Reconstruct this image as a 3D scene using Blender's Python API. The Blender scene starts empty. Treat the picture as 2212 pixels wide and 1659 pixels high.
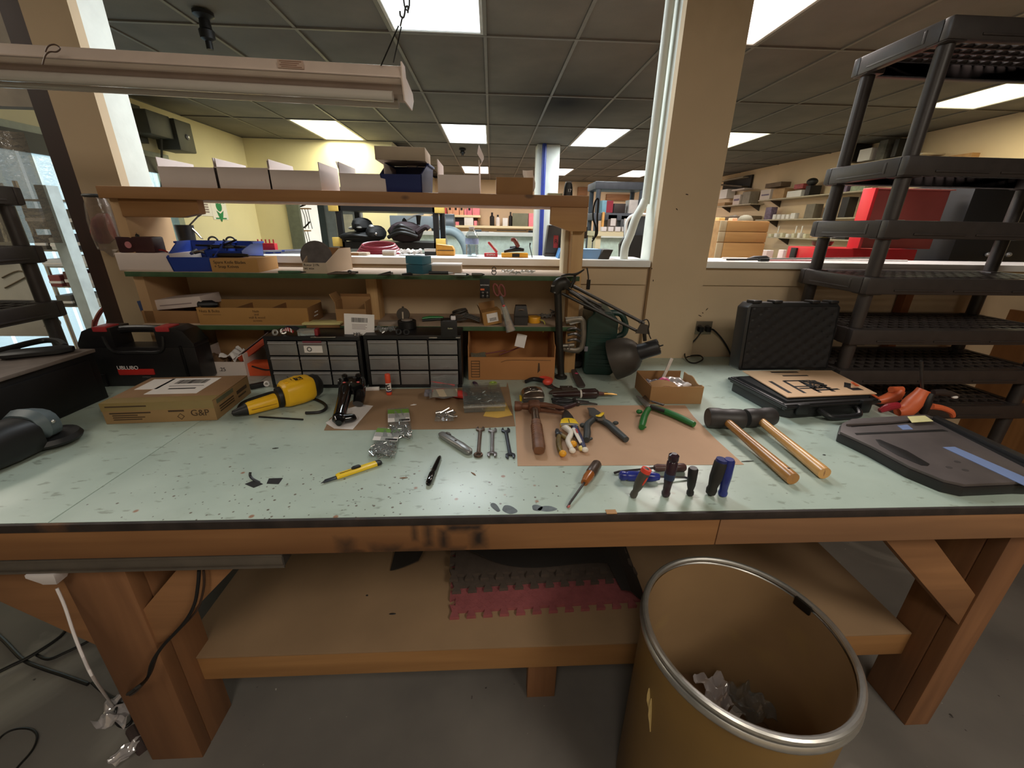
import bpy, bmesh, math, random
from mathutils import Vector as V, Matrix as Mx, Euler
R = math.radians
rnd = random.Random(11)
S = bpy.context.scene
COL = S.collection

# ------------------------------------------------------------------ camera
W, H, F, ZC = 2212, 1659, 883.57, 1.5
PIT, ROL, YAW = R(21.026), R(0.972), R(3.058)
_fw = V((math.sin(YAW)*math.cos(PIT), math.cos(YAW)*math.cos(PIT), -math.sin(PIT)))
_r0 = V((math.cos(YAW), -math.sin(YAW), 0)); _u0 = _r0.cross(_fw)
_r = _r0*math.cos(ROL) + _u0*math.sin(ROL); _u = _u0*math.cos(ROL) - _r0*math.sin(ROL)
cd = bpy.data.cameras.new('camera'); cam = bpy.data.objects.new('camera', cd); COL.objects.link(cam)
cd.sensor_fit = 'HORIZONTAL'; cd.sensor_width = 36; cd.lens = 36*F/W; cd.clip_start = .02
cam.matrix_world = Mx(((_r.x, _u.x, -_fw.x, 0), (_r.y, _u.y, -_fw.y, 0), (_r.z, _u.z, -_fw.z, ZC), (0, 0, 0, 1)))
S.camera = cam

# ------------------------------------------------------------------ exposure, world, lamps
S.view_settings.view_transform = 'Standard'; S.view_settings.look = 'None'
S.view_settings.exposure = 0.0; S.view_settings.gamma = 1.0; S.view_settings.use_curve_mapping = False
S.cycles.use_denoising = True; S.cycles.max_bounces = 6; S.cycles.diffuse_bounces = 4
S.cycles.transparent_max_bounces = 12; S.cycles.sample_clamp_indirect = 4
wd = bpy.data.worlds.new('world'); S.world = wd; wd.use_nodes = True
wd.node_tree.nodes['Background'].inputs[0].default_value = (.55, .6, .7, 1)
wd.node_tree.nodes['Background'].inputs[1].default_value = .05

CZ = 2.75; TX, TY, GX, GY = .65, 1.35, -.04, 3.56           # ceiling height and tile grid
COOL, WARM, PINK, GOLD = (.86, .95, 1), (1, .91, .78), (1, .88, .82), (1, .94, .62)
# ceiling troffers: grid column, grid row, light colour, watts, panel brightness
TROFFERS = [(-1, -1, COOL, 58, 1.6), (-1, 2, COOL, 30, 5), (-4, 2, GOLD, 34, 4), (2, 2, COOL, 30, 5), (5, 2, GOLD, 26, 4),
            (-1, 5, PINK, 34, 4), (2, 5, PINK, 34, 4), (5, 5, PINK, 34, 4), (2, -1, PINK, 46, 3.2), (7, 0, GOLD, 22, 2.6),
            (-5, -2, WARM, 16, 3), (-1, -4, WARM, 16, 3), (2, -4, WARM, 36, 3)]  # first panel in this row is added, out of view, to brighten the left
def tile_corner(i, j): return GX + TX*i, GY + TY*j
for i, j, c, p, e in TROFFERS:
    x, y = tile_corner(i, j)
    ld = bpy.data.lights.new('troffer_tubes', 'AREA'); ld.shape = 'RECTANGLE'; ld.size = TX-.06; ld.size_y = TY-.06
    ld.energy = p; ld.color = c
    lo = bpy.data.objects.new('troffer_tubes', ld); COL.objects.link(lo); lo.location = (x+TX/2, y+TY/2, CZ-.03)

# ------------------------------------------------------------------ survey: a picture point on a plane of the room
def ray(px, py): return _r*((px-W/2)/F) - _u*((py-H/2)/F) + _fw
def on_z(px, py, z): d = ray(px, py); return d*((z-ZC)/d.z) + V((0, 0, ZC))
def on_y(px, py, y): d = ray(px, py); return d*(y/d.y) + V((0, 0, ZC))
def on_x(px, py, x): d = ray(px, py); return d*(x/d.x) + V((0, 0, ZC))
ZB = .9
def rect(x0, y0, x1, y1, Y):
    """x0, x1, z0, z1 of an upright rectangle standing at depth Y"""
    a, b = on_y(x0, y1, Y), on_y(x1, y0, Y); return a.x, b.x, a.z, b.z

# ------------------------------------------------------------------ materials
def lin(c): return tuple((v/255/12.92 if v <= 10 else ((v/255+.055)/1.055)**2.4) for v in c)
MATS = {}
def _nodes(name):
    m = bpy.data.materials.new(name); m.use_nodes = True; nt = m.node_tree
    return m, nt, nt.nodes['Principled BSDF']
def N(nt, t, **k):
    n = nt.nodes.new(t)
    for a, v in k.items():
        if a.startswith('i_'):
            q = a[2:]; n.inputs[int(q) if q.isdigit() else q.replace('_', ' ')].default_value = v
        else: setattr(n, a, v)
    return n
def mixc(nt, fac, a, b, mode='MIX'):
    n = N(nt, 'ShaderNodeMix', data_type='RGBA', blend_type=mode)
    for s, v in ((0, fac), (6, a), (7, b)):
        if hasattr(v, 'is_output'): nt.links.new(v, n.inputs[s])
        elif s == 0: n.inputs[s].default_value = v
        else: n.inputs[s].default_value = (*v[:3], 1)
    return n.outputs[2]
def mth(nt, op, a, b=0, c=0, clamp=False):
    n = N(nt, 'ShaderNodeMath', operation=op, use_clamp=clamp)
    for s, v in enumerate((a, b, c)):
        if hasattr(v, 'is_output'): nt.links.new(v, n.inputs[s])
        else: n.inputs[s].default_value = v
    return n.outputs[0]
def noise(nt, co, scale, detail=4, stretch=None, dist=0):
    if stretch:
        mp = N(nt, 'ShaderNodeMapping'); mp.inputs['Scale'].default_value = stretch
        nt.links.new(co, mp.inputs[0]); co = mp.outputs[0]
    n = N(nt, 'ShaderNodeTexNoise'); n.inputs['Scale'].default_value = scale; n.inputs['Detail'].default_value = detail
    n.inputs['Distortion'].default_value = dist; nt.links.new(co, n.inputs['Vector']); return n.outputs[0]
def ramp(nt, v, lo, hi):
    n = N(nt, 'ShaderNodeMapRange'); nt.links.new(v, n.inputs[0]); n.inputs[1].default_value = lo; n.inputs[2].default_value = hi
    return n.outputs[0]
def bump(nt, bs, h, s, d=.002):
    b = N(nt, 'ShaderNodeBump'); b.inputs['Strength'].default_value = s; b.inputs['Distance'].default_value = d
    nt.links.new(h, b.inputs['Height']); nt.links.new(b.outputs[0], bs.inputs['Normal'])
def mat(name, col, rough=.55, metal=0, var=.12, scale=14, bmp=0, spec=.5, dirt=None, coat=0):
    if name in MATS: return MATS[name]
    m, nt, bs = _nodes(name); c = lin(col)
    co = N(nt, 'ShaderNodeTexCoord').outputs['Object']
    nz = noise(nt, co, scale, 5)
    f = ramp(nt, nz, .3, .7)
    out = mixc(nt, f, tuple(x*(1-var) for x in c), tuple(min(1, x*(1+var)) for x in c))
    if dirt:
        f2 = ramp(nt, noise(nt, co, scale*.37, 6), dirt[1], dirt[1]+.16)
        out = mixc(nt, f2, out, lin(dirt[0]))
    nt.links.new(out, bs.inputs['Base Color'])
    bs.inputs['Roughness'].default_value = rough; bs.inputs['Metallic'].default_value = metal
    bs.inputs['Specular IOR Level'].default_value = spec; bs.inputs['Coat Weight'].default_value = coat
    if bmp: bump(nt, bs, noise(nt, co, scale*4, 3), bmp)
    MATS[name] = m; return m
def wood(name, col, dark, axis=0, knots=True, rough=.6, scale=1.0, spots=None):
    if name in MATS: return MATS[name]
    m, nt, bs = _nodes(name)
    co = N(nt, 'ShaderNodeTexCoord').outputs['Object']
    st = [26*scale]*3; st[axis] = 1.6*scale
    g = noise(nt, co, 1.0, 6, st, .6)
    st2 = [5*scale]*3; st2[axis] = .8*scale
    g2 = noise(nt, co, 1.0, 3, st2)
    c, d = lin(col), lin(dark)
    a = mixc(nt, ramp(nt, g, .35, .68), c, tuple(x*.5+y*.5 for x, y in zip(c, d)))
    a = mixc(nt, ramp(nt, g2, .42, .75), a, d)
    if knots:
        mp = N(nt, 'ShaderNodeMapping'); s3 = [9*scale]*3; s3[axis] = 4.5*scale; mp.inputs['Scale'].default_value = s3
        nt.links.new(co, mp.inputs[0]); vo = N(nt, 'ShaderNodeTexVoronoi'); vo.inputs['Scale'].default_value = 1
        nt.links.new(mp.outputs[0], vo.inputs['Vector'])
        k = ramp(nt, vo.outputs['Distance'], .10, .05)
        sc_ = N(nt, 'ShaderNodeSeparateColor'); nt.links.new(vo.outputs['Color'], sc_.inputs[0]); k = mth(nt, 'MULTIPLY', k, ramp(nt, sc_.outputs[0], .6, .62))
        a = mixc(nt, mth(nt, 'MULTIPLY', k, .8), a, tuple(x*.35 for x in d))
    if spots:                                            # paint marks: (centre x, z, half width, half height, softness)
        sx = N(nt, 'ShaderNodeSeparateXYZ'); nt.links.new(co, sx.inputs[0]); tot = None
        nzs = noise(nt, co, 40, 4)
        for (cx, cz, hx, hz, so) in spots:
            dx = mth(nt, 'SUBTRACT', mth(nt, 'ABSOLUTE', mth(nt, 'SUBTRACT', sx.outputs[0], cx)), hx)
            dz = mth(nt, 'SUBTRACT', mth(nt, 'ABSOLUTE', mth(nt, 'SUBTRACT', sx.outputs[2], cz)), hz)
            dd = mth(nt, 'ADD', mth(nt, 'MAXIMUM', dx, dz), mth(nt, 'MULTIPLY', mth(nt, 'SUBTRACT', nzs, .5), so*1.6))
            v = ramp(nt, dd, so, -so)
            tot = v if tot is None else mth(nt, 'MAXIMUM', tot, v)
        a = mixc(nt, mth(nt, 'MULTIPLY', tot, .93), a, (.006, .006, .007))
    nt.links.new(a, bs.inputs['Base Color']); bs.inputs['Roughness'].default_value = rough
    bump(nt, bs, g, .25, .001)
    MATS[name] = m; return m
def clear(name, tint=(235, 240, 240), op=.25, rough=.12, body=(200, 205, 205), gl=.5):
    """clear plastic film or sheet: see-through with a glossy, slightly milky share"""
    if name in MATS: return MATS[name]
    m, nt, bs = _nodes(name); nt.nodes.remove(bs)
    tr = N(nt, 'ShaderNodeBsdfTransparent'); tr.inputs[0].default_value = (*lin(tint), 1)
    gg = N(nt, 'ShaderNodeBsdfGlossy'); gg.inputs[0].default_value = (.9, .9, .9, 1); gg.inputs['Roughness'].default_value = rough
    df = N(nt, 'ShaderNodeBsdfDiffuse'); df.inputs[0].default_value = (*lin(body), 1)
    co = N(nt, 'ShaderNodeTexCoord').outputs['Object']
    bp = N(nt, 'ShaderNodeBump'); bp.inputs['Strength'].default_value = .6; bp.inputs['Distance'].default_value = .004
    nt.links.new(noise(nt, co, 45, 3), bp.inputs['Height'])
    nt.links.new(bp.outputs[0], gg.inputs['Normal'])
    a = N(nt, 'ShaderNodeMixShader'); a.inputs[0].default_value = gl; nt.links.new(df.outputs[0], a.inputs[1]); nt.links.new(gg.outputs[0], a.inputs[2])
    b = N(nt, 'ShaderNodeMixShader'); b.inputs[0].default_value = op; nt.links.new(tr.outputs[0], b.inputs[1]); nt.links.new(a.outputs[0], b.inputs[2])
    nt.links.new(b.outputs[0], nt.nodes['Material Output'].inputs[0])
    MATS[name] = m; return m
def glow(name, col, st):
    if name in MATS: return MATS[name]
    m, nt, bs = _nodes(name)
    co = N(nt, 'ShaderNodeTexCoord').outputs['Object']
    f = ramp(nt, noise(nt, co, 3, 2), .3, .7)
    nt.links.new(mixc(nt, f, tuple(x*.86 for x in col), col), bs.inputs['Emission Color'])
    bs.inputs['Emission Strength'].default_value = st; bs.inputs['Base Color'].default_value = (.8, .8, .8, 1)
    MATS[name] = m; return m

# ------------------------------------------------------------------ mesh building
class MB:
    def __init__(s): s.b = bmesh.new(); s.m = Mx()
    def at(s, loc=(0, 0, 0), rot=(0, 0, 0), sc=(1, 1, 1)):
        s.m = Mx.LocRotScale(V(loc), Euler(rot), V(sc)); return s
    def _in(s, t):
        t.transform(s.m); me = bpy.data.meshes.new('t'); t.to_mesh(me); t.free(); s.b.from_mesh(me); bpy.data.meshes.remove(me); return s
    def box(s, x0, y0, z0, x1, y1, z1, bev=0):
        t = bmesh.new(); bmesh.ops.create_cube(t, size=1)
        for v in t.verts: v.co = V(((x0+x1)/2+v.co.x*(x1-x0), (y0+y1)/2+v.co.y*(y1-y0), (z0+z1)/2+v.co.z*(z1-z0)))
        if bev: bmesh.ops.bevel(t, geom=t.edges[:], offset=bev, segments=2, affect='EDGES', profile=.6)
        return s._in(t)
    def prism(s, pts, z0, z1, bev=0, seg=2, frame=None):
        """outline in local xy pushed from z0 to z1; frame: 'XZ' lays the outline in xz and pushes along y"""
        t = bmesh.new()
        f = t.faces.new([t.verts.new((p[0], p[1], z0)) for p in pts]); f.normal_update()
        if f.normal.z > 0: f.normal_flip()
        r = bmesh.ops.extrude_face_region(t, geom=[f])
        for v in [g for g in r['geom'] if isinstance(g, bmesh.types.BMVert)]: v.co.z = z1
        if bev: bmesh.ops.bevel(t, geom=t.edges[:], offset=bev, segments=seg, affect='EDGES', profile=.6)
        if frame == 'XZ':
            for v in t.verts: v.co = V((v.co.x, v.co.z, v.co.y))
        if frame == 'YZ':
            for v in t.verts: v.co = V((v.co.z, v.co.x, v.co.y))
        bmesh.ops.recalc_face_normals(t, faces=t.faces[:])
        return s._in(t)
    def rings(s, rs, cap=True, closed=False):
        t = bmesh.new(); vs = [[t.verts.new(p) for p in r] for r in rs]; n = len(vs[0])
        pr = list(zip(vs, vs[1:])) + ([(vs[-1], vs[0])] if closed else [])
        for a, b in pr:
            for i in range(n): t.faces.new((a[i], a[(i+1) % n], b[(i+1) % n], b[i]))
        if cap and not closed: t.faces.new(vs[0][::-1]); t.faces.new(vs[-1])
        bmesh.ops.recalc_face_normals(t, faces=t.faces[:])
        return s._in(t)
    def tube(s, pts, r, n=8, closed=False, sm=0, flat=1.0, cap=True):
        P = [V(p) for p in pts]; rr = list(r) if hasattr(r, '__len__') else [r]*len(P)
        if sm:
            Q, q = [], []; m = len(P); rng = range(m if closed else m-1)
            for i in rng:
                p0, p1, p2, p3 = (P[(i-1) % m] if closed or i else P[0]), P[i], P[(i+1) % m], (P[(i+2) % m] if closed or i+2 < m else P[-1])
                for k in range(sm):
                    t = k/sm
                    Q.append(.5*((2*p1)+(p2-p0)*t+(2*p0-5*p1+4*p2-p3)*t*t+(3*p1-p0-3*p2+p3)*t**3)); q.append(rr[i]*(1-t)+rr[(i+1) % m]*t)
            if not closed: Q.append(P[-1]); q.append(rr[-1])
            P, rr = Q, q
        out = []; up = None; m = len(P)
        for i, p in enumerate(P):
            a = P[(i+1) % m] if (closed or i+1 < m) else p; b = P[i-1] if (closed or i) else p
            d = (a-b).normalized()
            if up is None: up = V((0, 0, 1)) if abs(d.z) < .95 else V((0, 1, 0))
            sd = d.cross(up).normalized(); up = sd.cross(d).normalized()
            out.append([p+sd*math.cos(2*math.pi*k/n)*rr[i]+up*math.sin(2*math.pi*k/n)*rr[i]*flat for k in range(n)])
        return s.rings(out, cap, closed)
    def cyl(s, a, b, r, r2=None, n=16): return s.tube([a, b], [r, r if r2 is None else r2], n)
    def lathe(s, prof, n=24, cap=True):
        return s.rings([[(r*math.cos(2*math.pi*k/n), r*math.sin(2*math.pi*k/n), z) for k in range(n)] for r, z in prof], cap)
    def loft(s, secs, n=12, p=2.0):
        """along local x: (x, half width y, half height z, centre y, centre z); p > 2 squares the section"""
        o = []
        for x, hy, hz, cy, cz in secs:
            ring = []
            for k in range(n):
                a = 2*math.pi*(k+.5)/n; c, q = math.cos(a), math.sin(a)
                ring.append((x, cy+hy*math.copysign(abs(c)**(2/p), c), cz+hz*math.copysign(abs(q)**(2/p), q)))
            o.append(ring)
        return s.rings(o)
    def ball(s, c, r, n=12):
        t = bmesh.new(); bmesh.ops.create_uvsphere(t, u_segments=n, v_segments=max(6, n//2+2), radius=1)
        rr = r if hasattr(r, '__len__') else (r, r, r)
        for v in t.verts: v.co = V((c[0]+v.co.x*rr[0], c[1]+v.co.y*rr[1], c[2]+v.co.z*rr[2]))
        return s._in(t)
    def face(s, *pts):
        t = bmesh.new(); t.faces.new([t.verts.new(p) for p in pts]); return s._in(t)
    def grid(s, fn, nx, ny, th=0):
        """surface fn(u, v) -> point; th pushes a second skin down by th"""
        t = bmesh.new(); g = [[t.verts.new(fn(i/nx, j/ny)) for i in range(nx+1)] for j in range(ny+1)]
        for j in range(ny):
            for i in range(nx): t.faces.new((g[j][i], g[j][i+1], g[j+1][i+1], g[j+1][i]))
        if th:
            r = bmesh.ops.extrude_face_region(t, geom=t.faces[:])
            for v in [q for q in r['geom'] if isinstance(q, bmesh.types.BMVert)]: v.co.z += th
            bmesh.ops.recalc_face_normals(t, faces=t.faces[:])
        return s._in(t)
PM = {}
def pmx(o): return PM.get(o.name, Mx())
def obj(name, mb, m, parent=None, world=False, ang=35, label=None):
    me = bpy.data.meshes.new(name); bmesh.ops.remove_doubles(mb.b, verts=mb.b.verts[:], dist=1e-6)
    mb.b.to_mesh(me); mb.b.free()
    me.materials.append(m)
    for p in me.polygons: p.use_smooth = True
    me.set_sharp_from_angle(angle=R(ang))
    o = bpy.data.objects.new(name, me); COL.objects.link(o)
    if parent:
        o.parent = parent; PM[o.name] = pmx(parent)
        if world: me.transform(pmx(parent).inverted())
    if label: o['label'] = label
    return o
def tag(o, label, cat, group=None, kind=None):
    o['label'] = label; o['category'] = cat
    if group: o['group'] = group
    if kind: o['kind'] = kind
    return o
def thing(name, label, cat, loc=(0, 0, 0), rz=0, group=None, rot=None):
    o = bpy.data.objects.new(name, None); COL.objects.link(o); o.empty_display_size = .05
    o.location = loc; o.rotation_euler = rot or (0, 0, rz)
    PM[o.name] = Mx.LocRotScale(V(loc), Euler(rot or (0, 0, rz)), V((1, 1, 1)))
    return tag(o, label, cat, group)
def copy_tree(o, parent=None):
    c = o.copy(); COL.objects.link(c); c.parent = parent
    for ch in list(o.children): copy_tree(ch, c)
    return c
def place(o, loc, rz=None, label=None, rot=None):
    o.location = loc
    if rot is not None: o.rotation_euler = rot
    elif rz is not None: o.rotation_euler = (0, 0, rz)
    if label: o['label'] = label
    return o
def lay(a, b, z=ZB):
    """two picture points on a level plane -> origin, turn, length"""
    p, q = on_z(*a, z), on_z(*b, z); d = q-p
    return (p.x, p.y, z), math.atan2(d.y, d.x), d.length
def struct(o): o['kind'] = 'structure'; return o
def text(s, size, m, parent, loc, rot, name='lettering', ext=.0004, align='CENTER'):
    cu = bpy.data.curves.new(name, 'FONT'); cu.body = s; cu.size = size; cu.extrude = ext; cu.align_x = align; cu.align_y = 'CENTER'
    tmp = bpy.data.objects.new('t', cu); me = bpy.data.meshes.new_from_object(tmp); bpy.data.objects.remove(tmp); bpy.data.curves.remove(cu)
    me.name = name; me.materials.clear(); me.materials.append(m)
    o = bpy.data.objects.new(name, me); COL.objects.link(o); o.parent = parent; o.location = loc; o.rotation_euler = rot
    return o
FACE = (R(90), 0, 0)                                       # text on an upright face looking at -y
# ================================================================== THE ROOM
M_plaster = mat('painted wall tan', (200, 176, 144), .8, var=.06, scale=3, bmp=.15, dirt=((164, 140, 108), .60))
M_cream = mat('painted wall cream', (232, 221, 182), .8, var=.04, scale=2, bmp=.1)
M_far = mat('painted wall beige', (226, 200, 165), .8, var=.05, scale=2)
M_white = mat('white paint chipped', (226, 228, 218), .6, var=.05, scale=9, bmp=.25, dirt=((176, 176, 164), .62))
M_sill = mat('white sill paint', (232, 230, 226), .45, var=.04, scale=6)
def floor_mat():
    m, nt, bs = _nodes('worn concrete'); co = N(nt, 'ShaderNodeTexCoord').outputs['Object']
    a = mixc(nt, ramp(nt, noise(nt, co, 2.2, 8), .3, .7), lin((98, 94, 89)), lin((126, 120, 113)))
    a = mixc(nt, ramp(nt, noise(nt, co, 1.1, 6, dist=.8), .60, .66), a, lin((150, 146, 138)))
    a = mixc(nt, ramp(nt, noise(nt, co, 60, 2), .76, .80), a, lin((190, 186, 178)))
    a = mixc(nt, ramp(nt, noise(nt, co, 33, 2), .74, .78), a, lin((48, 44, 40)))
    nt.links.new(a, bs.inputs['Base Color']); bs.inputs['Roughness'].default_value = .7
    bump(nt, bs, noise(nt, co, 25, 5), .2); return m
M_floor = floor_mat()
def slab(name, x0, y0, z0, x1, y1, z1, m, parent=None, bev=0):
    return struct(obj(name, MB().box(x0, y0, z0, x1, y1, z1, bev), m, parent))
slab('floor', -6, -3, -.1, 9, 16, 0, M_floor)
YW = 1.945                                                # face of the half wall
slab('wall_front', -1.50, YW, 0, .735, YW+.15, 1.335, M_plaster)
slab('wall_front.001', .99, YW, 0, 4.2, YW+.15, 1.335, M_plaster)
slab('trim_1', -1.50, YW-.012, 1.255, .725, YW, 1.325, M_plaster, bev=.002)
slab('trim_2', .995, YW-.012, 1.255, 4.2, YW, 1.325, M_plaster, bev=.002)
slab('trim_3', -1.50, YW-.022, 1.335, .733, YW+.23, 1.365, M_sill, bev=.003)
slab('trim_4', .99, YW-.022, 1.335, 4.2, YW+.23, 1.365, M_sill, bev=.003)
M_side = mat('column white side', (222, 224, 214), .55, var=.05, scale=14, bmp=.3, dirt=((120, 112, 96), .70))
for nm, x0, x1 in (('wall_column', on_y(163, 379, YW-.03).x, -1.502), ('wall_column.001', .737, .993)):
    c = slab(nm, x0, YW-.03, 0, x1, YW+.012, CZ, M_plaster)
    struct(obj('column_body', MB().box(x0+.002, YW+.012, 0, x1-.002, YW+.145, CZ, .004), M_side, c))
slab('wall_left', -4.05, 1, 0, -3.93, 3.05, CZ, M_cream)
slab('wall_left.001', -4.05, 5.75, 0, -3.93, 7.7, CZ, M_cream)
slab('wall_left.002', -4.05, 3.05, 2.22, -3.93, 5.75, CZ, M_cream)
slab('wall_back', -4.0, 7.62, 0, -3.36, 7.74, CZ, M_cream)
slab('wall_back.001', -2.62, 7.62, 0, -1.6, 7.74, CZ, M_cream)
slab('wall_back.002', -3.36, 7.62, 2.05, -2.62, 7.74, CZ, M_cream)
slab('wall_return', -1.72, 7.74, 0, -1.6, 13.1, CZ, M_cream)
slab('wall_far', -1.7, 13.0, 0, 5.9, 13.12, CZ, M_far)
slab('wall_right', 5.75, 1, 0, 5.87, 13.1, CZ, M_far)
slab('wall_behind', -6, -2.9, 0, 9, -2.8, CZ, mat('wall behind', (190, 170, 140), .9))
M_ply = wood('plywood panel', (170, 120, 72), (120, 78, 42), 2, knots=False)
slab('wall_side', 2.62, -.2, 0, 2.64, 2.6, 1.15, M_ply)
# ceiling: slab, T-bar grid, one tile per cell
def ceil_mat():
    m, nt, bs = _nodes('ceiling tile'); co = N(nt, 'ShaderNodeNewGeometry').outputs['Position']
    a = mixc(nt, ramp(nt, noise(nt, co, 3, 5), .3, .7), lin((108, 104, 97)), lin((122, 117, 109)))
    a = mixc(nt, ramp(nt, noise(nt, co, 300, 1), .72, .78), a, lin((76, 72, 66)))
    sx = N(nt, 'ShaderNodeSeparateXYZ'); nt.links.new(co, sx.inputs[0])             # soft dark patch in the tile colour
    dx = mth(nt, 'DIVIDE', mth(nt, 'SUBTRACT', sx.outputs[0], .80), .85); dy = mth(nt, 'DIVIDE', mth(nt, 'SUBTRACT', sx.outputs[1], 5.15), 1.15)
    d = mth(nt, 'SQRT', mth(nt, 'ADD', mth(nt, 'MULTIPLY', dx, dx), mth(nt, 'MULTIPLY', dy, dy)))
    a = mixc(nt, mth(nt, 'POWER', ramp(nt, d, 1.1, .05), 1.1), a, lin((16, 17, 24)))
    nt.links.new(a, bs.inputs['Base Color']); bs.inputs['Roughness'].default_value = .9
    bump(nt, bs, noise(nt, co, 160, 3), .25); return m
M_tile = ceil_mat(); M_tbar = mat('ceiling T bar', (112, 108, 100), .5, var=.08)
ce = slab('ceiling', -6, -3, CZ+.05, 9, 16, CZ+.15, mat('slab above', (70, 66, 60), .9))
lit = {(i, j) for i, j, *_ in TROFFERS}
tm = None; g = MB(); cells = []
for j in range(-2, 7):
    for i in range(-8, 12):
        x, y = tile_corner(i, j)
        if x+TX > -3.95 and x < 5.8 and not (x < -1.65 and y+TY > 7.9): cells.append((i, j))
        elif j <= 1 and x < 5.8: cells.append((i, j))
for i, j in cells:
    x, y = tile_corner(i, j)
    if (i, j) in lit: continue
    if tm is None:
        t0 = obj('ceiling_tile', MB().box(.012, .012, 0, TX-.012, TY-.012, .02, .004), M_tile, ce); tm = t0.data; o = t0
    else:
        o = bpy.data.objects.new('ceiling_tile', tm); COL.objects.link(o); o.parent = ce
    o.location = (x, y, CZ+.002+rnd.uniform(0, .004))
for i in range(-8, 13): g.box(GX+TX*i-.012, -1.9, CZ-.006, GX+TX*i+.012, 13.1, CZ+.012)
for j in range(-4, 8): g.box(-5.5, GY+TY*j-.012, CZ-.008, 6.2, GY+TY*j+.012, CZ+.012)
struct(obj('ceiling_grid', g, M_tbar, ce))
NAMES = {(-1, -1): 'bluish white ceiling light panel nearest the hanging chain', (-1, 2): 'white square-looking ceiling light panel in the middle of the second row',
 (-4, 2): 'yellow-white ceiling light panel near the cream back wall', (2, 2): 'bluish slanted ceiling light panel left of the tan column',
 (5, 2): 'yellowish ceiling light panel just right of the tan column', (-1, 5): 'small far ceiling light panel above the white open boxes',
 (2, 5): 'far small ceiling light panel beside the white column', (5, 5): 'far ceiling light panel half hidden by the tan column edge',
 (2, -1): 'large pinkish white ceiling light panel beside the tan column top', (7, 0): 'greenish yellow ceiling light panel behind the black shelving rack',
 (-5, -2): 'added ceiling light panel over the left black rack outside the view',
 (-1, -4): 'ceiling light panel behind the camera over the bench', (2, -4): 'ceiling light panel behind the camera over the barrel'}
M_frame = mat('troffer frame', (200, 200, 196), .4)
for i, j, c, p, e in TROFFERS:
    x, y = tile_corner(i, j)
    t = thing('ceiling_light', NAMES[(i, j)], 'ceiling light', (x+TX/2, y+TY/2, CZ), 0, 'ceiling light panels')
    a, b = TX/2-.013, TY/2-.013; f = MB()
    for q in ((-a, -b, a, -b+.02), (-a, b-.02, a, b), (-a, -b+.02, -a+.02, b-.02), (a-.02, -b+.02, a, b-.02)): f.box(q[0], q[1], -.004, q[2], q[3], .03)
    obj('frame', f, M_frame, t)
    obj('diffuser', MB().box(-a+.02, -b+.02, .004, a-.02, b-.02, .012), glow('diffuser %s %.1f' % (str(c), e), c, e), t)
# ================================================================== WORKBENCH
def laminate():
    m, nt, bs = _nodes('green grey laminate'); co = N(nt, 'ShaderNodeTexCoord').outputs['Object']
    va = N(nt, 'ShaderNodeVectorMath'); va.inputs[1].default_value = (.2, 1.3, 0); nt.links.new(co, va.inputs[0]); co = va.outputs[0]
    a = mixc(nt, ramp(nt, noise(nt, co, 5, 6), .3, .7), lin((170, 186, 175)), lin((188, 203, 191)))
    a = mixc(nt, mth(nt, 'MULTIPLY', ramp(nt, noise(nt, co, 3, 5, dist=.6), .57, .74), .38), a, lin((136, 140, 114)))
    a = mixc(nt, mth(nt, 'MULTIPLY', ramp(nt, noise(nt, co, 26, 5, (1, 2.2, 1)), .63, .70), .5), a, lin((108, 112, 96)))
    sx = N(nt, 'ShaderNodeSeparateXYZ'); nt.links.new(co, sx.inputs[0])
    near = mth(nt, 'MULTIPLY', ramp(nt, sx.outputs[1], 1.0, .80), ramp(nt, sx.outputs[0], .30, -.05))
    near = mth(nt, 'MULTIPLY', near, ramp(nt, sx.outputs[0], -.98, -.62))
    for sc, r0, thr, col in ((46, .10, .30, (84, 58, 40)), (78, .11, .28, (70, 60, 48)), (27, .11, .70, (150, 96, 62))):
        vo = N(nt, 'ShaderNodeTexVoronoi'); vo.inputs['Scale'].default_value = sc; vo.inputs['Randomness'].default_value = 1
        nt.links.new(co, vo.inputs['Vector'])
        pick = ramp(nt, N_sep(nt, vo.outputs['Color']), thr, thr+.02)
        far = mth(nt, 'ADD', mth(nt, 'MULTIPLY', near, .9), .025)
        sel = ramp(nt, mth(nt, 'SUBTRACT', far, N_sep(nt, vo.outputs['Color'], 1)), 0, .02)
        k = mth(nt, 'MULTIPLY', mth(nt, 'MULTIPLY', ramp(nt, vo.outputs['Distance'], r0*1.7, r0), sel), pick)
        a = mixc(nt, mth(nt, 'MULTIPLY', k, .85), a, lin(col))
    nt.links.new(a, bs.inputs['Base Color'])
    nt.links.new(ramp(nt, noise(nt, co, 7, 5), .2, 1.1), bs.inputs['Roughness'])
    rr = N(nt, 'ShaderNodeMapRange'); nt.links.new(noise(nt, co, 9, 5), rr.inputs[0]); rr.inputs[3].default_value = .24; rr.inputs[4].default_value = .46
    nt.links.new(rr.outputs[0], bs.inputs['Roughness']); bump(nt, bs, noise(nt, co, 60, 3), .08)
    return m
def N_sep(nt, c, k=0):
    s = N(nt, 'ShaderNodeSeparateColor'); nt.links.new(c, s.inputs[0]); return s.outputs[k]
M_lam = laminate()
M_edge = mat('board edge stained dark', (46, 38, 34), .7, var=.5, scale=18, bmp=.3, dirt=((112, 76, 46), .60))
ap0 = on_y(900, 1130, .742); zap = on_y(1100, 1188, .742).z
def apx(px): return on_y(px, 1160, .742).x-.2
def apz(py, px=900): return on_y(px, py, .742).z
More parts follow.
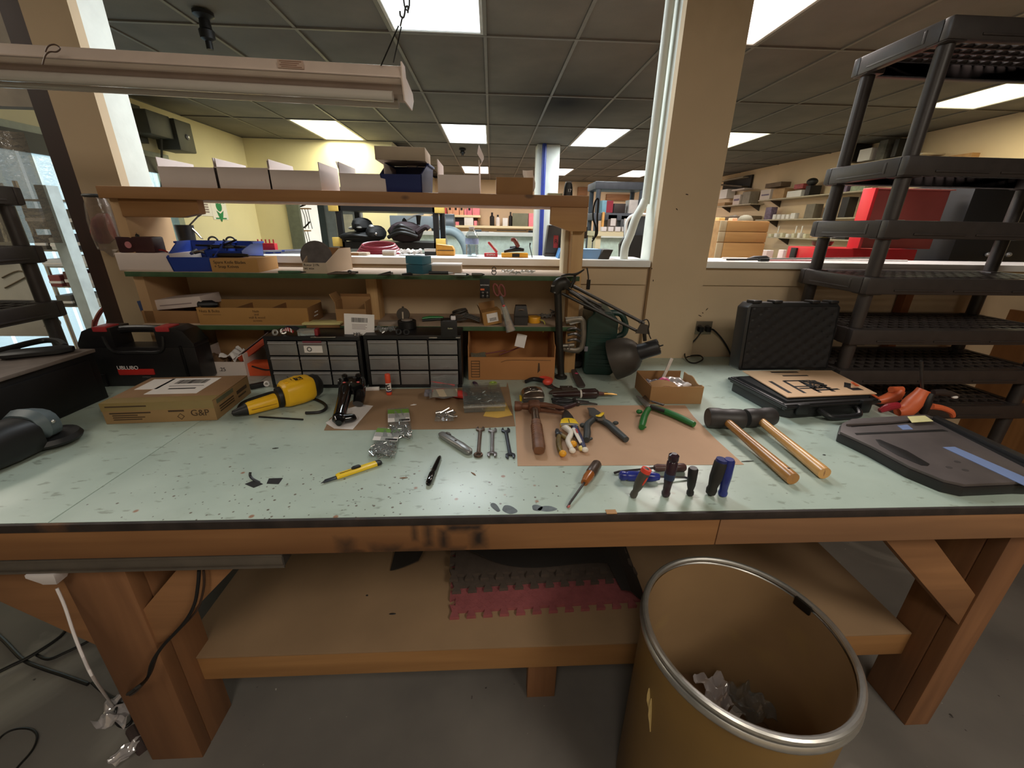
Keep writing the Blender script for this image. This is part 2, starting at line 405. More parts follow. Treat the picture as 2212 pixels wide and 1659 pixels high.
SP = [(apx(743), apz(1181), .010, .016, .020), (apx(830), apz(1187), .030, .006, .016), (apx(895), apz(1150), .004, .022, .008), (apx(925), apz(1158), .007, .030, .010),
      (apx(958), apz(1168), .008, .026, .010), (apx(1003), apz(1143), .040, .009, .010), (apx(1034), apz(1168), .013, .022, .013), (apx(905), apz(1190), .10, .002, .010)]
M_apron = wood('stained apron board', (168, 122, 78), (112, 74, 42), 0, spots=SP)
M_leg = wood('stained leg board', (148, 104, 70), (100, 66, 42), 2)
M_brace = wood('brace board', (156, 112, 74), (112, 76, 48), 0)
M_pine = wood('pale pine board', (196, 152, 100), (150, 104, 60), 0)
M_pinez = wood('pale pine post', (206, 168, 116), (160, 116, 70), 2)
bench = thing('workbench', 'long wooden workbench with pale green worktop and brown apron', 'workbench', (.2, 1.3, 0))
XR, XS = 1.43, -.938
obj('worktop', MB().box(XS+.0015, .748, ZB-.018, XR, YW-.004, ZB, .001), M_lam, bench, True)
obj('worktop', MB().box(-2.6, .748, ZB-.018, XS-.0015, YW-.004, ZB, .001), M_lam, bench, True)
obj('edge_band', MB().box(-2.6, .740, ZB-.020, XR, .748, ZB-.0005, .0015), M_edge, bench, True)
M_apronR = wood('apron right end board', (160, 118, 82), (112, 80, 56), 0)
xj = apx(1549)+.2
obj('apron', MB().box(-2.6, .744, zap, xj-.001, .782, ZB-.020, .002), M_apron, bench, True)
obj('apron', MB().box(xj+.001, .744, zap, XR, .782, ZB-.020, .002), M_apronR, bench, True)
obj('rear_rail', MB().box(-2.6, 1.86, zap, XR, 1.90, ZB-.02), M_leg, bench, True)
obj('side_rail', MB().box(XR-.04, .785, zap, XR-.002, 1.86, ZB-.02), M_leg, bench, True)
lx0, lx1 = on_z(330, 1640, 0).x, on_z(437, 1640, 0).x
for x0, x1, s in ((lx0, lx1, 1), (1.345, 1.425, -1)):
    obj('leg', MB().box(x0, .784, 0, x1, .824, ZB-.02, .003), M_leg, bench, True)
    xx = (x1-.038, x1) if s > 0 else (x0-.002, x0+.036)
    obj('leg', MB().box(xx[0], .826, 0, xx[1], .93, ZB-.02, .003), M_leg, bench, True)
obj('leg', MB().box(lx0, 1.80, 0, lx0+.09, 1.84, ZB-.02, .003), M_leg, bench, True)
obj('leg', MB().box(1.335, 1.80, 0, 1.425, 1.84, ZB-.02, .003), M_leg, bench, True)
a, b = on_z(1140, 1535, 0), on_z(1202, 1535, 0)
zs0 = on_y(700, 1458, .875).z; zs1 = on_y(700, 1409, .875).z
obj('leg', MB().box(a.x, .915, 0, b.x, .953, zs1-.0065, .003), M_leg, bench, True)
def brace(px, y0=.790, y1=.826):
    pts = [on_y(*p, y0) for p in px]; return MB().prism([(p.x, p.z) for p in pts], y0, y1, .002, frame='XZ')
obj('brace', brace([(286, 1344), (384, 1228), (505, 1228), (351, 1387), (300, 1400)]), M_brace, bench, True)
obj('brace', brace([(1890, 1140), (2000, 1140), (2111, 1290), (2075, 1356)]), M_brace, bench, True)
obj('brace', brace([(-60, 1150), (120, 1175), (222, 1330), (238, 1408), (0, 1300), (-60, 1272)]), M_brace, bench, True)
M_hard = mat('hardboard shelf', (150, 122, 92), .75, var=.10, scale=5, dirt=((120, 96, 72), .62))
obj('lower_shelf', MB().box(-.93, .872, zs1-.006, 1.34, 1.80, zs1, .001), M_hard, bench, True)
obj('stretcher', MB().box(-.90, .874, zs0, 1.36, .912, zs1-.0065, .003), wood('stretcher board', (172, 128, 80), (126, 86, 48), 0, scale=.8), bench, True)
M_smudge = mat('grey paint print', (96, 104, 106), .6, var=.4, scale=40)
for k, (cx, cy, rx, ry, rot) in enumerate(((1070, 1096, .007, .020, .5), (1100, 1101, .018, .014, -.5), (1160, 1097, .012, .011, .2), (1182, 1099, .022, .009, 0))):
    p = on_z(cx, cy, ZB)
    pts = [(rx*math.cos(t)*(1+.12*math.sin(3*t+k)), ry*math.sin(t)*(1+.12*math.cos(2*t+k))) for t in [2*math.pi*i/18 for i in range(18)]]
    obj('paint_smudge', MB().at((p.x, p.y, ZB), (0, 0, rot)).prism(pts, 0, .0004), M_smudge, bench, True)
ch = on_z(1320, 1106, ZB)
obj('wood_chip', MB().box(ch.x-.012, .742, ZB, ch.x+.012, .756, ZB+.002, .0005), M_pine, bench, True)

# power strip under the apron, its plug and cords
xs = on_y(615, 1212, .75).x; zt = on_y(300, 1205, .75).z; zb_ = on_y(300, 1230, .75).z
M_strip = mat('brushed grey raceway', (120, 112, 102), .4, .6, var=.1, scale=20)
ps = thing('power_strip', 'long grey metal power strip under the bench front edge', 'power strip', (-1.1, .765, zb_))
obj('channel', MB().box(-2.2, .748, zb_+.004, xs-.004, .780, zap-.001, .003), M_strip, ps, True)
obj('lip', MB().box(-2.2, .744, zb_, xs, .748, zb_+.005), M_strip, ps, True)
obj('lip', MB().box(-2.2, .744, zap-.008, xs, .748, zap-.002), M_strip, ps, True)
obj('end_cap', MB().box(xs-.004, .748, zb_+.004, xs, .781, zap-.001), mat('raceway cap', (60, 56, 52), .5), ps, True)
M_wht = mat('white plastic', (228, 222, 222), .4, var=.03)
M_blk = mat('black rubber', (22, 21, 21), .5, var=.2)
a = on_y(108, 1236, .76)
ad = thing('plug_adapter', 'white plug adapter hanging below the metal power strip', 'plug', (a.x, .762, zb_))
obj('body', MB().rings([[(x*s, y*s2, z) for x, y in ((-.03, -.022), (.03, -.022), (.03, .022), (-.03, .022))] for z, s, s2 in ((0, 1, 1), (-.008, 1.02, 1.02), (-.034, .55, .6), (-.038, .5, .55))]), M_wht, ad)
q0 = on_y(125, 1275, .762)
wire = [(q0.x-a.x, 0, q0.z-zb_+.006)]
for px, py, y in ((140, 1310, .75), (160, 1370, .72), (180, 1420, .70), (205, 1470, .68)): p = on_y(px, py, y); wire.append((p.x-a.x, p.y-.762, p.z-zb_))
e = on_z(245, 1525, .02); wire.append((e.x-a.x, e.y-.762, e.z-zb_))
obj('cord', MB().tube(wire, .0032, 8, sm=5), M_wht, ad)
def cord(name, label, pts, r, m, group=None):
    base = V(pts[-1]); t = MB().at(-base).tube(pts, r, 8, sm=6)
    o = obj(name, t, m); o.location = base; return tag(o, label, 'cord', group)
c1 = [on_y(430, 1232, .77), on_y(428, 1262, .765), on_y(420, 1305, .762), on_y(398, 1345, .755), on_y(352, 1395, .745), on_y(328, 1432, .74), on_y(318, 1465, .735)]
c1 += [on_y(290, 1490, .70), on_z(262, 1510, .06), on_z(250, 1535, .03), on_z(252, 1562, .012), on_z(270, 1570, .008), on_z(286, 1553, .008), on_z(278, 1530, .012), on_z(255, 1515, .014), on_z(225, 1498, .01), on_z(198, 1475, .008)]
cord('cable', 'black power cord looping from the power strip down the left leg', c1, .004, M_blk)
c2 = [on_y(440, 1232, .772), on_y(440, 1270, .77), on_y(425, 1318, .766), on_y(385, 1362, .76), on_y(345, 1405, .752), on_y(325, 1455, .747), on_y(296, 1492, .71), on_z(272, 1512, .1), on_z(300, 1540, .02), on_z(290, 1570, .01)]
cord('cable', 'thin brown cord beside the black one on the left leg', c2, .0028, mat('brown cord', (60, 42, 32), .5))
c3 = [on_z(*p, .006) for p in ((-40, 1340), (10, 1385), (50, 1425), (95, 1445), (140, 1460), (190, 1478))]
cord('cable', 'dark cable crossing the floor left of the bench leg', c3, .006, M_blk)
c4 = [on_z(*p, .014) for p in ((-40, 1470), (20, 1440), (70, 1415), (130, 1375), (150, 1345))]
cord('cable', 'dark cable running under the left brace on the floor', c4, .006, M_blk)
c5 = [on_z(*p, .006) for p in ((80, 1415), (105, 1424), (140, 1410), (185, 1388), (215, 1370))]
cord('cable', 'short dark cable fork on the floor behind the white wire', c5, .005, M_blk)
c6 = [on_z(*p, .006) for p in ((-30, 1640), (0, 1594), (30, 1576), (65, 1575), (80, 1590), (70, 1620), (40, 1655), (10, 1690))]
cord('cable', 'thin cable loop on the floor in the bottom left corner', c6, .003, M_blk)
# crumpled white plastic strap on the floor by the leg
def crumple(w, h, amp, fx=9, nx=14, ny=14, seed=0):
    rg = random.Random(seed); ph = [rg.uniform(0, 6) for _ in range(6)]
    def fn(u, v):
        z = amp*(math.sin(fx*u+ph[0])*math.cos(fx*.8*v+ph[1])+.6*math.sin(fx*1.9*v+ph[2]+2*u)+.5*math.sin(fx*2.3*u+ph[3]-3*v))
        return ((u-.5)*w+amp*.6*math.sin(7*v+ph[4]), (v-.5)*h+amp*.6*math.sin(8*u+ph[5]), z+amp*2.1)
    return MB().grid(fn, nx, ny)
M_bag = clear('milky plastic bag', op=.72, body=(214, 206, 206), gl=.3)
p = on_z(262, 1545, 0); o = obj('plastic_bag', crumple(.10, .09, .012, seed=4), M_bag); o.location = (p.x, p.y, .002); tag(o, 'crumpled white plastic scrap on the floor under the cord loop', 'plastic scrap')
p = on_z(300, 1615, 0); o = obj('plastic_bag', crumple(.12, .05, .008, seed=9), M_bag); o.location = (p.x, p.y, .002); o.rotation_euler = (0, 0, .9); tag(o, 'thin white plastic strip on the floor beside the left leg', 'plastic scrap')
p0_, p1_ = on_z(285, 1575, .01), on_z(310, 1620, .01)
tg = obj('cable_sleeve', MB().at(-V(p0_)).tube([p0_, p1_], .016, 10), mat('brown sleeve', (70, 56, 54), .6)); tg.location = p0_; tag(tg, 'short brown sleeve on the floor between the white scraps', 'sleeve')

# ------------------------------------------------------------------ foam mats and rubber sheet on the lower shelf
ZL = zs1
def jig(w, d, n=12, tooth=.022):
    pts = []
    st = w/n
    for i in range(n):
        x = -w/2+i*st
        pts += [(x+.18*st, 0), (x+.06*st, -tooth), (x+.62*st, -tooth), (x+.50*st, 0)]
    pts += [(w/2, 0)]
    m = max(3, int(d/.055)); sd = d/m
    for i in range(m):
        y = i*sd; pts += [(w/2, y+.18*sd), (w/2+tooth, y+.06*sd), (w/2+tooth, y+.62*sd), (w/2, y+.5*sd)]
    pts += [(w/2, d), (-w/2, d)]
    for i in range(m):
        y = d-i*sd; pts += [(-w/2, y-.18*sd), (-w/2+tooth*.9, y-.06*sd), (-w/2+tooth*.9, y-.62*sd), (-w/2, y-.5*sd)]
    return pts
M_red = mat('red foam', (150, 82, 84), .9, var=.14, scale=30, bmp=.6)
M_gry = mat('dark brown foam', (86, 74, 66), .9, var=.14, scale=30, bmp=.5)
a, b = on_z(960, 1330, ZL+.012), on_z(1395, 1302, ZL+.012)
wj = (b-a).length; rj = math.atan2(b.y-a.y, b.x-a.x); mid = (a+b)/2
for k, (m_, dx, dy, dr, lb) in enumerate(((M_red, 0, .014, 0, 'red interlocking foam mat at the bottom of the mat stack'), (M_gry, 0, .105, .01, 'dark foam mat lying directly on the red mat'),
        (M_gry, -.012, .140, -.005, 'upper dark foam mat in the stack under the rubber sheet'))):
    t = thing('foam_mat', lb, 'foam mat', (mid.x+dx, mid.y+dy, ZL+.0125*k+.0005), rj+dr, 'foam mats on the lower shelf')
    obj('pad', MB().prism(jig(wj*.96, .5-.05*k), 0, .012), m_, t)
    if k == 0:
        tr = MB()
        for q in range(46):
            for s in range(6): tr.at((-wj*.46+q*wj*.92/46, .012+s*.014, .012), (0, 0, .785 if (q+s) % 2 else -.785)).box(-.006, -.0012, 0, .006, .0012, .0012)
        o = obj('tread', tr, M_red, t); o['kind'] = 'stuff'
a = on_z(838, 1240, ZL+.02); b = on_z(1397, 1285, ZL+.03)
M_rub = mat('black ribbed rubber', (44, 40, 38), .7, var=.1, scale=12)
def rubfn(u, v):
    x = a.x+(b.x-a.x)*u
    yf = a.y+(b.y-a.y)*u+(.03 if u < .12 else .085 if u < .9 else -.03)+.02*math.sin(u*9)
    z = ZL+.046+.008*math.sin(7*u+1)-.0+(.03*math.exp(-((u-.30)/.10)**2))
    if u < .14: z = ZL+.004+(z-ZL)*(u/.14)**1.5
    if u > .93: z = ZL+.002+(z-ZL)*(1-u)/.07
    return (x, yf+v*.40, z+.035*v)
o = obj('rubber_sheet', MB().grid(rubfn, 60, 14, .004), M_rub); tag(o, 'wavy black rubber sheet draped over the foam mats on the lower shelf', 'rubber sheet')
for px, py in ((793, 1287), (848, 1327)):
    p = on_z(px, py, ZL); sx_ = .004 if px < 800 else .012
    o = obj('debris', MB().ball((0, 0, .002), (sx_, .003, .002), 8), M_blk); o.location = (p.x, p.y, ZL); tag(o, 'small black bit on the lower shelf left of the mats' if px < 800 else 'thin dark sliver on the lower shelf left of the red mat', 'debris')

# ------------------------------------------------------------------ fiber drum
ZR = .665
c = V((.565, .635, 0)); RD = .212
def drum_mat():
    return mat('waxed fibreboard', (132, 102, 52), .42, var=.10, scale=5, dirt=((150, 114, 60), .62))
dr = thing('fiber_drum', 'tan fibre drum with steel rim standing open under the bench front', 'drum', c)
M_steel = mat('galvanized steel', (196, 194, 188), .35, .85, var=.1, scale=30)
M_in = mat('fibreboard inside', (150, 120, 84), .7, var=.08, scale=6, dirt=((176, 146, 84), .55))
obj('shell', MB().rings([[(r*math.cos(2*math.pi*k/64), r*math.sin(2*math.pi*k/64), z) for k in range(64)] for r, z in ((RD-.006, 0), (RD, .01), (RD, ZR-.02), (RD-.007, ZR-.02))], cap=False), drum_mat(), dr)
obj('liner', MB().lathe([(RD-.007, ZR-.015), (RD-.008, .012), (.001, .010)], 64, cap=False), M_in, dr)
obj('bottom', MB().lathe([(.001, .002), (RD-.006, .002), (RD-.006, .009), (.001, .009)], 64, cap=False), M_in, dr)
obj('rim', MB().tube([(RD*math.cos(2*math.pi*k/72), RD*math.sin(2*math.pi*k/72), ZR-.006) for k in range(72)], .0075, 10, closed=True), M_steel, dr)
obj('rim_band', MB().tube([((RD+.003)*math.cos(2*math.pi*k/72), (RD+.003)*math.sin(2*math.pi*k/72), ZR-.026) for k in range(72)], .007, 10, closed=True, flat=1.4), M_steel, dr)
M_scr = mat('torn fibre scrape', (206, 180, 120), .8, var=.2, scale=40)
ms = MB()
for a_, z_, l_ in ((3.30, .50, .06), (3.36, .47, .09)):
    ms.tube([((RD+.001)*math.cos(a_+t*.02), (RD+.001)*math.sin(a_+t*.02), z_+l_/2-t*l_/4) for t in range(5)], [.001, .005, .006, .003, .001], 6, flat=.3)
obj('scrape', ms, M_scr, dr)
a = on_y(1830, 1395, c.y+.07)
obj('lever_clip', MB().at((RD*.94, RD*.33, ZR-.016), (0, 0, .34)).box(-.012, -.02, -.012, .008, .02, .012, .003), mat('dark clip', (40, 36, 30), .5, .5), dr)
# rubbish in the drum, on the pile that fills it up
M_film = clear('clear crinkled film', op=.34, rough=.15, gl=.55)
zf = .24
o = obj('trash_fill', MB().at((c.x, c.y, 0)).lathe([(.001, zf-.02), (.12, zf-.01), (RD-.012, zf-.02), (RD-.012, .014), (.001, .014)], 40, cap=False), mat('brown paper fill', (112, 84, 58), .8, var=.2, scale=9, bmp=.4)); tag(o, 'brown packing paper filling the bottom of the drum', 'paper')
p = on_z(1545, 1500, zf+.06)
t = obj('crumpled_bag', crumple(.075, .08, .013, seed=3), M_bag); t.location = (p.x, p.y, zf+.045); tag(t, 'white printed plastic bag crumpled against the drum wall', 'plastic bag')
p = on_z(1610, 1525, zf+.03)
t = obj('crumpled_bag', crumple(.11, .10, .015, 11, 22, 22, seed=8), M_film); t.location = (p.x, p.y, zf+.02); tag(t, 'clear shiny plastic wrapper lying inside the drum', 'wrapper')
p = on_z(1590, 1535, zf+.01); t = obj('paper_scrap', MB().box(-.02, -.012, 0, .02, .012, .002), M_wht); t.location = (p.x, p.y, zf-.004); t.rotation_euler = (0, 0, .6); tag(t, 'small white paper scrap under the clear wrapper in the drum', 'paper')
# ================================================================== SHELF UNIT ON THE BENCH
YF, YB = 1.66, YW-.024                                    # shelf front, back
Z1, Z2, Z3 = 1.115, 1.32, 1.612                           # shelf tops
M_green = mat('green painted board edge', (58, 84, 52), .6, var=.2, scale=24, dirt=((86, 92, 66), .62))
M_shelf = mat('worn board top', (176, 152, 130), .7, var=.1, scale=8, dirt=((140, 112, 90), .6))
M_top = wood('top shelf plank', (172, 126, 78), (128, 84, 46), 0)
su = thing('shelf_unit', 'home-made wooden shelf unit with green shelf edges standing on the bench', 'shelf', (-.5, 1.8, ZB))
obj('shelf', MB().box(-1.392, YF, Z3-.040, .366, YB, Z3, .003), M_top, su, True)
for z, x0 in ((Z2, -1.385), (Z1, -1.385)):
    s = obj('shelf', MB().box(x0, YF+.004, z-.018, .352, YB, z, .001), M_shelf, su, True)
    obj('edge_strip', MB().box(x0, YF, z-.019, .352, YF+.004, z-.001, .001), M_green, s, True)
obj('side_panel', MB().box(-1.383, YF+.03, ZB, -1.345, YB, Z3-.04, .002), mat('side panel', (186, 150, 110), .8, var=.08, scale=4), su, True)
obj('bracket', MB().prism([(-1.345, Z3-.04), (-1.07, Z3-.04), (-1.07, Z3-.085), (-1.14, Z3-.10), (-1.345, Z3-.10)], YF+.02, YF+.058, .002, frame='XZ'), M_top, su, True)
bx_ = on_y(1225, 580, YF+.02)
M_post = mat('sawn pale post', (222, 206, 172), .7, var=.06, scale=10, bmp=.2)
obj('post', MB().box(.318, YF+.035, ZB, .366, YB, Z3-.04, .003), M_pinez, su, True)
obj('post', MB().box(.300, YF+.100, ZB, .318, YF+.2, Z3-.06, .003), M_post, su, True)
obj('bracket', MB().prism([(.225, Z3-.04), (.366, Z3-.04), (.366, Z3-.125), (.30, Z3-.125), (.225, Z3-.10)], YF+.004, YF+.034, .003, frame='XZ'), M_pine, su, True)
pc = on_y(805, 650, 1.78)
obj('post', MB().box(pc.x-.022, 1.78, ZB, pc.x+.024, 1.87, Z2-.019, .003), M_pinez, su, True)
obj('back_panel', MB().box(-1.345, YB+.002, ZB+.005, .30, YB+.012, Z2-.02), M_plaster, su, True)

# ================================================================== BLACK PLASTIC RACK, RIGHT
M_rack = mat('dark grey moulded plastic', (58, 52, 50), .42, var=.1, scale=30, bmp=.12)
def rack(name, label, X0, X1, Y0, Y1, levels, posts, skip=(), zbase=0):
    t = thing(name, label, 'shelving rack', ((X0+X1)/2, (Y0+Y1)/2, zbase))
    cx, cy = t.location.x, t.location.y; w, d = X1-X0, Y1-Y0
    rim = MB(); hz = .062
    def frame(mb):
        for x0, y0, x1, y1 in ((-w/2, -d/2, w/2, -d/2+.03), (-w/2, d/2-.03, w/2, d/2), (-w/2, -d/2+.03, -w/2+.03, d/2-.03), (w/2-.03, -d/2+.03, w/2, d/2-.03)):
            mb.box(x0, y0, -hz, x1, y1, 0, .006)
        for sx_ in (-1, 1):
            for sy in (-1, 1):
                a_, b_ = sx_*(w/2-.04), sy*(d/2-.04); mb.box(min(a_-.036, a_+.036), min(b_-.036, b_+.036), -hz-.004, max(a_-.036, a_+.036), max(b_-.036, b_+.036), .002, .008)
    frame(rim)
    gr = MB(); nx, ny = int(w/.045), int(d/.045)
    for i in range(1, nx): gr.box(-w/2+i*w/nx-.004, -d/2+.03, -.016, -w/2+i*w/nx+.004, d/2-.03, -.004)
    for j in range(1, ny): gr.box(-w/2+.03, -d/2+j*d/ny-.005, -.018, w/2-.03, -d/2+j*d/ny+.005, -.003)
    rb = rim
    for sx_ in (-1, 1):                                    # raised handle-like ledge on the ends, and along the front
        x = sx_*(w/2+.002); rb.box(min(x, x-sx_*.006), -d/2+.085, -.050, max(x, x-sx_*.006)+.003*(sx_ > 0), d/2-.07, -.043, .002)
        rb.box(min(x, x-sx_*.006), -d/2+.08, -.050, max(x, x-sx_*.006), -d/2+.09, -.012, .002)
    for k in range(3):
        a_ = -w/2+.11+k*(w-.2)/3; rb.box(a_, -d/2-.004, -.050, a_+(w-.32)/3, -d/2+.002, -.043, .002)
    first = None
    for z in levels:
        if first is None:
            first = obj('shelf', rim, M_rack, t); first.location = (0, 0, z-zbase)
            obj('grid', gr, M_rack, first)
        else:
            c2 = copy_tree(first, t); c2.location = (0, 0, z-zbase)
    pm = None
    lv = sorted(levels)
    for sx_ in (-1, 1):
        for sy in (-1, 1):
            x, y = sx_*(w/2-.04), sy*(d/2-.04)
            for z0, z1 in zip([zbase]+lv[:-1], lv):
                obj('post', MB().at((x, y, 0)).tube([(0, 0, z0-zbase+.003), (0, 0, z1-zbase-hz-.005)], .024, 14), M_rack, t)
    return t
LEV = [on_y(1945, 335, 1.53).z, on_y(1895, 475, 1.53).z, on_y(1865, 600, 1.53).z, on_y(1842, 712, 1.53).z, on_y(1822, 800, 1.53).z, .805, on_y(2040, 30, 1.53).z]
rack('plastic_rack', 'tall black plastic shelving rack at the right end of the bench', 1.435, 2.36, 1.525, 1.90, LEV, 4)

# ================================================================== LEFT: black rack, dark cabinet, grinder
rk = rack('plastic_rack', 'black plastic shelving rack at the left edge behind the dark cabinet', -2.75, -1.83, 1.45, 1.85, [on_y(60, 388, 1.47).z, on_y(60, 545, 1.47).z, on_y(140, 690, 1.47).z], 4, zbase=ZB)
M_cab = mat('matt black cabinet', (17, 16, 17), .55, var=.15)
M_dust = mat('dusty grey top', (112, 100, 92), .7, var=.2, scale=20)
a = on_z(236, 858, ZB); b = on_z(2, 962, ZB)
zt = on_z(165, 757, ZB).z
def zat(px, py, p):                                        # height over bench of the picture point straight above p
    d = ray(px, py); k = math.hypot(p.x, p.y)/math.hypot(d.x, d.y); return ZC+d.z*k
zc = zat(170, 758, a)
ang = math.atan2(b.y-a.y, b.x-a.x)
t = thing('tool_cabinet', 'black low cabinet with dusty top at the left end of the bench', 'cabinet', (a.x, a.y, ZB), ang)
L = (b-a).length+.22
obj('body', MB().box(0, -.42, 0, L, 0, zc-ZB-.012, .004), M_cab, t)
obj('lid', MB().box(-.006, -.43, zc-ZB-.012, L, .006, zc-ZB, .003), M_dust, t)
obj('door', MB().box(.03, .0005, .02, L-.03, .007, zc-ZB-.03, .002), M_cab, t)
p = on_z(60, 745, zc); tube = [on_z(*q, zc+.016) for q in ((-30, 762), (10, 755), (60, 742), (100, 735), (128, 738), (140, 748))]
cord('hose', 'black hose lying on the dusty top of the dark cabinet', tube, .010, M_blk)
o = obj('tool_tray', MB().at((0, 0, 0)).loft([(-.08, .02, .008, 0, .012), (-.06, .035, .012, 0, .012), (.06, .035, .012, 0, .012), (.09, .015, .008, 0, .012)], 12, 3), M_blk); o.location = on_z(80, 768, zc); o.rotation_euler = (0, 0, .5); tag(o, 'flat black tool on the dusty cabinet top at left', 'tool')
# angle grinder / sander on the bench at the far left
M_gteal = mat('grey green tool body', (92, 104, 108), .5, var=.15, scale=16)
a = on_z(-50, 1030, ZB); b = on_z(148, 942, ZB); d = b-a
t = thing('belt_sander', 'dark power sander with pale top handle lying at the left end', 'power tool', (a.x, a.y, ZB), math.atan2(d.y, d.x)); L = d.length
obj('body', MB().loft([(-.02, .05, .045, 0, .05), (L*.3, .06, .055, 0, .057), (L*.58, .055, .05, 0, .054), (L*.64, .03, .03, 0, .05)], 16, 3), M_blk, t)
obj('gear_head', MB().loft([(L*.56, .05, .03, 0, .08), (L*.66, .062, .045, 0, .075), (L*.80, .055, .04, 0, .07), (L*.86, .03, .02, 0, .06)], 16, 2.6), M_gteal, t)
obj('guard', MB().at((L*.78, -.01, .012)).lathe([(.02, 0), (.062, 0), (.066, .008), (.060, .02), (.02, .026)], 24), M_blk, t)
obj('handle', MB().tube([(-.02, .05, .115), (L*.25, .06, .14), (L*.5, .07, .155)], [.012, .013, .012], 10, sm=3), mat('pale dusty handle', (138, 120, 112), .6), t)
obj('handle_post', MB().tube([(L*.3, .04, .10), (L*.33, .062, .145)], .012, 10), mat('pale dusty handle', (138, 120, 112), .6), t)
obj('foot', MB().loft([(L*.82, .022, .012, -.01, .022), (L*.92, .026, .014, -.015, .024), (L*1.02, .014, .010, -.02, .024)], 12, 3), M_blk, t)
obj('screw', MB().ball((L*.70, -.058, .082), .006, 8), M_steel, t)

# ================================================================== SHOP LIGHT hanging over the bench
yl = 1.3
a = on_y(868, 140, yl); e = on_y(0, 85, yl)
tilt = math.atan2(a.z-e.z, a.x-e.x)
t = thing('shop_light', 'long unlit two-tube shop light hanging on a chain above the bench', 'shop light', (a.x, yl, a.z), rot=(0, -tilt, -.015))
M_hous = mat('pinkish white enamel', (226, 206, 192), .45, var=.05, scale=12)
LL = 1.26
FX = lambda P: [(y*.5, z*.66) for y, z in P]
obj('housing', MB().prism(FX([(.0, -.004), (.035, .0), (.055, -.03), (.20, -.045), (.235, -.066), (.0, -.062), (-.028, -.05), (-.03, -.044)]), -LL, 0, .002, frame='YZ'), M_hous, t)
refl = MB()
refl.prism(FX([(-.028, -.045), (-.030, -.05), (.02, -.062), (.05, -.09), (.20, -.092), (.25, -.07), (.25, -.065), (.2, -.085), (.05, -.083), (.02, -.056)]), -LL+.004, -.004, frame='YZ')
obj('reflector', refl, mat('shade darkened reflector', (176, 158, 146), .4, var=.06), t)  # housing enamel darkened in its colour for the shade on the underside
for y in (.012, .08):
    obj('tube', MB().cyl((-LL+.03, y, -.068), (-.03, y, -.068), .0125, n=14), mat('unlit fluorescent glass', (205, 196, 186), .12, var=.02), t)
obj('end_plate', MB().prism(FX([(-.034, .004), (.04, .004), (.06, -.03), (.24, -.05), (.26, -.075), (.2, -.12), (.0, -.12), (-.034, -.06)]), 0, .004, .001, frame='YZ'), M_hous, t)
obj('end_plate', MB().prism(FX([(-.034, .004), (.04, .004), (.06, -.03), (.24, -.05), (.26, -.075), (.2, -.12), (.0, -.12), (-.034, -.06)]), -LL-.004, -LL, .001, frame='YZ'), M_hous, t)
st = obj('sticker', MB().box(-.31, -.0168, -.026, -.245, -.0150, -.008), mat('sticker ground', (196, 168, 150), .6), t)
ln = MB()
for k in range(4): ln.box(-.305+.004*(k % 2), -.0174, -.012-k*.004, -.250-.006*(k % 3), -.0166, -.0105-k*.004)
obj('print', ln, mat('brown print', (140, 104, 86), .7), st)
hk = on_y(825, 145, yl)
M_ch = mat('dark wire', (44, 42, 40), .4, .7)
top = on_y(866, 60, yl+.02); s_top = on_y(880, 8, yl+.02)
ch = thing('hanging_chain', 'dark wire hook and chain holding the right end of the shop light', 'chain', (hk.x, yl, hk.z))
obj('wire', MB().tube([(hk.x, yl-.01, hk.z), (top.x-.004, yl+.01, top.z)], .0018, 6), M_ch, ch, True)
b2 = on_y(848, 132, yl+.05); obj('wire', MB().tube([(b2.x, yl+.06, b2.z), (top.x+.002, yl+.015, top.z)], .0018, 6), M_ch, ch, True)
z0 = top.z; x0 = top.x
hook = [(x0, yl+.012, z0-.004), (x0+.003, yl+.012, z0+.004), (x0+.014, yl+.012, z0+.016), (x0+.008, yl+.012, z0+.028), (x0-.004, yl+.012, z0+.030), (x0-.006, yl+.012, z0+.046)]
obj('s_hook', MB().tube([on_y(862, 22, yl+.01), on_y(866, 32, yl+.01), on_y(872, 38, yl+.01), on_y(880, 28, yl+.01), on_y(876, 14, yl+.01), on_y(874, 10, yl+.01)][::-1] if False else
   [on_y(864, 24, yl+.01), on_y(865, 34, yl+.01), on_y(871, 38, yl+.01), on_y(874, 30, yl+.01), on_y(876, 16, yl+.01), on_y(881, 14, yl+.01), on_y(881, 28, yl+.01)], .0022, 6, sm=4), M_ch, ch, True)
obj('wire', MB().tube([(top.x, yl+.012, top.z), on_y(869, 38, yl+.01)], .0018, 6), M_ch, ch, True)
zz = on_y(879, 14, yl+.01)
for k in range(22):
    z = zz.z+.012+k*.034
    if z > CZ-.01: break
    lk = [(.007*math.cos(q), 0, .02*math.sin(q)) if k % 2 == 0 else (0, .007*math.cos(q), .02*math.sin(q)) for q in [2*math.pi*i/12 for i in range(12)]]
    obj('link', MB().at((zz.x+.0018*k, yl+.01+.001*k, z)).tube(lk, .002, 6, closed=True), M_ch, ch, True)
lw = on_y(118, 118, yl-.02)
wl = thing('hanging_wire', 'thin wire loop on the left part of the shop light', 'wire', lw)
obj('loop', MB().tube([on_y(*q, yl-.034) for q in ((98, 112), (104, 100), (118, 96), (130, 104), (122, 112), (108, 112), (98, 120), (92, 140))], .0016, 6, sm=3), mat('thin brown wire', (90, 68, 56), .5), wl, True)
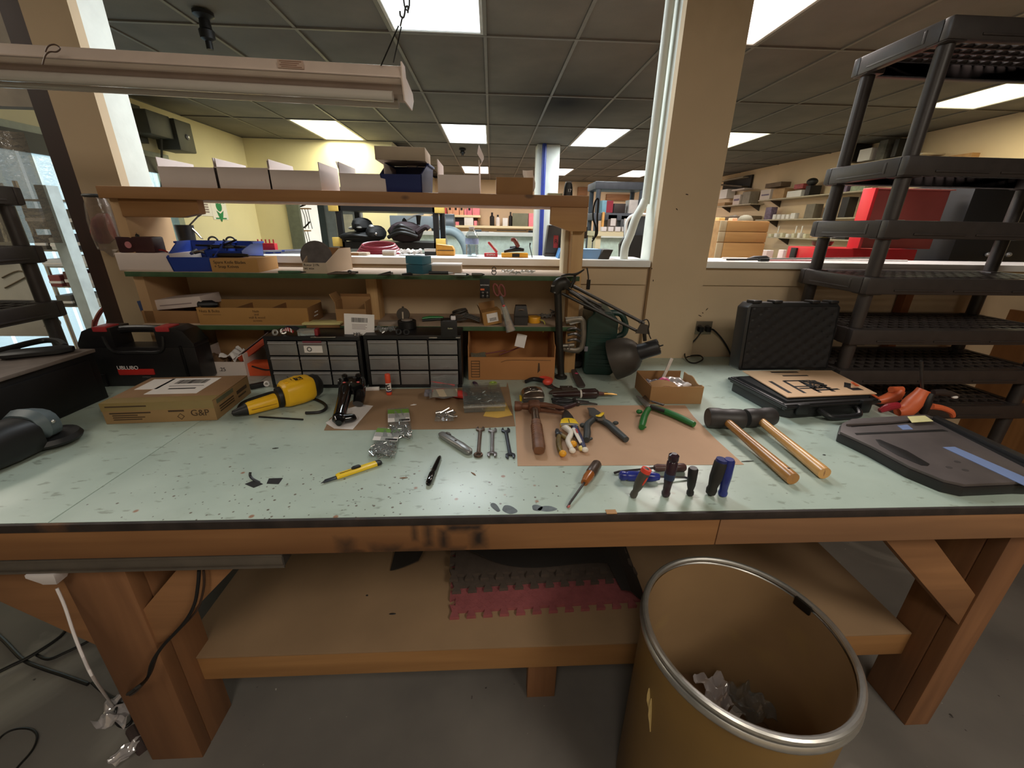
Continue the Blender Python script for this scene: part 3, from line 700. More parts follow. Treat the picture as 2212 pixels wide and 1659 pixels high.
# ================================================================== GOODS ON THE SHELF UNIT
M_card = mat('brown corrugated card', (164, 124, 80), .8, var=.06, scale=10, bmp=.1)
M_cardd = mat('darker brown card', (146, 106, 66), .8, var=.07, scale=10, bmp=.1)
M_cardw = mat('white faced card', (214, 198, 190), .75, var=.03, scale=9)
M_cardg = mat('grey tan card', (186, 168, 146), .8, var=.05, scale=10)
M_ink = mat('black marker ink', (34, 28, 24), .7)
M_inkb = mat('brown print ink', (92, 66, 40), .8)
M_paper = mat('white paper', (236, 230, 226), .8, var=.02)
M_blue = mat('blue bin plastic', (42, 66, 150), .35, var=.08, scale=8)
M_dkblu = mat('dark blue plastic', (34, 46, 100), .4, var=.08, scale=8)
def open_carton(name, label, cat, x0, x1, y0, y1, z0, hf, hs, hb, m, group=None, flaps=None, th=.003, mi=None, rz=0):
    """open box: front height hf, side height hs, back height hb"""
    t = thing(name, label, cat, ((x0+x1)/2, (y0+y1)/2, z0), rz, group); w, d = (x1-x0)/2, (y1-y0)/2; mi = mi or m
    obj('bottom', MB().box(-w, -d, 0, w, d, th), m, t)
    obj('front_panel', MB().box(-w, -d, th, w, -d+th, hf, .0006), m, t)
    obj('back_panel', MB().box(-w, d-th, th, w, d, hb, .0006), mi, t)
    for s in (-1, 1):
        obj('side_panel', MB().box(min(s*w, s*(w-th)), -d+th, th, max(s*w, s*(w-th)), d-th, hs, .0006), m, t)
    return t
YA = YF+.012
grp = 'white open boxes on the top shelf'
lbs = ['first white open box at the left end of the top shelf', 'second white open box from the left on the top shelf', 'third white open box from the left on the top shelf',
       'white open box partly behind the blue bin on the top shelf', 'white open box with a torn tall flap right of the blue bin']
for k, (xa, xb, yt, ys, yb) in enumerate(((349, 468, 362, 340, 402), (470, 582, 363, 342, 407), (585, 690, 369, 348, 412), (736, 832, 376, 350, 416), (946, 1036, 379, 344, 421))):
    q = rect(xa, yt, xb, yb, YA); hs = on_y((xa+xb)/2, ys, YA).z-Z3; hf = q[3]-Z3
    t = open_carton('open_box', lbs[k], 'box', q[0]+.001, q[1]-.001, YA, YA+.20, Z3, hf, hs, hf+.018, M_cardw, grp)
    w = (q[1]-q[0])/2
    if k == 4: obj('flap', MB().at((w+.001, -.06, hs-.01), (0, .12, .1)).grid(lambda u, v: ((.012*math.sin(4*v)), u*.10, v*.07*(1-.5*abs(u-.4))), 6, 6, .001), M_cardw, t)
    if k == 3: obj('flap', MB().at((-w-.002, -.09, hs-.02), (0, -.25, 0)).box(-.001, 0, 0, .001, .17, .022), M_cardw, t)
q = rect(1072, 384, 1152, 422, YA)
t = open_carton('open_box', 'brown open box near the right end of the top shelf', 'box', q[0], q[1], YA, YA+.17, Z3, q[3]-Z3, q[3]-Z3, q[3]-Z3, M_cardd)
p = on_y(1143, 372, YA+.12); o = obj('paper_scrap', MB().grid(lambda u, v: (u*.04+.006*math.sin(5*v), .01*math.sin(4*u), v*.075), 5, 5, .0006), M_paper); o.location = (p.x-.02, YA+.12, Z3+.02); tag(o, 'white paper sticking up out of the brown open box', 'paper')
def stack_bin(name, label, x0, x1, y0, depth, z0, h, m, rz=0, lipf=.55, group=None):
    t = thing(name, label, 'bin', ((x0+x1)/2, y0, z0), rz, group); w = (x1-x0)/2; th = .004; d = depth
    side = [(.006, 0), (d-.004, 0), (d, h), (.45*d, h), (.42*d, h*.93), (-.01, h*lipf)]
    for s in (-1, 1):
        mb = MB(); x = s*w
        vs0 = [(x-s*(.10*w*(1-p[1]/h)), p[0], p[1]) for p in side]; vs1 = [(v[0]-s*th, v[1], v[2]) for v in vs0]
        mb.rings([vs0, vs1]); obj('side_wall', mb, m, t)
    obj('bottom', MB().box(-w*.9, .006, 0, w*.9, d-.004, th), m, t)
    wf0, wf1 = w*.9, w*(.9+.1*lipf)
    obj('front_wall', MB().rings([[(-wf0, .006, 0), (wf0, .006, 0), (wf1, -.01, h*lipf), (-wf1, -.01, h*lipf)], [(-wf0, .006+th, 0), (wf0, .006+th, 0), (wf1, -.01+th, h*lipf), (-wf1, -.01+th, h*lipf)]]), m, t)
    obj('back_wall', MB().rings([[(-w*.9, d-.004-th, 0), (w*.9, d-.004-th, 0), (w, d-th, h), (-w, d-th, h)], [(-w*.9, d-.004, 0), (w*.9, d-.004, 0), (w, d, h), (-w, d, h)]]), m, t)
    rim = MB()
    for s in (-1, 1): rim.box(min(s*w, s*(w+.006)), .43*d, h-.008, max(s*w, s*(w+.006)), d, h, .001)
    rim.box(-w, d-.002, h-.008, w, d+.004, h, .001); obj('rim', rim, m, t)
    return t
q = rect(822, 345, 912, 420, YF+.006)
bb = stack_bin('storage_bin', 'blue plastic storage bin standing on the top shelf', q[0], q[1], YF+.014, .20, Z3, q[3]-Z3, M_dkblu, -.06)
o = obj('paper_tag', MB().box(-.02, 0, 0, .02, .03, .012, .002), M_wht, bb); o.location = (.0, .17, q[3]-Z3-.004)
# tan lid box lying on the blue bin
p = on_y(870, 338, YF+.10); zb = q[3]
t = thing('lid_box', 'tan cardboard lid resting across the blue bin on the top shelf', 'box', (p.x, YF+.10, zb+.0015), .03)
ql = rect(812, 320, 918, 344, YF+.05); w = (ql[1]-ql[0])/2; h = ql[3]-ql[2]+.004
for s in (-1, 1): obj('side_panel', MB().box(min(s*w, s*(w-.003)), -.055, .003, max(s*w, s*(w-.003)), .12, h, .0006), M_cardg, t)
obj('front_panel', MB().box(-w, -.058, .003, w, -.055, h, .0006), M_cardg, t); obj('back_panel', MB().box(-w, .12, .003, w, .123, h, .0006), M_cardg, t)
obj('bottom', MB().box(-w, -.058, 0, w, .123, .003), M_cardg, t)
# dark bottle, small tan block at the right end
q = rect(1219, 393, 1241, 423, YF+.02)
t = thing('cap_bottle', 'small black capped container at the right end of the top shelf', 'container', ((q[0]+q[1])/2, YF+.045, Z3)); r_ = (q[1]-q[0])/2; h = q[3]-Z3
obj('body', MB().loft([(0, r_, .014, 0, 0), (h*.55, r_*.92, .014, 0, 0), (h*.8, r_*.75, .012, 0, 0), (h, r_*.62, .010, 0, 0)], 14, 3).at() if False else MB().at((0, 0, 0), (0, R(-90), 0)).loft([(0, .014, r_, 0, 0), (h*.6, .013, r_*.92, 0, 0), (h*.85, .012, r_*.8, 0, 0), (h, .010, r_*.6, 0, 0)], 14, 3), M_blk, t, ang=60)
text('17', h*.32, M_wht, t, (0, -r_-.012, h*.36), FACE, 'marking')
obj('cap', MB().at((0, 0, 0)).box(-r_*.62, -.010, h-.004, r_*.62, .010, h+.003, .003), mat('grey cap', (120, 110, 104), .5), t)
q = rect(1184, 417, 1222, 424, YF+.05); o = obj('wood_block', MB().box(q[0], YF+.06, Z3, q[1]-.01, YF+.10, Z3+.011, .001), mat('greenish block', (176, 172, 140), .7)); tag(o, 'thin pale green block beside the black capped container', 'block')

# ---- middle shelf
q = rect(256, 548, 366, 588, YF+.012)
t = thing('white_carton', 'plain white carton at the left end of the green middle shelf', 'carton', ((q[0]+q[1])/2, YF+.012, Z2), -.05)
w = (q[1]-q[0])/2; hw = q[3]-Z2
obj('body', MB().box(-w, .002, 0, w, .17, hw, .002), M_cardw, t); obj('flap', MB().box(-w+.002, 0, .004, w-.002, .002, hw-.004, .0006), M_cardw, t)
qr = rect(258, 512, 322, 546, YF+.03)
t = thing('red_device', 'dark red boxy device standing on the plain white carton', 'device', ((qr[0]+qr[1])/2, YF+.06, Z2+hw), .1); w = (qr[1]-qr[0])/2; h = min(.075, qr[3]-Z2-hw)
M_dred = mat('dark red plastic', (56, 22, 24), .45, var=.15)
obj('body', MB().box(-w, -.03, 0, w, .04, h, .006), M_dred, t)
obj('badge', MB().at((-w*.35, -.031, h*.5), (R(90), 0, 0)).prism([(.011*math.cos(a), .011*math.sin(a)*1.1) for a in [2*math.pi*i/20 for i in range(20)]], 0, .002), mat('pink badge', (190, 120, 124), .5), t)
obj('knob', MB().at((-w*.1, 0, h)).lathe([(.010, 0), (.010, .006), (.004, .010), (.003, .022), (.001, .023)], 14), M_blk, t)
c5 = [on_y(*p_, YF+.06) for p_ in ((330, 548), (338, 541), (350, 540), (362, 546))]
cord('red_wire', 'short red wire on the white carton beside the blue bin', [(v.x, v.y, max(v.z, Z2+hw+.003)) for v in c5], .003, mat('red wire', (140, 30, 30), .4))
def parts_heap(name, label, cat, x0, x1, y0, y1, z, n, ln, r, m, seed, parent=None):
    rg = random.Random(seed); mb = MB()
    for _ in range(n):
        x, y, a_, l = rg.uniform(x0, x1), rg.uniform(y0, y1), rg.uniform(0, 6.28), ln*rg.uniform(.6, 1.2)
        t_ = rg.uniform(-.35, .35); d = V((math.cos(a_), math.sin(a_), t_))*l/2; c_ = V((x, y, z+r+rg.uniform(0, .012)+abs(d.z)))
        mb.tube([c_-d, c_+d], r, 6)
        if rg.random() < .5: mb.tube([c_+d, c_+d*1.12], r*1.9, 6)
    o = obj(name, mb, m, parent)
    if parent: o['kind'] = 'stuff'; return o
    return tag(o, label, cat, kind='stuff')
M_chr = mat('chromed steel', (190, 188, 186), .22, .95, var=.08, scale=30)
M_dms = mat('dark tool steel', (88, 84, 82), .35, .8, var=.15, scale=30)
q = rect(372, 524, 455, 590, YF+.012)
t = stack_bin('storage_bin', 'bright blue plastic bin full of metal bits on the middle shelf', q[0], q[1], YF+.016, .20, Z2, q[3]-Z2, M_blue, .16, .5)
parts_heap('drill_bits', '', '', -.06, .06, .02, .15, .015, 60, .05, .0035, M_dms, 5, t)
for k in range(3):
    parts_heap('socket', '', '', -.03+.03*k, -.02+.03*k, .05, .08, .05, 1, .05, .006, M_chr, 20+k, t)
q2 = rect(452, 524, 520, 588, YF+.07)
t = stack_bin('storage_bin', 'second blue plastic bin standing behind the handwritten carton', q2[0], q2[1], YF+.075, .16, Z2, q2[3]-Z2, M_blue, .02, .7)
t2 = parts_heap('long_tools', '', '', -.03, .03, .03, .10, q2[3]-Z2-.03, 6, .16, .004, M_blk, 7, t)
q = rect(461, 559, 548, 596, YF+.006)
t = thing('note_carton', 'small brown carton with two handwritten lines on the middle shelf', 'carton', ((q[0]+q[1])/2, YF+.008, Z2), .04); w = (q[1]-q[0])/2; h = q[3]-Z2
M_cardo = mat('orange brown card', (170, 126, 70), .8, var=.05, scale=10)
obj('body', MB().box(-w, 0, 0, w*1.10, .17, h, .002), M_cardo, t)
text('Spare Knife Blades\n+ Snap Knives', .0155, M_ink, t, (-w+.012, -.0003, h*.56), FACE, align='LEFT')
p = on_y(500, 553, YF+.05)
t = thing('dark_knife', 'long black tool lying across the handwritten carton', 'tool', (p.x, YF+.055, Z2+h+.001), .05)
obj('handle', MB().loft([(-.07, .005, .005, 0, .007), (-.04, .010, .007, 0, .008), (.03, .010, .007, 0, .008), (.06, .006, .005, 0, .007)], 10), M_blk, t)
obj('blade', MB().box(.055, -.004, .004, .12, .004, .007, .001), M_dms, t)
# carton with a slanted cut side and handwriting
q = rect(657, 568, 704, 599, YF+.004); hf = q[3]-Z2; zb = on_y(690, 535, YF+.15).z-Z2
t = thing('cut_carton', 'grey tan carton with a slanted cut side and short handwriting', 'carton', ((q[0]+q[1])/2, YF+.006, Z2)); w = (q[1]-q[0])/2
obj('front_panel', MB().box(-w, 0, 0, w, .003, hf, .0006), M_cardg, t)
sx1 = on_y(756, 560, YF+.17).x-(q[0]+q[1])/2
pr = [(0, 0), (.18, 0), (.18, zb), (.10, zb), (.0, hf)]
mb = MB(); mb.rings([[(w+(sx1-w)*p_[0]/.18, p_[0]+.003, p_[1]) for p_ in pr], [(w-.003+(sx1-w)*p_[0]/.18, p_[0]+.003, p_[1]) for p_ in pr]]); obj('side_panel', mb, M_cardg, t)
mb = MB(); mb.rings([[(-w, p_[0]+.003, p_[1]) for p_ in pr], [(-w+.003, p_[0]+.003, p_[1]) for p_ in pr]]); obj('side_panel', mb, M_cardg, t)
obj('back_panel', MB().rings([[(-w, .183, 0), (sx1, .183, 0), (sx1, .183, zb), (-w, .183, zb)], [(-w, .186, 0), (sx1, .186, 0), (sx1, .186, zb), (-w, .186, zb)]]), M_cardd, t)
obj('bottom', MB().box(-w, .003, 0, w, .18, .003), M_cardg, t)
text('Rotor 219k\nwt wax', .0125, M_ink, t, (-w+.005, -.0003, hf*.62), FACE, align='LEFT')
gm = MB().at((-w*.25, .06, .060), (R(80), 0, .25)).lathe([(.001, -.002), (.055, -.002), (.058, 0), (.055, .003), (.001, .003)], 28); o = obj('sanding_disc', gm, mat('dark abrasive', (92, 86, 84), .85, var=.2, scale=40)); o.location = t.location; tag(o, 'round dark abrasive disc standing in the cut carton', 'disc')
# small things lying on the middle shelf
def shelf_item(name, label, cat, px, py, y, z, build, rz=0, group=None):
    p = on_z(px, py, z) if y is None else on_y(px, py, y)
    t = thing(name, label, cat, (p.x, p.y, z), rz, group); build(t); return t
def pen(l, r, m, mc, cap=.3):
    def f(t):
        obj('barrel', MB().tube([(-l/2, 0, r), (l*.3, 0, r)], r, 10), m, t)
        obj('tip', MB().tube([(l*.3, 0, r), (l/2, 0, r)], [r*.9, r*.3], 10), mc, t)
    return f
M_pgrn = mat('green pen', (58, 92, 66), .4); M_silv = mat('silver plastic', (170, 170, 170), .3, .5)
shelf_item('pencil', 'green pen lying on the middle shelf left of the cut carton', 'pen', 632, 590, None, Z2, pen(.10, .0045, M_pgrn, M_blk), .10)
def fknife(t):
    obj('handle', MB().loft([(-.05, .003, .003, 0, .004), (-.02, .010, .006, 0, .008), (.03, .008, .006, 0, .007), (.05, .004, .004, 0, .005)], 10), mat('grey metal tool', (112, 100, 92), .4, .6), t)
    obj('pivot', MB().ball((.03, 0, .010), (.010, .010, .008), 10), M_dms, t); obj('jaw', MB().loft([(.035, .007, .006, .006, .008), (.06, .003, .004, .012, .008)], 8), M_dms, t)
shelf_item('pliers', 'small grey tool lying right beside the cut carton', 'pliers', 738, 594, None, Z2-.0015, fknife, .25)
def clipf(t):
    obj('body', MB().loft([(-.03, .002, .002, 0, .003), (0, .008, .006, 0, .006), (.02, .007, .008, 0, .008)], 10), M_dms, t); obj('stub', MB().box(.015, -.006, .002, .028, .006, .012, .002), mat('grey stub', (110, 106, 100), .5), t)
shelf_item('clip', 'tiny grey clip on the middle shelf under the teal box', 'clip', 833, 595, None, Z2-.001, clipf, .35)
def bladef(t):
    obj('blade', MB().prism([(-.035, -.004), (0, -.008), (.05, -.003), (.05, .003), (-.01, .004)], 0, .003), M_dms, t); obj('grip', MB().loft([(-.02, .004, .003, 0, .006), (.01, .009, .005, 0, .008), (.02, .003, .003, 0, .006)], 8), M_blk, t)
shelf_item('craft_knife', 'dark flat craft tool on the middle shelf in front of the teal box', 'tool', 880, 596, None, Z2-.0025, bladef, .1)
shelf_item('marker', 'long black and silver marker on the middle shelf', 'pen', 953, 593, None, Z2, pen(.095, .0065, M_blk, M_silv), .03)
shelf_item('marker', 'silver pen with clip lying right of the long black marker', 'pen', 998, 596, None, Z2, pen(.055, .0055, M_silv, M_blk), .0)
shelf_item('marker', 'short olive pen on the shelf edge near the hanging card', 'pen', 1033, 596, None, Z2, pen(.05, .0055, mat('olive pen', (70, 66, 48), .4), M_blk), -.02)
def wires(n, r0, m):
    def f(t):
        for k in range(n):
            obj('strand', MB().tube([(-.04+.004*k, .006*k-.01, .004), (0, .01+.006*k, .008+.003*k), (.045, .004*k, .004)], r0, 6, sm=4), m, t)
    return f
M_clr = clear('clear bag', op=.42, gl=.55)
for k, (px, py, w_) in enumerate(((1097, 590, .05), (1113, 594, .045), (1140, 591, .06))):
    p = on_z(px, py, Z2); o = obj('clear_bag', crumple(w_, .035, .004, 9, 12, 10, seed=40+k), M_clr); o.location = (p.x, p.y, Z2+.001)
    tag(o, ('first', 'second', 'third')[k]+' small clear plastic bag from the left on the middle shelf near the lamp', 'plastic bag')
q = rect(874, 557, 932, 590, YF+.03)
t = thing('teal_box', 'teal blue hinged box standing on the middle shelf', 'box', ((q[0]+q[1])/2, YF+.05, Z2), -.5); h = q[3]-Z2+.006
obj('body', MB().box(-.040, -.030, 0, .040, .030, h*.52, .002), mat('teal plastic', (48, 96, 112), .4, var=.08), t)
obj('lid', MB().box(-.040, -.030, h*.54, .040, .030, h, .002), mat('teal plastic lid', (62, 120, 140), .4, var=.06), t)
q = rect(932, 571, 996, 589, YF+.08)
t = thing('flat_carton', 'flat tan carton with white top beside the teal box', 'carton', ((q[0]+q[1])/2, YF+.10, Z2), .02); w = (q[1]-q[0])/2; h = q[3]-Z2
obj('body', MB().box(-w, -.03, 0, w, .06, h-.002, .001), M_cardg, t); obj('lid', MB().box(-w-.001, -.031, h-.006, w+.001, .061, h, .001), M_paper, t)

# ---- low shelf
q = rect(314, 672, 432, 702, YF+.03)
t = open_carton('open_box', 'long low brown box at the left end of the lower shelf', 'box', q[0], q[1]-.002, YF+.03, YF+.20, Z1, q[3]-Z1, q[3]-Z1, q[3]-Z1, M_cardd)
pz = q[3]
t = thing('blue_white_box', 'tilted blue and white box lying on the low brown box', 'box', ((q[0]+q[1])/2-.02, YF+.05, pz+.001), rot=(0, -.10, -.04))
obj('body', MB().box(-.05, 0, .002, .14, .12, .042, .002), M_cardw, t); obj('sleeve', MB().box(-.115, -.001, .0, -.05, .121, .044, .002), mat('slate blue card', (58, 72, 112), .7, var=.05), t)
obj('print', MB().box(-.03, -.0008, .016, .10, 0, .020), mat('grey print', (150, 132, 130), .8), t)
o = obj('dark_bottle', MB().at((0, 0, 0), (0, R(90), 0)).lathe([(.012, 0), (.018, .006), (.018, .05), (.010, .062), (.010, .07)], 16), M_blk); o.location = (q[1]-.015, YF+.05, pz+.02); o.rotation_euler = (0, 0, .3); tag(o, 'dark rounded bottle at the end of the blue and white box', 'bottle')
q = rect(434, 666, 662, 703, YF+.012)
t = thing('divided_tray', 'long brown cardboard tray with three open compartments on the lower shelf', 'tray', ((q[0]+q[1])/2, YF+.012, Z1), .012); w = (q[1]-q[0])/2; h = q[3]-Z1; D = .15
sk = .045
obj('front_panel', MB().box(-w, 0, 0, w, .003, h, .0006), M_cardo, t); 
obj('back_panel', MB().rings([[(-w, D, 0), (w, D, 0), (w, D, h+.008), (-w, D, h+.008)], [(-w, D+.003, 0), (w, D+.003, 0), (w, D+.003, h+.008), (-w, D+.003, h+.008)]]), M_cardo, t)
obj('bottom', MB().box(-w, .003, 0, w, D, .003), M_cardd, t)
for f in (-1, -.36, .30, 1):
    obj('side_panel' if abs(f) == 1 else 'divider', MB().box(f*w-.0015, .003, .003, f*w+.0015, D, h*(1 if abs(f) == 1 else .94), .0005), M_cardd, t)
text('Nuts & Bolts', .015, M_inkb, t, (-w*.96, -.0003, h*.80), FACE, align='LEFT')
obj('underline', MB().box(-w*.90, -.0004, h*.58, -w*.58, 0, h*.60), M_inkb, t)
text('Nails\nand\nwall & wood\nscrews', .0125, M_inkb, t, (w*.06, -.0003, h*.52), FACE)
obj('print', MB().at((w+.002, .075, h*.45), (0, 0, 0)).box(-.0005, -.02, -.008, .0005, .02, -.004).box(-.0005, -.01, .006, .0005, .025, .010), M_paper, t)
# tall opened carton with the address card leaning on it
q = rect(735, 645, 792, 706, YF+.06)
t = open_carton('open_box', 'tall opened brown carton in front of the middle post', 'box', q[0], q[1], YF+.03, YF+.115, Z1, .062, .09, q[3]-Z1, M_card)
w = (q[1]-q[0])/2
obj('flap', MB().at((-w, -.04, .09), (0, -.5, 0)).box(-.0015, 0, 0, .0015, .08, .035, .0005), M_card, t)
obj('flap', MB().at((0, .0425, q[3]-Z1), (.35, 0, 0)).box(-w, -.0015, -.01, w, .0015, .012, .0005), M_cardd, t)

# ================================================================== DRAWER CABINETS
M_cabf = mat('black cabinet plastic', (26, 25, 27), .4, var=.1)
M_drw = clear('smoky drawer plastic', tint=(170, 170, 170), op=.66, rough=.28, body=(150, 147, 146), gl=.2)
M_lipw = mat('drawer lip', (150, 147, 146), .35, var=.05)
def drawer_cab(label, pl, pr, ztop_px, seed):
    a, b = on_z(*pl, ZB), on_z(*pr, ZB); d = b-a; w = d.length; rz = math.atan2(d.y, d.x)
    h = zat(ztop_px[0], ztop_px[1], (a+b)/2)-ZB; D = .15
    t = thing('drawer_cabinet', label, 'cabinet', (a.x, a.y, ZB), rz, 'small parts drawer cabinets')
    fr = MB(); fr.box(0, 0, 0, w, D, .012, .002).box(0, 0, h-.016, w, D, h, .002).box(0, 0, .012, .012, D, h-.016, .002).box(w-.012, 0, .012, w, D, h-.016, .002).box(.012, D-.006, .012, w-.012, D, h-.016)
    obj('frame', fr, M_cabf, t)
    cw, chh = (w-.024)/3, (h-.028)/3
    sh = MB()
    for k in (1, 2): sh.box(.012, .004, .012+chh*k-.0015, w-.012, D-.006, .012+chh*k+.0015).box(.012+cw*k-.0015, .004, .012, .012+cw*k+.0015, D-.006, h-.016)
    obj('grid', sh, M_cabf, t)
    rg = random.Random(seed)
    for r_ in range(3):
        for c_ in range(3):
            x, z = .012+cw*c_+.003, .012+chh*r_+.003; ww, hh = cw-.006, chh-.006
            dx = obj('drawer', MB().box(0, -.003, 0, ww, 0, hh, .001), M_drw, t); dx.location = (x, 0, z)
            obj('pull_lip', MB().box(.002, -.010, hh-.009, ww-.002, -.003, hh-.005, .001), M_lipw, dx)
            q = parts_heap('contents', '', '', .012, ww-.012, .010, .05, .002, 26, .022, .0022, [M_chr, M_dms, M_silv][rg.randrange(3)], rg.randrange(999), dx)
    return t, w, h
cA, wA, hA = drawer_cab('left black nine-drawer parts cabinet with a label in the top row', (590, 838), (790, 838), (680, 726), 1)
cB, wB, hB = drawer_cab('right black nine-drawer parts cabinet beside the open brown box', (797, 838), (999, 837), (900, 724), 2)
o = obj('label_card', MB().box(wA*.41, -.0046, hA*.70, wA*.60, -.0036, hA*.83), M_paper, cA)
obj('print', MB().box(wA*.405, -.0048, hA*.85, wA*.60, -.0038, hA*.92), mat('maroon print', (120, 60, 70), .6), o)
obj('ring_mark', MB().at((wA*.465, -.0047, hA*.765), (R(90), 0, 0)).tube([(.0075*math.cos(a), .0075*math.sin(a), 0) for a in [2*math.pi*i/20 for i in range(20)]], .0022, 6, closed=True, flat=.15), mat('grey print mark', (110, 108, 108), .5), o)
def onA(px, py, cab, h): return on_z(px, py, ZB+h)
# clutter on the left cabinet
p = onA(612, 722, cA, hA)
fl = thing('flag_cloth', 'crumpled red white striped flag cloth on the left drawer cabinet', 'flag', (p.x+.01, p.y, ZB+hA+.001))
def flag(u, v): return (u*.075-.02, -.01+.04*v, .004+.026*math.sin(u*3.1)*(1-.4*v)+.004*math.sin(14*v))
mb = MB().grid(flag, 14, 10, .0006); obj('cloth', mb, mat('dark navy cloth', (28, 26, 38), .8), fl)
def stripem():
    m, nt, bs = _nodes('striped cloth'); co = N(nt, 'ShaderNodeTexCoord').outputs['Object']; sx = N(nt, 'ShaderNodeSeparateXYZ'); nt.links.new(co, sx.inputs[0])
    f = mth(nt, 'GREATER_THAN', mth(nt, 'FRACT', mth(nt, 'MULTIPLY', mth(nt, 'ADD', sx.outputs[0], mth(nt, 'MULTIPLY', sx.outputs[2], .5)), 130)), .5)
    nt.links.new(mixc(nt, f, lin((226, 214, 210)), lin((170, 44, 48))), bs.inputs['Base Color']); bs.inputs['Roughness'].default_value = .8; return m
obj('stripes', MB().grid(lambda u, v: (u*.045-.012, -.014+.012*v, .002+.022*math.sin(u*2.4+.4)*(.6+.5*v)), 14, 6, .0006), stripem(), fl)
p = onA(690, 712, cA, hA)
t = thing('plastic_sleeve', 'pale yellow plastic sleeve on the left drawer cabinet', 'sleeve', (p.x, p.y+.05, ZB+hA+.001), .04)
obj('sheet', MB().box(-.075, -.03, .012, .075, .04, .020, .003), mat('pale yellow plastic', (226, 214, 148), .3, var=.06), t); obj('base', MB().box(-.06, -.025, 0, .07, .04, .012, .001), M_cardd, t)
p = onA(664, 726, cA, hA)
t = thing('red_capped_box', 'clear small box with red end on the left drawer cabinet', 'box', (p.x, p.y+.012, ZB+hA+.0005), .12); obj('body', MB().box(-.035, -.012, 0, .025, .02, .022, .002), M_clr, t); obj('end', MB().box(.025, -.012, 0, .037, .02, .024, .002), mat('dark red end', (140, 38, 44), .5), t)
p = onA(592, 727, cA, hA)
for k, (dx, dy, dz, rr) in enumerate(((0, .012, 0, .012), (.022, .03, 0, .012))):
    o = obj('steel_washer', MB().at((0, 0, .0125), (R(70), 0, .3*k)).tube([(rr*.7*math.cos(a), rr*.7*math.sin(a), 0) for a in [2*math.pi*i/20 for i in range(20)]], .004, 8, closed=True, flat=.6), M_steel); o.location = (p.x+dx, p.y+dy, ZB+hA); tag(o, ('front shiny steel ring on the left corner of the left cabinet', 'pale steel ring standing behind the front shiny ring')[k], 'ring')
p = onA(700, 730, cA, hA); o = obj('metal_strip', MB().box(-.05, -.003, 0, .04, .003, .003, .001), M_chr); o.location = (p.x, p.y+.006, ZB+hA); o.rotation_euler = (0, 0, .04); tag(o, 'thin bright metal strip on the front edge of the left cabinet', 'strip')
# address card leaning at the tall carton, standing on the cabinet
a = onA(742, 724, cA, hA); 
t = thing('address_card', 'white shipping card with bar code leaning over the left cabinet', 'card', (a.x, a.y+.012, ZB+hA+.001), rot=(-.16, .06, .10))
wc = .110; hc = .078
obj('sheet', MB().box(0, 0, 0, wc, .0012, hc), M_paper, t)
bc = MB(); rg = random.Random(3); x = .026
while x < .085: 
    w_ = rg.choice((.0007, .0012, .002)); bc.box(x, -.0004, hc*.60, x+w_, 0, hc*.82); x += w_+rg.choice((.0008, .0014))
o = obj('bar_code', bc, M_ink, t); o['kind'] = 'stuff'
for k in range(4): obj('print_line', MB().box(.028, -.0003, hc*(.48-.07*k), .028+.055-.006*(k % 2), 0, hc*(.48-.07*k)+.0018), mat('grey print', (150, 132, 130), .8), t)
rg = random.Random(5)
p = onA(770, 728, cA, hA); o = parts_heap('shiny_screws', 'little heap of shiny screws at the right front corner of the left cabinet', 'screws', -.02, .025, -.004, .006, 0, 10, .012, .002, M_chr, 4); o.location = (p.x, p.y+.008, ZB+hA)
# clutter on the right cabinet
p = onA(828, 722, cB, hB)
o = obj('parts_bag', crumple(.075, .05, .006, 10, 16, 14, seed=15), M_film); o.location = (p.x, p.y+.03, ZB+hB+.001); tag(o, 'crinkled clear bag on the left front of the right cabinet', 'plastic bag')
p = onA(836, 704, cB, hB); o = obj('flat_packet', MB().box(-.04, -.02, 0, .04, .02, .016, .003), mat('greyish packet', (150, 136, 122), .6)); o.location = (p.x+.003, p.y+.02, ZB+hB); o.rotation_euler = (0, 0, .08); tag(o, 'grey flat packet behind the crinkled clear bag on the right cabinet', 'packet')
p = onA(872, 716, cB, hB)
t = thing('tape_roll', 'black tape reel with silver top on the right cabinet', 'tape roll', (p.x+.004, p.y+.055, ZB+hB+.0005))
obj('roll', MB().lathe([(.016, 0), (.034, 0), (.036, .002), (.036, .030), (.034, .032), (.016, .032)], 32), M_blk, t)
obj('core', MB().lathe([(.014, .001), (.0155, .001), (.0155, .035), (.014, .035)], 24), mat('grey core', (150, 136, 124), .5), t)
obj('label', MB().lathe([(.001, .0325), (.022, .0325), (.022, .0335), (.001, .0335)], 24), M_silv, t)
p = on_y(875, 676, YF+.14)
t = thing('round_gauge', 'dark round disc with a white bar standing behind the tape reel', 'disc', (p.x, YF+.10, Z1))
obj('disc', MB().at((0, 0, .028), (R(78), 0, 0)).lathe([(.001, -.006), (.027, -.006), (.028, 0), (.027, .006), (.001, .006)], 28), mat('dark olive disc', (66, 56, 44), .5), t)
obj('bar', MB().at((0, -.009, .024), (R(-10), 0, 0)).box(-.003, -.002, -.016, .003, .001, .016), mat('pale bar', (196, 180, 156), .6), t)
obj('tab', MB().at((0, .004, .055)).box(-.004, -.003, -.004, .004, .003, .006, .001), mat('dark olive disc', (66, 56, 44), .5), t)
p = onA(868, 727, cB, hB)
t = thing('cable_grommets', 'pair of small black rubber rings on the right cabinet front', 'rubber rings', (p.x, p.y+.018, ZB+hB+.0005))
for s in (-1, 1): obj('ring', MB().at((s*.014, 0, .012), (R(70), 0, .2*s)).tube([(.009*math.cos(a), .009*math.sin(a), 0) for a in [2*math.pi*i/18 for i in range(18)]], .004, 8, closed=True), M_blk, t)
p = onA(969, 730, cB, hB); hk = zat(968, 693, V((p.x, p.y+.01, 0)))-ZB-hB
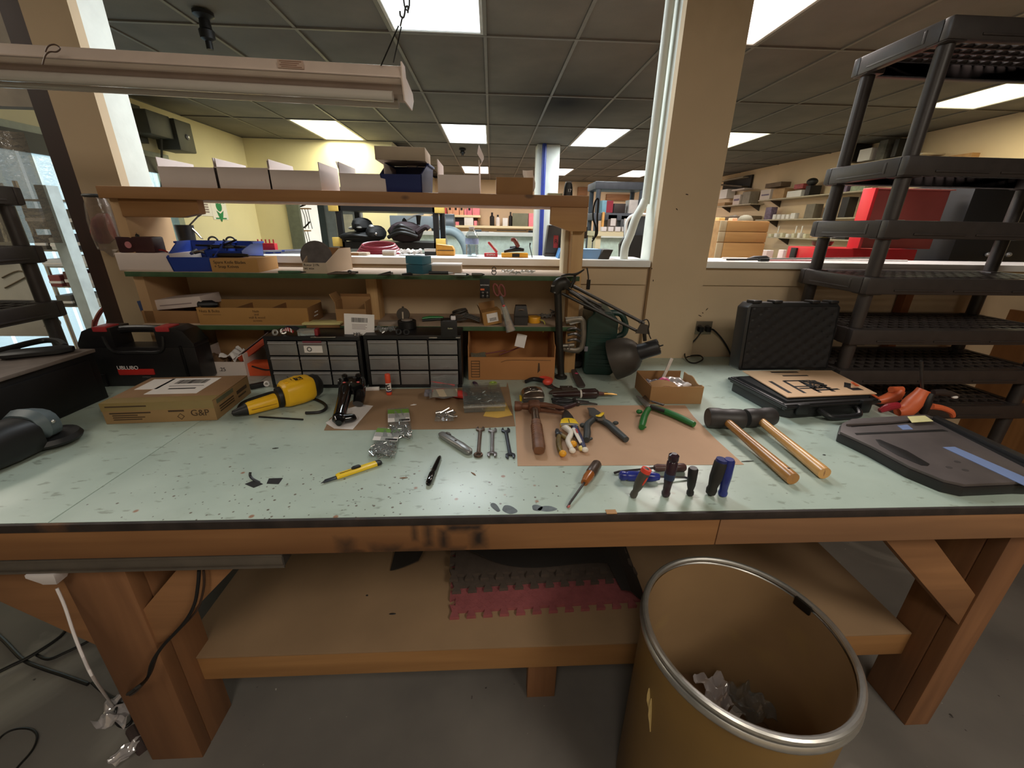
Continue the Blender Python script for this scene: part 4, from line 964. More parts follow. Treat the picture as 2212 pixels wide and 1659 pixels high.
t = thing('charger_box', 'upright black box with white tab on the right cabinet', 'box', (p.x, p.y+.026, ZB+hB+.0005), .12)
obj('body', MB().box(-.030, -.022, 0, .030, .022, hk, .002), M_blk, t); obj('tab', MB().box(.008, -.01, hk, .026, .006, hk+.014, .003), M_wht, t)
text('Kobe', .008, mat('pale print', (206, 206, 170), .6), t, (.004, -.0223, hk*.55), FACE)
for px, w_, nm in ((935, .030, 'left'), (989, .016, 'right')):
    p = onA(px, 731, cB, hB); o = obj('metal_plate', MB().box(-w_/2, -.004, 0, w_/2, .008, .003, .001), M_steel); o.location = (p.x, p.y+.006, ZB+hB); tag(o, nm+' little bright metal plate on the front edge of the right cabinet', 'plate')
def shear(t):
    obj('handle', MB().tube([(-.07, .0, .008), (-.04, .004, .011), (0, .006, .010), (.02, .002, .009)], [.006, .008, .008, .006], 10, sm=4), mat('green handle', (40, 130, 62), .35), t)
    obj('handle', MB().tube([(-.07, -.02, .005), (-.03, -.014, .006), (.02, -.002, .006)], [.005, .006, .005], 10, sm=4), M_blk, t)
    obj('blade', MB().loft([(.02, .008, .003, 0, .008), (.07, .003, .002, .004, .008)], 8), M_dms, t)
shelf_item('scissors', 'green and black handled snips on the lower shelf', 'snips', 948, 692, None, Z1, shear, .1)
p = on_z(1000, 700, Z1)
t = thing('cable_coil', 'bundle of dark grey cable on the lower shelf behind the black box', 'cable', (p.x, p.y, Z1+.002))
for k in range(5):
    rr = .042-.003*k
    obj('loop', MB().tube([(-.015+rr*math.cos(a)*.9, .02+rr*.55*math.sin(a), .014+.006*k+.020*math.sin(a+.6*k)*.5+.012) for a in [2*math.pi*i/16 for i in range(16)]], .0042, 6, closed=True, sm=2), mat('grey cable', (62, 56, 50), .5), t)
for k in range(3): obj('strand', MB().tube([(.0, .005*k, .03+.006*k), (.035, .0+.004*k, .022+.006*k), (.07, .0, .008+.007*k)], .004, 6, sm=4), mat('grey cable', (62, 56, 50), .5), t)
q = rect(1041, 675, 1084, 704, YF+.012)
t = thing('small_carton', 'small tilted brown carton with bar code label on the lower shelf', 'carton', ((q[0]+q[1])/2, YF+.055, Z1+.004), rot=(0, .16*-1, .18)); w = (q[1]-q[0])/2*.95; h = q[3]-Z1
obj('body', MB().box(-w, -.035, 0, w, .04, h, .001), M_cardo, t); lb = obj('label', MB().box(-w*.55, -.0362, h*.20, w*.62, -.0352, h*.85), M_paper, t)
bc = MB(); x = -w*.3
while x < w*.4: bc.box(x, -.0366, h*.27, x+.001, -.0361, h*.52); x += .0022
o = obj('bar_code', bc, M_ink, lb); o['kind'] = 'stuff'
obj('flap', MB().at((0, .03, h), (.25, 0, 0)).box(-w, -.001, 0, w*.7, .001, .032, .0005), M_card, t); obj('flap', MB().at((-w, 0, h), (0, -.25, 0)).box(-.001, -.03, 0, .001, .03, .025, .0005), M_cardd, t)
q = rect(1111, 662, 1141, 701, YF+.02)
t = thing('belt_pouch', 'black upright holder on the lower shelf left of the yellow tape', 'holder', ((q[0]+q[1])/2, YF+.045, Z1)); w = (q[1]-q[0])/2; h = q[3]-Z1
M_ltr = mat('black leather', (42, 38, 36), .5, var=.15)
obj('body', MB().rings([[(-w, -.022, 0), (w, -.022, 0), (w, .02, 0), (-w, .02, 0)], [(-w, -.022, h*.6), (w, -.022, h*.6), (w, .02, h*.6), (-w, .02, h*.6)], [(-w*.8, -.014, h), (w*.8, -.014, h), (w*.8, .018, h), (-w*.8, .018, h)]]), M_ltr, t)
obj('loop', MB().tube([(-w*.4, -.018, h*.8), (0, -.025, h*.84), (w*.4, -.018, h*.8)], .003, 6, sm=4), mat('worn edge', (120, 104, 92), .5), t); obj('strap', MB().box(-w*1.01, -.0235, h*.42, w*1.01, -.021, h*.5), M_blk, t)
p = on_z(1155, 699, Z1)
t = thing('yellow_tape', 'yellow roll with a loose tail hanging over the lower shelf edge', 'tape roll', (p.x, p.y+.022, Z1)); M_yel = mat('amber yellow plastic', (236, 168, 44), .35, var=.06)
obj('roll', MB().lathe([(.02, 0), (.027, .001), (.028, .004), (.028, .022), (.026, .026), (.01, .027)], 26), M_yel, t)
obj('tail', MB().tube([(.020, -.02, .016), (.036, -.030, .014), (.043, -.036, .0), (.040, -.040, -.020), (.034, -.042, -.034)], [.004, .004, .004, .0035, .003], 8, sm=4, flat=.5), mat('pale yellow tail', (214, 206, 96), .4), t)
for k, (px, py, w_) in enumerate(((1178, 690, .06), (1205, 684, .06), (1226, 694, .05))):
    p = on_z(px, py, Z1); o = obj('clear_bag', crumple(w_, .05, .006, 9, 14, 12, seed=60+k), M_clr); o.location = (p.x, p.y+.02, Z1+.001); tag(o, ('clear bag behind the yellow roll on the lower shelf', 'clear bag behind the lamp post on the lower shelf', 'clear bag with steel bits above the clamp')[k], 'plastic bag')
    parts_heap('contents', '', '', -.02, .02, -.015, .015, .002, 8, .03, .0018, M_dms, 70+k, o)
# things hanging at the middle shelf edge
q = rect(1037, 607, 1058, 643, YF-.006)
t = thing('blister_card', 'black blister card with orange patch hanging from the middle shelf edge', 'card', ((q[0]+q[1])/2, YF-.006, q[2]-.002)); w = (q[1]-q[0])/2; h = q[3]-q[2]
obj('card', MB().box(-w, 0, 0, w, .0015, h+.01, .0005), mat('black card', (24, 22, 22), .6), t); obj('patch', MB().box(-w*.9, -.0006, h*.47, -w*.1, 0, h*.58), mat('orange print', (232, 110, 66), .6), t)
text('RAYOVAC', .0075, M_wht, t, (0, -.0004, h*.78), FACE)
for k in range(4): obj('battery', MB().ball((-w*.45+w*.9*(k % 2), -.003, h*(.12+.2*(k//2))), (w*.4, .004, w*.4), 12), M_dms, t)
q0, q1 = on_y(1072, 605, YF-.012), on_y(1104, 716, YF-.020)
t = thing('hanging_scissors', 'red handled scissors in a clear sleeve hanging from the middle shelf', 'scissors', q0)
M_rose = mat('dusty red handle', (128, 66, 58), .5, var=.12)
d = V(q1)-V(q0); L_ = d.length; zt = Mx.Identity(3)
def along(f, off=0): v = d*f; n_ = V((-d.z, 0, d.x)).normalized(); return V((v.x, v.y, v.z))+n_*off
for s, f0 in ((-1, .06), (1, .10)):
    ring = [along(f0+.11+.11*math.cos(a), s*.011+.010*math.sin(a)) for a in [2*math.pi*i/16 for i in range(16)]]
    obj('handle', MB().tube(ring, .0038, 8, closed=True), M_rose, t)
obj('shank', MB().tube([along(.30), along(.48)], [.007, .006], 10, flat=.5), mat('grey shank', (96, 92, 90), .5), t)
obj('pivot', MB().ball(along(.49), (.006, .005, .006), 10), mat('red pivot', (210, 84, 84), .5), t)
obj('blade_sleeve', MB().tube([along(.50), along(.78), along(1.0)], [.011, .015, .020], 12, flat=.3), M_clr, t)
obj('blade', MB().tube([along(.50), along(.80)], [.005, .001], 8, flat=.3), M_chr, t)
obj('label', MB().tube([along(.78), along(.98)], [.013, .017], 12, flat=.32), mat('pinkish label', (176, 136, 122), .7, var=.2, scale=60), t)
p = on_y(1067, 592, YF+.01)
t = thing('binder_ring', 'small black split rings standing on the middle shelf edge', 'ring', (p.x, YF+.010, Z2))
for k in (0, 1): obj('ring', MB().at((0, .004*k, .010+.012*k), (R(90), 0, .5*k)).tube([(.0085*math.cos(a), .0085*math.sin(a), 0) for a in [2*math.pi*i/18 for i in range(18)]], .0016, 6, closed=True), M_blk, t)
# ================================================================== THINGS ON THE WORKTOP
def kraft(name, label, px, m, cat='paper', z=ZB):
    pts = [on_z(*p, z) for p in px]; c_ = sum(pts, V())/len(pts)
    o = obj(name, MB().prism([(p.x-c_.x, p.y-c_.y) for p in pts], 0, .0008), m); o.location = (c_.x, c_.y, z+.0002); return tag(o, label, cat)
M_kr = mat('brown kraft paper', (152, 122, 92), .8, var=.06, scale=7, dirt=((130, 102, 76), .62))
M_kr2 = mat('light brown chipboard sheet', (192, 156, 126), .8, var=.05, scale=6, dirt=((164, 130, 100), .66))
kraft('kraft_sheet', 'brown paper sheet in front of the drawer cabinets under the small bags', [(700, 930), (712, 905), (790, 842), (1094, 836), (1096, 826), (1100, 842), (1113, 921), (1000, 927)], M_kr)
kraft('kraft_sheet', 'light brown chipboard sheet under the hammer and snips', [(1118, 1007), (1112, 884), (1114, 876), (1480, 876), (1498, 900), (1545, 948), (1607, 1004)], M_kr2)
ZK = ZB+.0012
# big printed carton at the left
a, b, c_, d_ = on_z(230, 917, ZB), on_z(470, 908, ZB), on_z(545, 843, ZB), on_z(300, 835, ZB)
hk = zat(222, 872, a)-ZB; hk = (hk+zat(468, 862, b)-ZB)/2
dv = b-a; rz = math.atan2(dv.y, dv.x); wv = dv.length; dep = .235
M_cart = mat('tan printed carton', (158, 126, 84), .75, var=.08, scale=8, dirt=((128, 98, 64), .58))
M_prt = mat('dark brown print', (74, 56, 38), .8)
M_tape = mat('brown packing tape', (150, 128, 82), .3, var=.05)
t = thing('shipping_carton', 'flat brown shipping carton with white labels and printed sides on the bench', 'carton', (a.x, a.y, ZB+.0005), rz)
obj('body', MB().box(0, 0, 0, wv, dep, hk-.003, .002), M_cart, t)
obj('lid', MB().box(0, 0, hk-.003, wv, dep, hk, .001), mat('carton lid', (146, 112, 78), .75, var=.12, scale=9, dirt=((98, 74, 50), .58)), t)
obj('tape', MB().box(-.0006, -.0008, hk*.62, wv, 0, hk+.0002), M_tape, t); obj('tape', MB().box(-.0006, -.0008, hk, wv, dep*.18, hk+.0006), M_tape, t)
lb = obj('label', MB().at((wv*.52, dep*.58, hk), (0, 0, -.02)).box(-.085, -.07, 0, .075, .08, .0008), M_paper, t)
obj('label', MB().at((wv*.18, dep*.70, hk)).box(-.035, -.05, 0, .035, .05, .0008), M_paper, t)
bc = MB(); x = wv*.52-.05; rg = random.Random(9)
while x < wv*.52+.05: bc.box(x, dep*.68, hk+.0006, x+.0012, dep*.85, hk+.0011); x += rg.choice((.002, .003))
o = obj('bar_code', bc, M_ink, lb); o['kind'] = 'stuff'
obj('print_line', MB().box(wv*.36, dep*.58, hk+.0006, wv*.70, dep*.595, hk+.0011), M_ink, lb); obj('print_line', MB().box(wv*.40, dep*.46, hk+.0006, wv*.66, dep*.50, hk+.0011), M_ink, lb)
for k, (x0, x1, z0, z1) in enumerate(((.04, .40, .80, .86), (.06, .42, .48, .54), (.08, .30, .38, .42), (.08, .36, .28, .32), (.08, .33, .18, .22))):
    obj('print_line', MB().box(wv*x0, -.0012, hk*z0, wv*x1, -.0002, hk*z1), M_prt, t)
obj('print_line', MB().box(wv*.58, -.0012, hk*.50, wv*.72, -.0002, hk*.58), M_prt, t)
text('G&P', hk*.42, M_prt, t, (wv*.86, -.001, hk*.40), FACE)
obj('diamond', MB().at((wv*.68, -.0006, hk*.26), (R(90), R(45), 0)).tube([(-.007, -.007, 0), (.007, -.007, 0), (.007, .007, 0), (-.007, .007, 0)], .001, 6, closed=True), M_prt, t)
for k, (y0, y1, z0, z1) in enumerate(((.08, .52, .72, .92), (.12, .5, .50, .56), (.12, .5, .38, .43), (.12, .5, .26, .31), (.6, .9, .45, .62), (.62, .85, .25, .33))):
    obj('print_line', MB().box(wv-.0002, dep*y0, hk*z0, wv+.001, dep*y1, hk*z1), M_prt if k else mat('green grey print', (104, 106, 82), .8), t)
# black blow moulded tool case
a, b = on_z(232, 862, ZB), on_z(440, 815, ZB)
yc = (a.y+b.y)/2+.015
q0 = on_y(175, 712, yc); q1 = on_y(415, 706, yc); zt = (q0.z+q1.z)/2
x0, x1 = on_y(190, 800, yc).x, on_y(432, 800, yc).x
t = thing('tool_case', 'black plastic tool case with red latches standing behind the shipping carton', 'case', ((x0+x1)/2, yc, ZB), .02); w = (x1-x0)/2; h = zt-ZB
M_case = mat('black blow moulded plastic', (30, 28, 29), .38, var=.12, scale=16, bmp=.15)
hx, hz = .075, h-.052
pr = [(-w+.02, 0), (w-.02, 0), (w, .02), (w, h-.06), (w-.03, h-.012), (w-.06, h), (-w+.06, h), (-w+.03, h-.012), (-w, h-.06), (-w, .02)]
# body built round the handle hole
mb = MB()
mb.prism([(-w+.02, 0), (w-.02, 0), (w, .02), (w, hz-.022), (-w, hz-.022), (-w, .02)], 0, .09, .004, frame='XZ')
mb.prism([(-w, hz-.0225), (-hx, hz-.0225), (-hx, h), (-w+.06, h), (-w+.03, h-.012), (-w, h-.06)], 0, .09, .003, frame='XZ')
mb.prism([(hx, hz-.0225), (w, hz-.0225), (w, h-.06), (w-.03, h-.012), (w-.06, h), (hx, h)], 0, .09, .003, frame='XZ')
obj('body', mb, M_case, t)
obj('handle', MB().tube([(-hx-.002, .045, h-.016), (-hx*.5, .045, h-.012), (hx*.5, .045, h-.012), (hx+.002, .045, h-.016)], .014, 10, sm=3), M_case, t)
obj('handle_recess', MB().tube([(-hx-.03, -.001, h-.03), (-hx-.01, -.003, hz-.035), (0, -.003, hz-.04), (hx+.01, -.003, hz-.035), (hx+.03, -.001, h-.03)], .006, 8, sm=4), M_case, t)
M_latch = mat('red latch', (176, 56, 60), .35, var=.05)
for s in (-1, 1): obj('latch', MB().at((s*(hx+.034), .03, h-.002)).box(-.024, -.034, -.012, .024, .03, .007, .004), M_latch, t)
M_redl = mat('red logo bar', (188, 44, 38), .4, var=.06)
zl = on_y(300, 802, yc).z-ZB; cx = on_y(297, 802, yc).x-(x0+x1)/2
obj('logo_bar', MB().box(cx-.068, -.003, zl-.014, cx+.062, .002, zl+.010, .004), M_redl, t)
text('UBLUBO', .020, M_paper, t, (cx-.028, -.0035, zl+.015), FACE)
text('compact', .009, mat('dim print', (110, 106, 104), .6), t, (cx+.03, -.0035, zl-.021), FACE)
for z in (.02, .16): obj('rib', MB().box(w-.055, -.004, .03, w-.045, .002, h*.7, .002), M_case, t)
obj('foot', MB().box(-w+.03, -.006, .0, -w+.06, .002, .05, .003), M_case, t)
# small open white carton with papers + orange folder behind
q = rect(438, 782, 500, 815, YF-.02); 
t = open_carton('open_box', 'white open box stuffed with crumpled wrapping left of the parts cabinets', 'box', q[0]-.03, q[1]+.05, YF-.02, YF+.17, ZB, on_y(470, 782, YF-.02).z-ZB, .10, .17, M_cardw, mi=M_card)
text('.25', .022, M_ink, t, (.012, -.0955, .035), FACE)
for k, (dx, dy, dz, ww, sd) in enumerate(((-.05, -.03, .07, .09, 31), (.04, 0, .09, .10, 33))):
    o = obj('wrapping', crumple(ww, ww, .016, 7, 14, 14, seed=sd), M_paper if k else mat('brown wrap', (120, 90, 62), .8)); o.location = t.location+V((dx, dy, dz-.05)); tag(o, ('brown crumpled wrapping in the white open box', 'white crumpled paper in the white open box')[k], 'wrapping')
a = on_z(520, 818, ZB); b = on_z(585, 822, ZB)
M_org = mat('orange red plastic', (222, 92, 50), .45, var=.06)
t = thing('orange_binder', 'orange hinged plastic box leaning open left of the parts cabinets', 'box', (a.x, a.y+.03, ZB), .02); w = (b-a).length
obj('base', MB().box(-.01, 0, 0, w, .06, .055, .003), M_org, t)
obj('lid', MB().at((-.012, .02, .055), (0, -.62, 0)).box(0, -.002, 0, w*1.25, .05, .022, .002), mat('brick red lid', (188, 78, 52), .5), t)
obj('strap', MB().tube([(w*.3, -.004, .045), (w*.7, -.008, .030), (w*1.0, -.006, .034)], .003, 6, sm=4), M_blk, t)
o = obj('grey_sheet', MB().at((0, 0, 0), (0, -.62, 0)).box(-.02, 0, 0, w*1.35, .05, .003), mat('grey lid inside', (120, 104, 104), .6)); o.location = (a.x-.03, a.y+.055, ZB+.075); tag(o, 'greyish sheet leaning over the orange hinged box', 'sheet')
p = on_z(580, 835, ZB)
t = thing('tape_core', 'small white roll standing beside the left drawer cabinet', 'roll', (p.x-.004, p.y+.0, ZB+.0005))
obj('roll', MB().at((0, 0, .0115), (R(80), 0, .2)).tube([(.008*math.cos(a), .008*math.sin(a), 0) for a in [2*math.pi*i/20 for i in range(20)]], .0035, 8, closed=True, flat=2.2), M_paper, t)
o = obj('black_bar', MB().box(-.05, -.01, 0, .0, .01, .018, .002), M_blk); o.location = (p.x-.016, p.y+.005, ZB); o.rotation_euler = (0, 0, .7); tag(o, 'short black bar between the shipping carton and the white roll', 'bar')

# ---- yellow heat gun / power tool
lo, rz, L = lay((505, 905), (672, 862))
t = thing('yellow_power_tool', 'yellow corded power tool with black ends lying on the bench', 'power tool', lo, rz); k = L
M_yt = mat('tool yellow', (242, 188, 34), .4, var=.05, scale=20)
f = L/.27
obj('strain_relief', MB().loft([(-.0, .008, .008, 0, .020), (.02, .013, .013, 0, .021), (.042, .020, .019, 0, .022)], 14, 2.4), M_blk, t)
obj('handle', MB().loft([(.042, .020, .0195, 0, .0225), (.05, .022, .021, 0, .0235), (L*.52, .025, .025, 0, .0275), (L*.54, .024, .024, 0, .0275)], 18, 2.6), M_yt, t)
obj('collar', MB().loft([(L*.54, .025, .025, 0, .030), (L*.56, .034, .033, .0, .036), (L*.60, .036, .035, 0, .037), (L*.62, .034, .034, 0, .038)], 20, 2.3), M_blk, t)
obj('motor_body', MB().loft([(L*.62, .040, .038, 0, .040), (L*.66, .050, .042, -.002, .044), (L*.86, .052, .046, -.002, .048), (L*1.0, .046, .043, 0, .048), (L*1.05, .036, .036, 0, .048)], 20, 3.2), M_yt, t)
obj('rear_cap', MB().loft([(L*1.03, .040, .039, .004, .048), (L*1.10, .042, .041, .006, .048), (L*1.16, .034, .034, .008, .047), (L*1.20, .016, .016, .010, .046)], 20, 2.2), M_blk, t)
for y in (-.020, .012): obj('vent', MB().box(L*.76, y, .0935, L*.765, y+.014, .0955), M_blk, t)
obj('label', MB().box(L*.80, -.03, .093, L*.90, -.004, .0955, .0005), mat('black logo', (34, 30, 26), .5), t)
text('DeW', .018, M_yt, t, (L*.85, -.017, .0956), (0, 0, R(100)), ext=.0003)
obj('button', MB().box(L*.67, -.02, .086, L*.72, .004, .091, .002), M_yt, t)
obj('seam', MB().box(.05, -.0255, .024, L*.52, -.0235, .0255), mat('tool seam', (150, 108, 20), .5), t)
cb = [V(lo)+V((math.cos(rz)*.002, math.sin(rz)*.002, .02))]
for px, py in ((512, 888), (524, 870), (560, 856), (600, 846), (645, 850), (680, 862), (700, 872), (704, 882), (690, 890), (660, 892)): p = on_z(px, py, ZB+.006); cb.append(p)
obj('cord', MB().tube(cb, .0052, 8, sm=6), M_blk, t, True)
p0_ = on_z(560, 902, ZB); p1_ = on_z(655, 908, ZB)
o = obj('allen_key', MB().at(-V(p0_)).tube([p0_+V((0, 0, .003)), p1_+V((0, 0, .003))], .003, 6), M_blk); o.location = p0_; tag(o, 'thin black rod lying in front of the yellow power tool', 'rod')
# ---- white note paper and black gadget
kraft('note_paper', 'small white paper under the glossy black gadget', [(703, 914), (748, 884), (782, 874), (806, 877), (762, 928), (722, 926)], M_paper, z=ZK)
M_gls = mat('glossy black plastic', (14, 14, 16), .12, var=.1, coat=.5)
a = on_z(735, 915, ZK); b = on_z(760, 868, ZK); u_ = (b-a); 
t = thing('game_pad_tool', 'glossy black gadget with two grips and red dots on the white note paper', 'gadget', (a.x, a.y, ZK+.001), math.atan2(u_.y, u_.x)); L = u_.length
hh = .075
obj('grip', MB().tube([(.0, 0, .020), (L*.30, .004, .030), (L*.62, .006, .046), (L*.86, .008, .060), (L*1.0, .010, .066)], [.021, .020, .021, .024, .020], 16, sm=4), M_gls, t)
obj('foot', MB().loft([(-.028, .010, .010, -.004, .014), (-.014, .022, .0165, -.002, .018), (.008, .022, .018, 0, .020), (.02, .016, .014, 0, .020)], 14), M_gls, t)
obj('side_lobe', MB().tube([(-.004, -.010, .017), (.004, -.036, .015), (.010, -.046, .016)], [.016, .014, .010], 12, sm=3), M_gls, t)
obj('grip', MB().tube([(L*.62, -.036, .018), (L*.78, -.038, .036), (L*.98, -.036, .054)], [.018, .020, .019], 14, sm=4), M_gls, t)
obj('head', MB().loft([(L*.84, .040, .022, -.012, .060), (L*.98, .044, .026, -.012, .066), (L*1.10, .040, .022, -.012, .070)], 18, 3), M_gls, t)
for y in (.012, -.034):
    obj('knob', MB().at((L*1.0, y, .090), (0, -.3, 0)).lathe([(.007, 0), (.008, .006), (.010, .009), (.009, .014), (.003, .016)], 16), M_gls, t)
    obj('dot', MB().ball((L*.86, y-.002, .083), (.0045, .0055, .003), 10), mat('red dot', (226, 96, 96), .4), t)
obj('dot', MB().ball((L*.87, -.013, .0825), (.003, .004, .002), 10), M_silv, t)
obj('horn', MB().tube([(L*.95, .030, .070), (L*1.08, .034, .082)], [.008, .006], 10), M_gls, t)
# ---- glue stick, white bar
p = on_z(841, 852, ZK); hg = zat(836, 808, p)-ZK
t = thing('glue_stick', 'orange capped glue stick standing before the right drawer cabinet', 'glue stick', (p.x, p.y, ZK+.0005), .0)
M_orr = mat('orange red cap', (226, 84, 54), .4, var=.04); r_ = .0098
obj('base', MB().lathe([(r_, 0), (r_*1.04, .001), (r_*1.04, hg*.12), (r_, hg*.14)], 20), M_orr, t)
obj('barrel', MB().lathe([(r_, hg*.14), (r_, hg*.60)], 20), M_paper, t)
obj('band', MB().lathe([(r_*1.01, hg*.14), (r_*1.01, hg*.20)], 20, cap=False), M_dkblu, t)
obj('cap', MB().lathe([(r_*1.02, hg*.58), (r_*1.06, hg*.60), (r_*1.04, hg*.97), (r_*.9, hg)], 20), M_orr, t)
text('E', hg*.40, M_ink, t, (.001, -r_*1.08, hg*.38), (R(90), R(-12), 0), ext=.0012)
lo, rz, L = lay((774, 845), (820, 843), ZB)
o = obj('chalk_stick', MB().loft([(0, .008, .007, 0, .0075), (L, .008, .007, 0, .0075)], 12, 3.5), M_paper); o.location = lo; o.rotation_euler = (0, 0, rz); tag(o, 'thick white stick lying along the front of the drawer cabinets', 'stick')
# ---- retail bags of screws with green headers
M_grn = mat('green header print', (112, 158, 62), .5, var=.06); M_gryp = mat('grey header print', (176, 174, 172), .5)
def screw_bag(label, q, seed, z, zlift):
    """q: top-left, top-right, bottom-right, bottom-left picture corners"""
    P = [on_z(*p_, z) for p_ in q]; o0 = (P[2]+P[3])/2
    ex = ((P[1]-P[0])+(P[2]-P[3])).normalized(); w = ((P[1]-P[0]).length+(P[2]-P[3]).length)/2; hgt = ((P[0]-P[3]).length+(P[1]-P[2]).length)/2
    sk = (P[0]+P[1])/2-o0; rz = math.atan2(ex.y, ex.x); sh = sk.dot(ex)/max(1e-6, hgt)
    t = thing('screw_bag', label, 'bag', (o0.x, o0.y, z+zlift), rz, 'retail bags of screws')
    F_ = lambda u, v: ((u-.5)*w+sh*v*hgt, v*hgt)
    def face(u0, u1, v0, v1, dz, m, nm, par):
        a_, b_, c2, d2 = F_(u0, v0), F_(u1, v0), F_(u1, v1), F_(u0, v1); zz = lambda v: .004+.013*max(0, 1-v*1.05)**.6+dz
        return obj(nm, MB().rings([[(a_[0], a_[1], zz(v0)), (b_[0], b_[1], zz(v0)), (c2[0], c2[1], zz(v1)), (d2[0], d2[1], zz(v1))], [(a_[0], a_[1], zz(v0)+.0005), (b_[0], b_[1], zz(v0)+.0005), (c2[0], c2[1], zz(v1)+.0005), (d2[0], d2[1], zz(v1)+.0005)]]), m, par)
    def pouch(u, v): a_ = F_(u, v); return (a_[0], a_[1], .003+(.018*math.sin(math.pi*min(1, max(0, u)))**.5*max(0, 1-v*1.02)**.5)+.001*math.sin(20*u+9*v))
    obj('pouch', MB().grid(pouch, 14, 16), M_film, t)
    cd_ = face(0.02, .98, .44, .90, .0012, M_paper, 'header_card', t)
    face(.02, .98, .74, .90, .0020, M_grn, 'green_band', cd_); face(.04, .96, .58, .72, .0020, M_gryp, 'grey_band', cd_); face(.50, .96, .455, .515, .0020, M_ink, 'black_band', cd_)
    x_, y_ = F_(.30, .82); text('Machine', .011, M_paper, cd_, (x_, y_, .0068), (0, 0, 0), ext=.0002)
    x_, y_ = F_(.78, .655); obj('screw_picture', MB().at((x_, y_, .0078)).tube([(.008*math.cos(a), .006*math.sin(a), 0) for a in [2*math.pi*i/16 for i in range(16)]], .0012, 6, closed=True, flat=.3), M_dms, cd_)
    rg = random.Random(seed); mb = MB()
    for _ in range(70):
        u, v = rg.uniform(.08, .92), rg.uniform(.04, .40); x, y = F_(u, v); a_ = rg.uniform(0, 6.3); l = rg.uniform(.008, .022); dx, dy = math.cos(a_)*l/2, math.sin(a_)*l/2; zz = rg.uniform(.004, .014); tl = rg.uniform(-.004, .004)
        mb.tube([(x-dx, y-dy, zz-tl), (x+dx, y+dy, zz+tl)], .0016, 6); mb.tube([(x+dx, y+dy, zz+tl), (x+dx*1.16, y+dy*1.16, zz+tl*1.16)], [.0034, .0026], 7)
    o = obj('screws', mb, M_chr, t); o['kind'] = 'stuff'
    return t
screw_bag('green headed bag of silver screws lying on the brown paper sheet edge', [(835, 885), (885, 883), (890, 952), (841, 956)], 1, ZB, .001)
screw_bag('nearer green headed bag of silver screws behind the yellow snap knife', [(812, 927), (872, 930), (848, 997), (798, 995)], 2, ZB, .003)
# ---- zip bag on a red object, clear bag of screws, clear organizer
p = on_z(985, 858, ZK)
t = thing('red_wedge', 'red plastic wedge under the clear zip bag', 'wedge', (p.x, p.y, ZK), -.3)
obj('body', MB().loft([(-.10, .006, .005, .015, .008), (-.06, .018, .010, .012, .012), (.02, .022, .012, 0, .014), (.040, .016, .010, -.004, .012), (.048, .006, .005, -.006, .010)], 14, 2.6), mat('signal red plastic', (214, 62, 56), .45, var=.05), t)
p = on_z(960, 862, ZK)
t = thing('zip_bag', 'clear zip bag with a beige sheet inside lying over the red wedge', 'plastic bag', (p.x, p.y, ZK+.026), .08)
obj('film', MB().at((0, .01, .002)).grid(lambda u, v: ((u-.5)*.10, (v-.5)*.15, .004+.003*math.sin(9*u+3*v)+(.0 if v < .75 else (v-.75)*.12)), 14, 18), M_film, t)
obj('sheet', MB().at((.004, -.012, 0)).box(-.044, -.034, .003, .044, .034, .005), mat('beige sheet', (206, 188, 160), .7, var=.06), t)
obj('zip_line', MB().at((0, .058, .012), (0, .12, -.2)).box(-.052, -.002, 0, .04, .002, .003), mat('red zip', (196, 84, 84), .4), t)
obj('leaf', MB().box(-.07, -.03, -.002, -.046, .02, .008, .002), mat('striped grey print', (120, 116, 124), .5, var=.6, scale=60), t)
p = on_z(961, 900, ZK)
t = thing('clear_bag', 'small clear bag of bright screws on the brown paper sheet', 'plastic bag', (p.x, p.y, ZK), .05)
obj('film', MB().grid(lambda u, v: ((u-.5)*.062, (v-.5)*.085, .004+.009*math.sin(math.pi*u)*math.sin(math.pi*v)+.001*math.sin(22*u)), 12, 14), M_film, t)
o = parts_heap('screws', '', '', -.02, .024, -.022, .026, .001, 14, .03, .0022, M_chr, 77, t)
kraft('sticky_note', 'amber paper note under the clear organizer', [(1044, 899), (1060, 868), (1092, 870), (1107, 897), (1075, 903)], mat('amber note paper', (232, 190, 94), .8, var=.04), z=ZK)
a, b = on_z(1003, 893, ZK), on_z(1091, 889, ZK); d = b-a
t = thing('organizer_case', 'clear plastic organizer case with steel bits inside', 'organizer', (a.x, a.y, ZK+.002), math.atan2(d.y, d.x)); L = d.length; D_ = (on_z(1012, 846, ZK)-a).length*.98
M_shell = clear('clear organizer shell', op=.24, rough=.08, gl=.7)
obj('tray', MB().box(0, 0, 0, L, D_, .002).box(0, 0, .002, L, .002, .024).box(0, D_-.002, .002, L, D_, .024).box(0, .002, .002, .002, D_-.002, .024).box(L-.002, .002, .002, L, D_-.002, .024), M_shell, t)
obj('lid', MB().box(-.002, -.002, .0245, L+.002, D_+.002, .030, .002), M_shell, t)
obj('lid_edge', MB().box(-.003, -.006, .018, L+.003, -.002, .026, .002), clear('edge glow plastic', op=.6, rough=.1, gl=.6), t)
for k in (1, 2, 3): obj('divider', MB().box(L*k/4-.001, .002, .002, L*k/4+.001, D_-.002, .022), M_shell, t)
obj('divider', MB().box(.002, D_*.5-.001, .002, L-.002, D_*.5+.001, .022), M_shell, t)
parts_heap('steel_bits', '', '', .01, L-.01, .01, D_*.8, .003, 60, .018, .002, M_chr, 91, t)
p = on_z(1064, 836, ZK)
t = thing('green_clip', 'lime green plastic clip with two dark holes behind the organizer', 'clip', (p.x, p.y, ZK), -.1); M_lime = mat('lime green plastic', (166, 196, 84), .4, var=.05)
mb = MB()
for y in (-.018, .018): mb.tube([(.012*math.cos(a), y+.013*math.sin(a), .008) for a in [2*math.pi*i/18 for i in range(18)]], .0055, 8, closed=True)
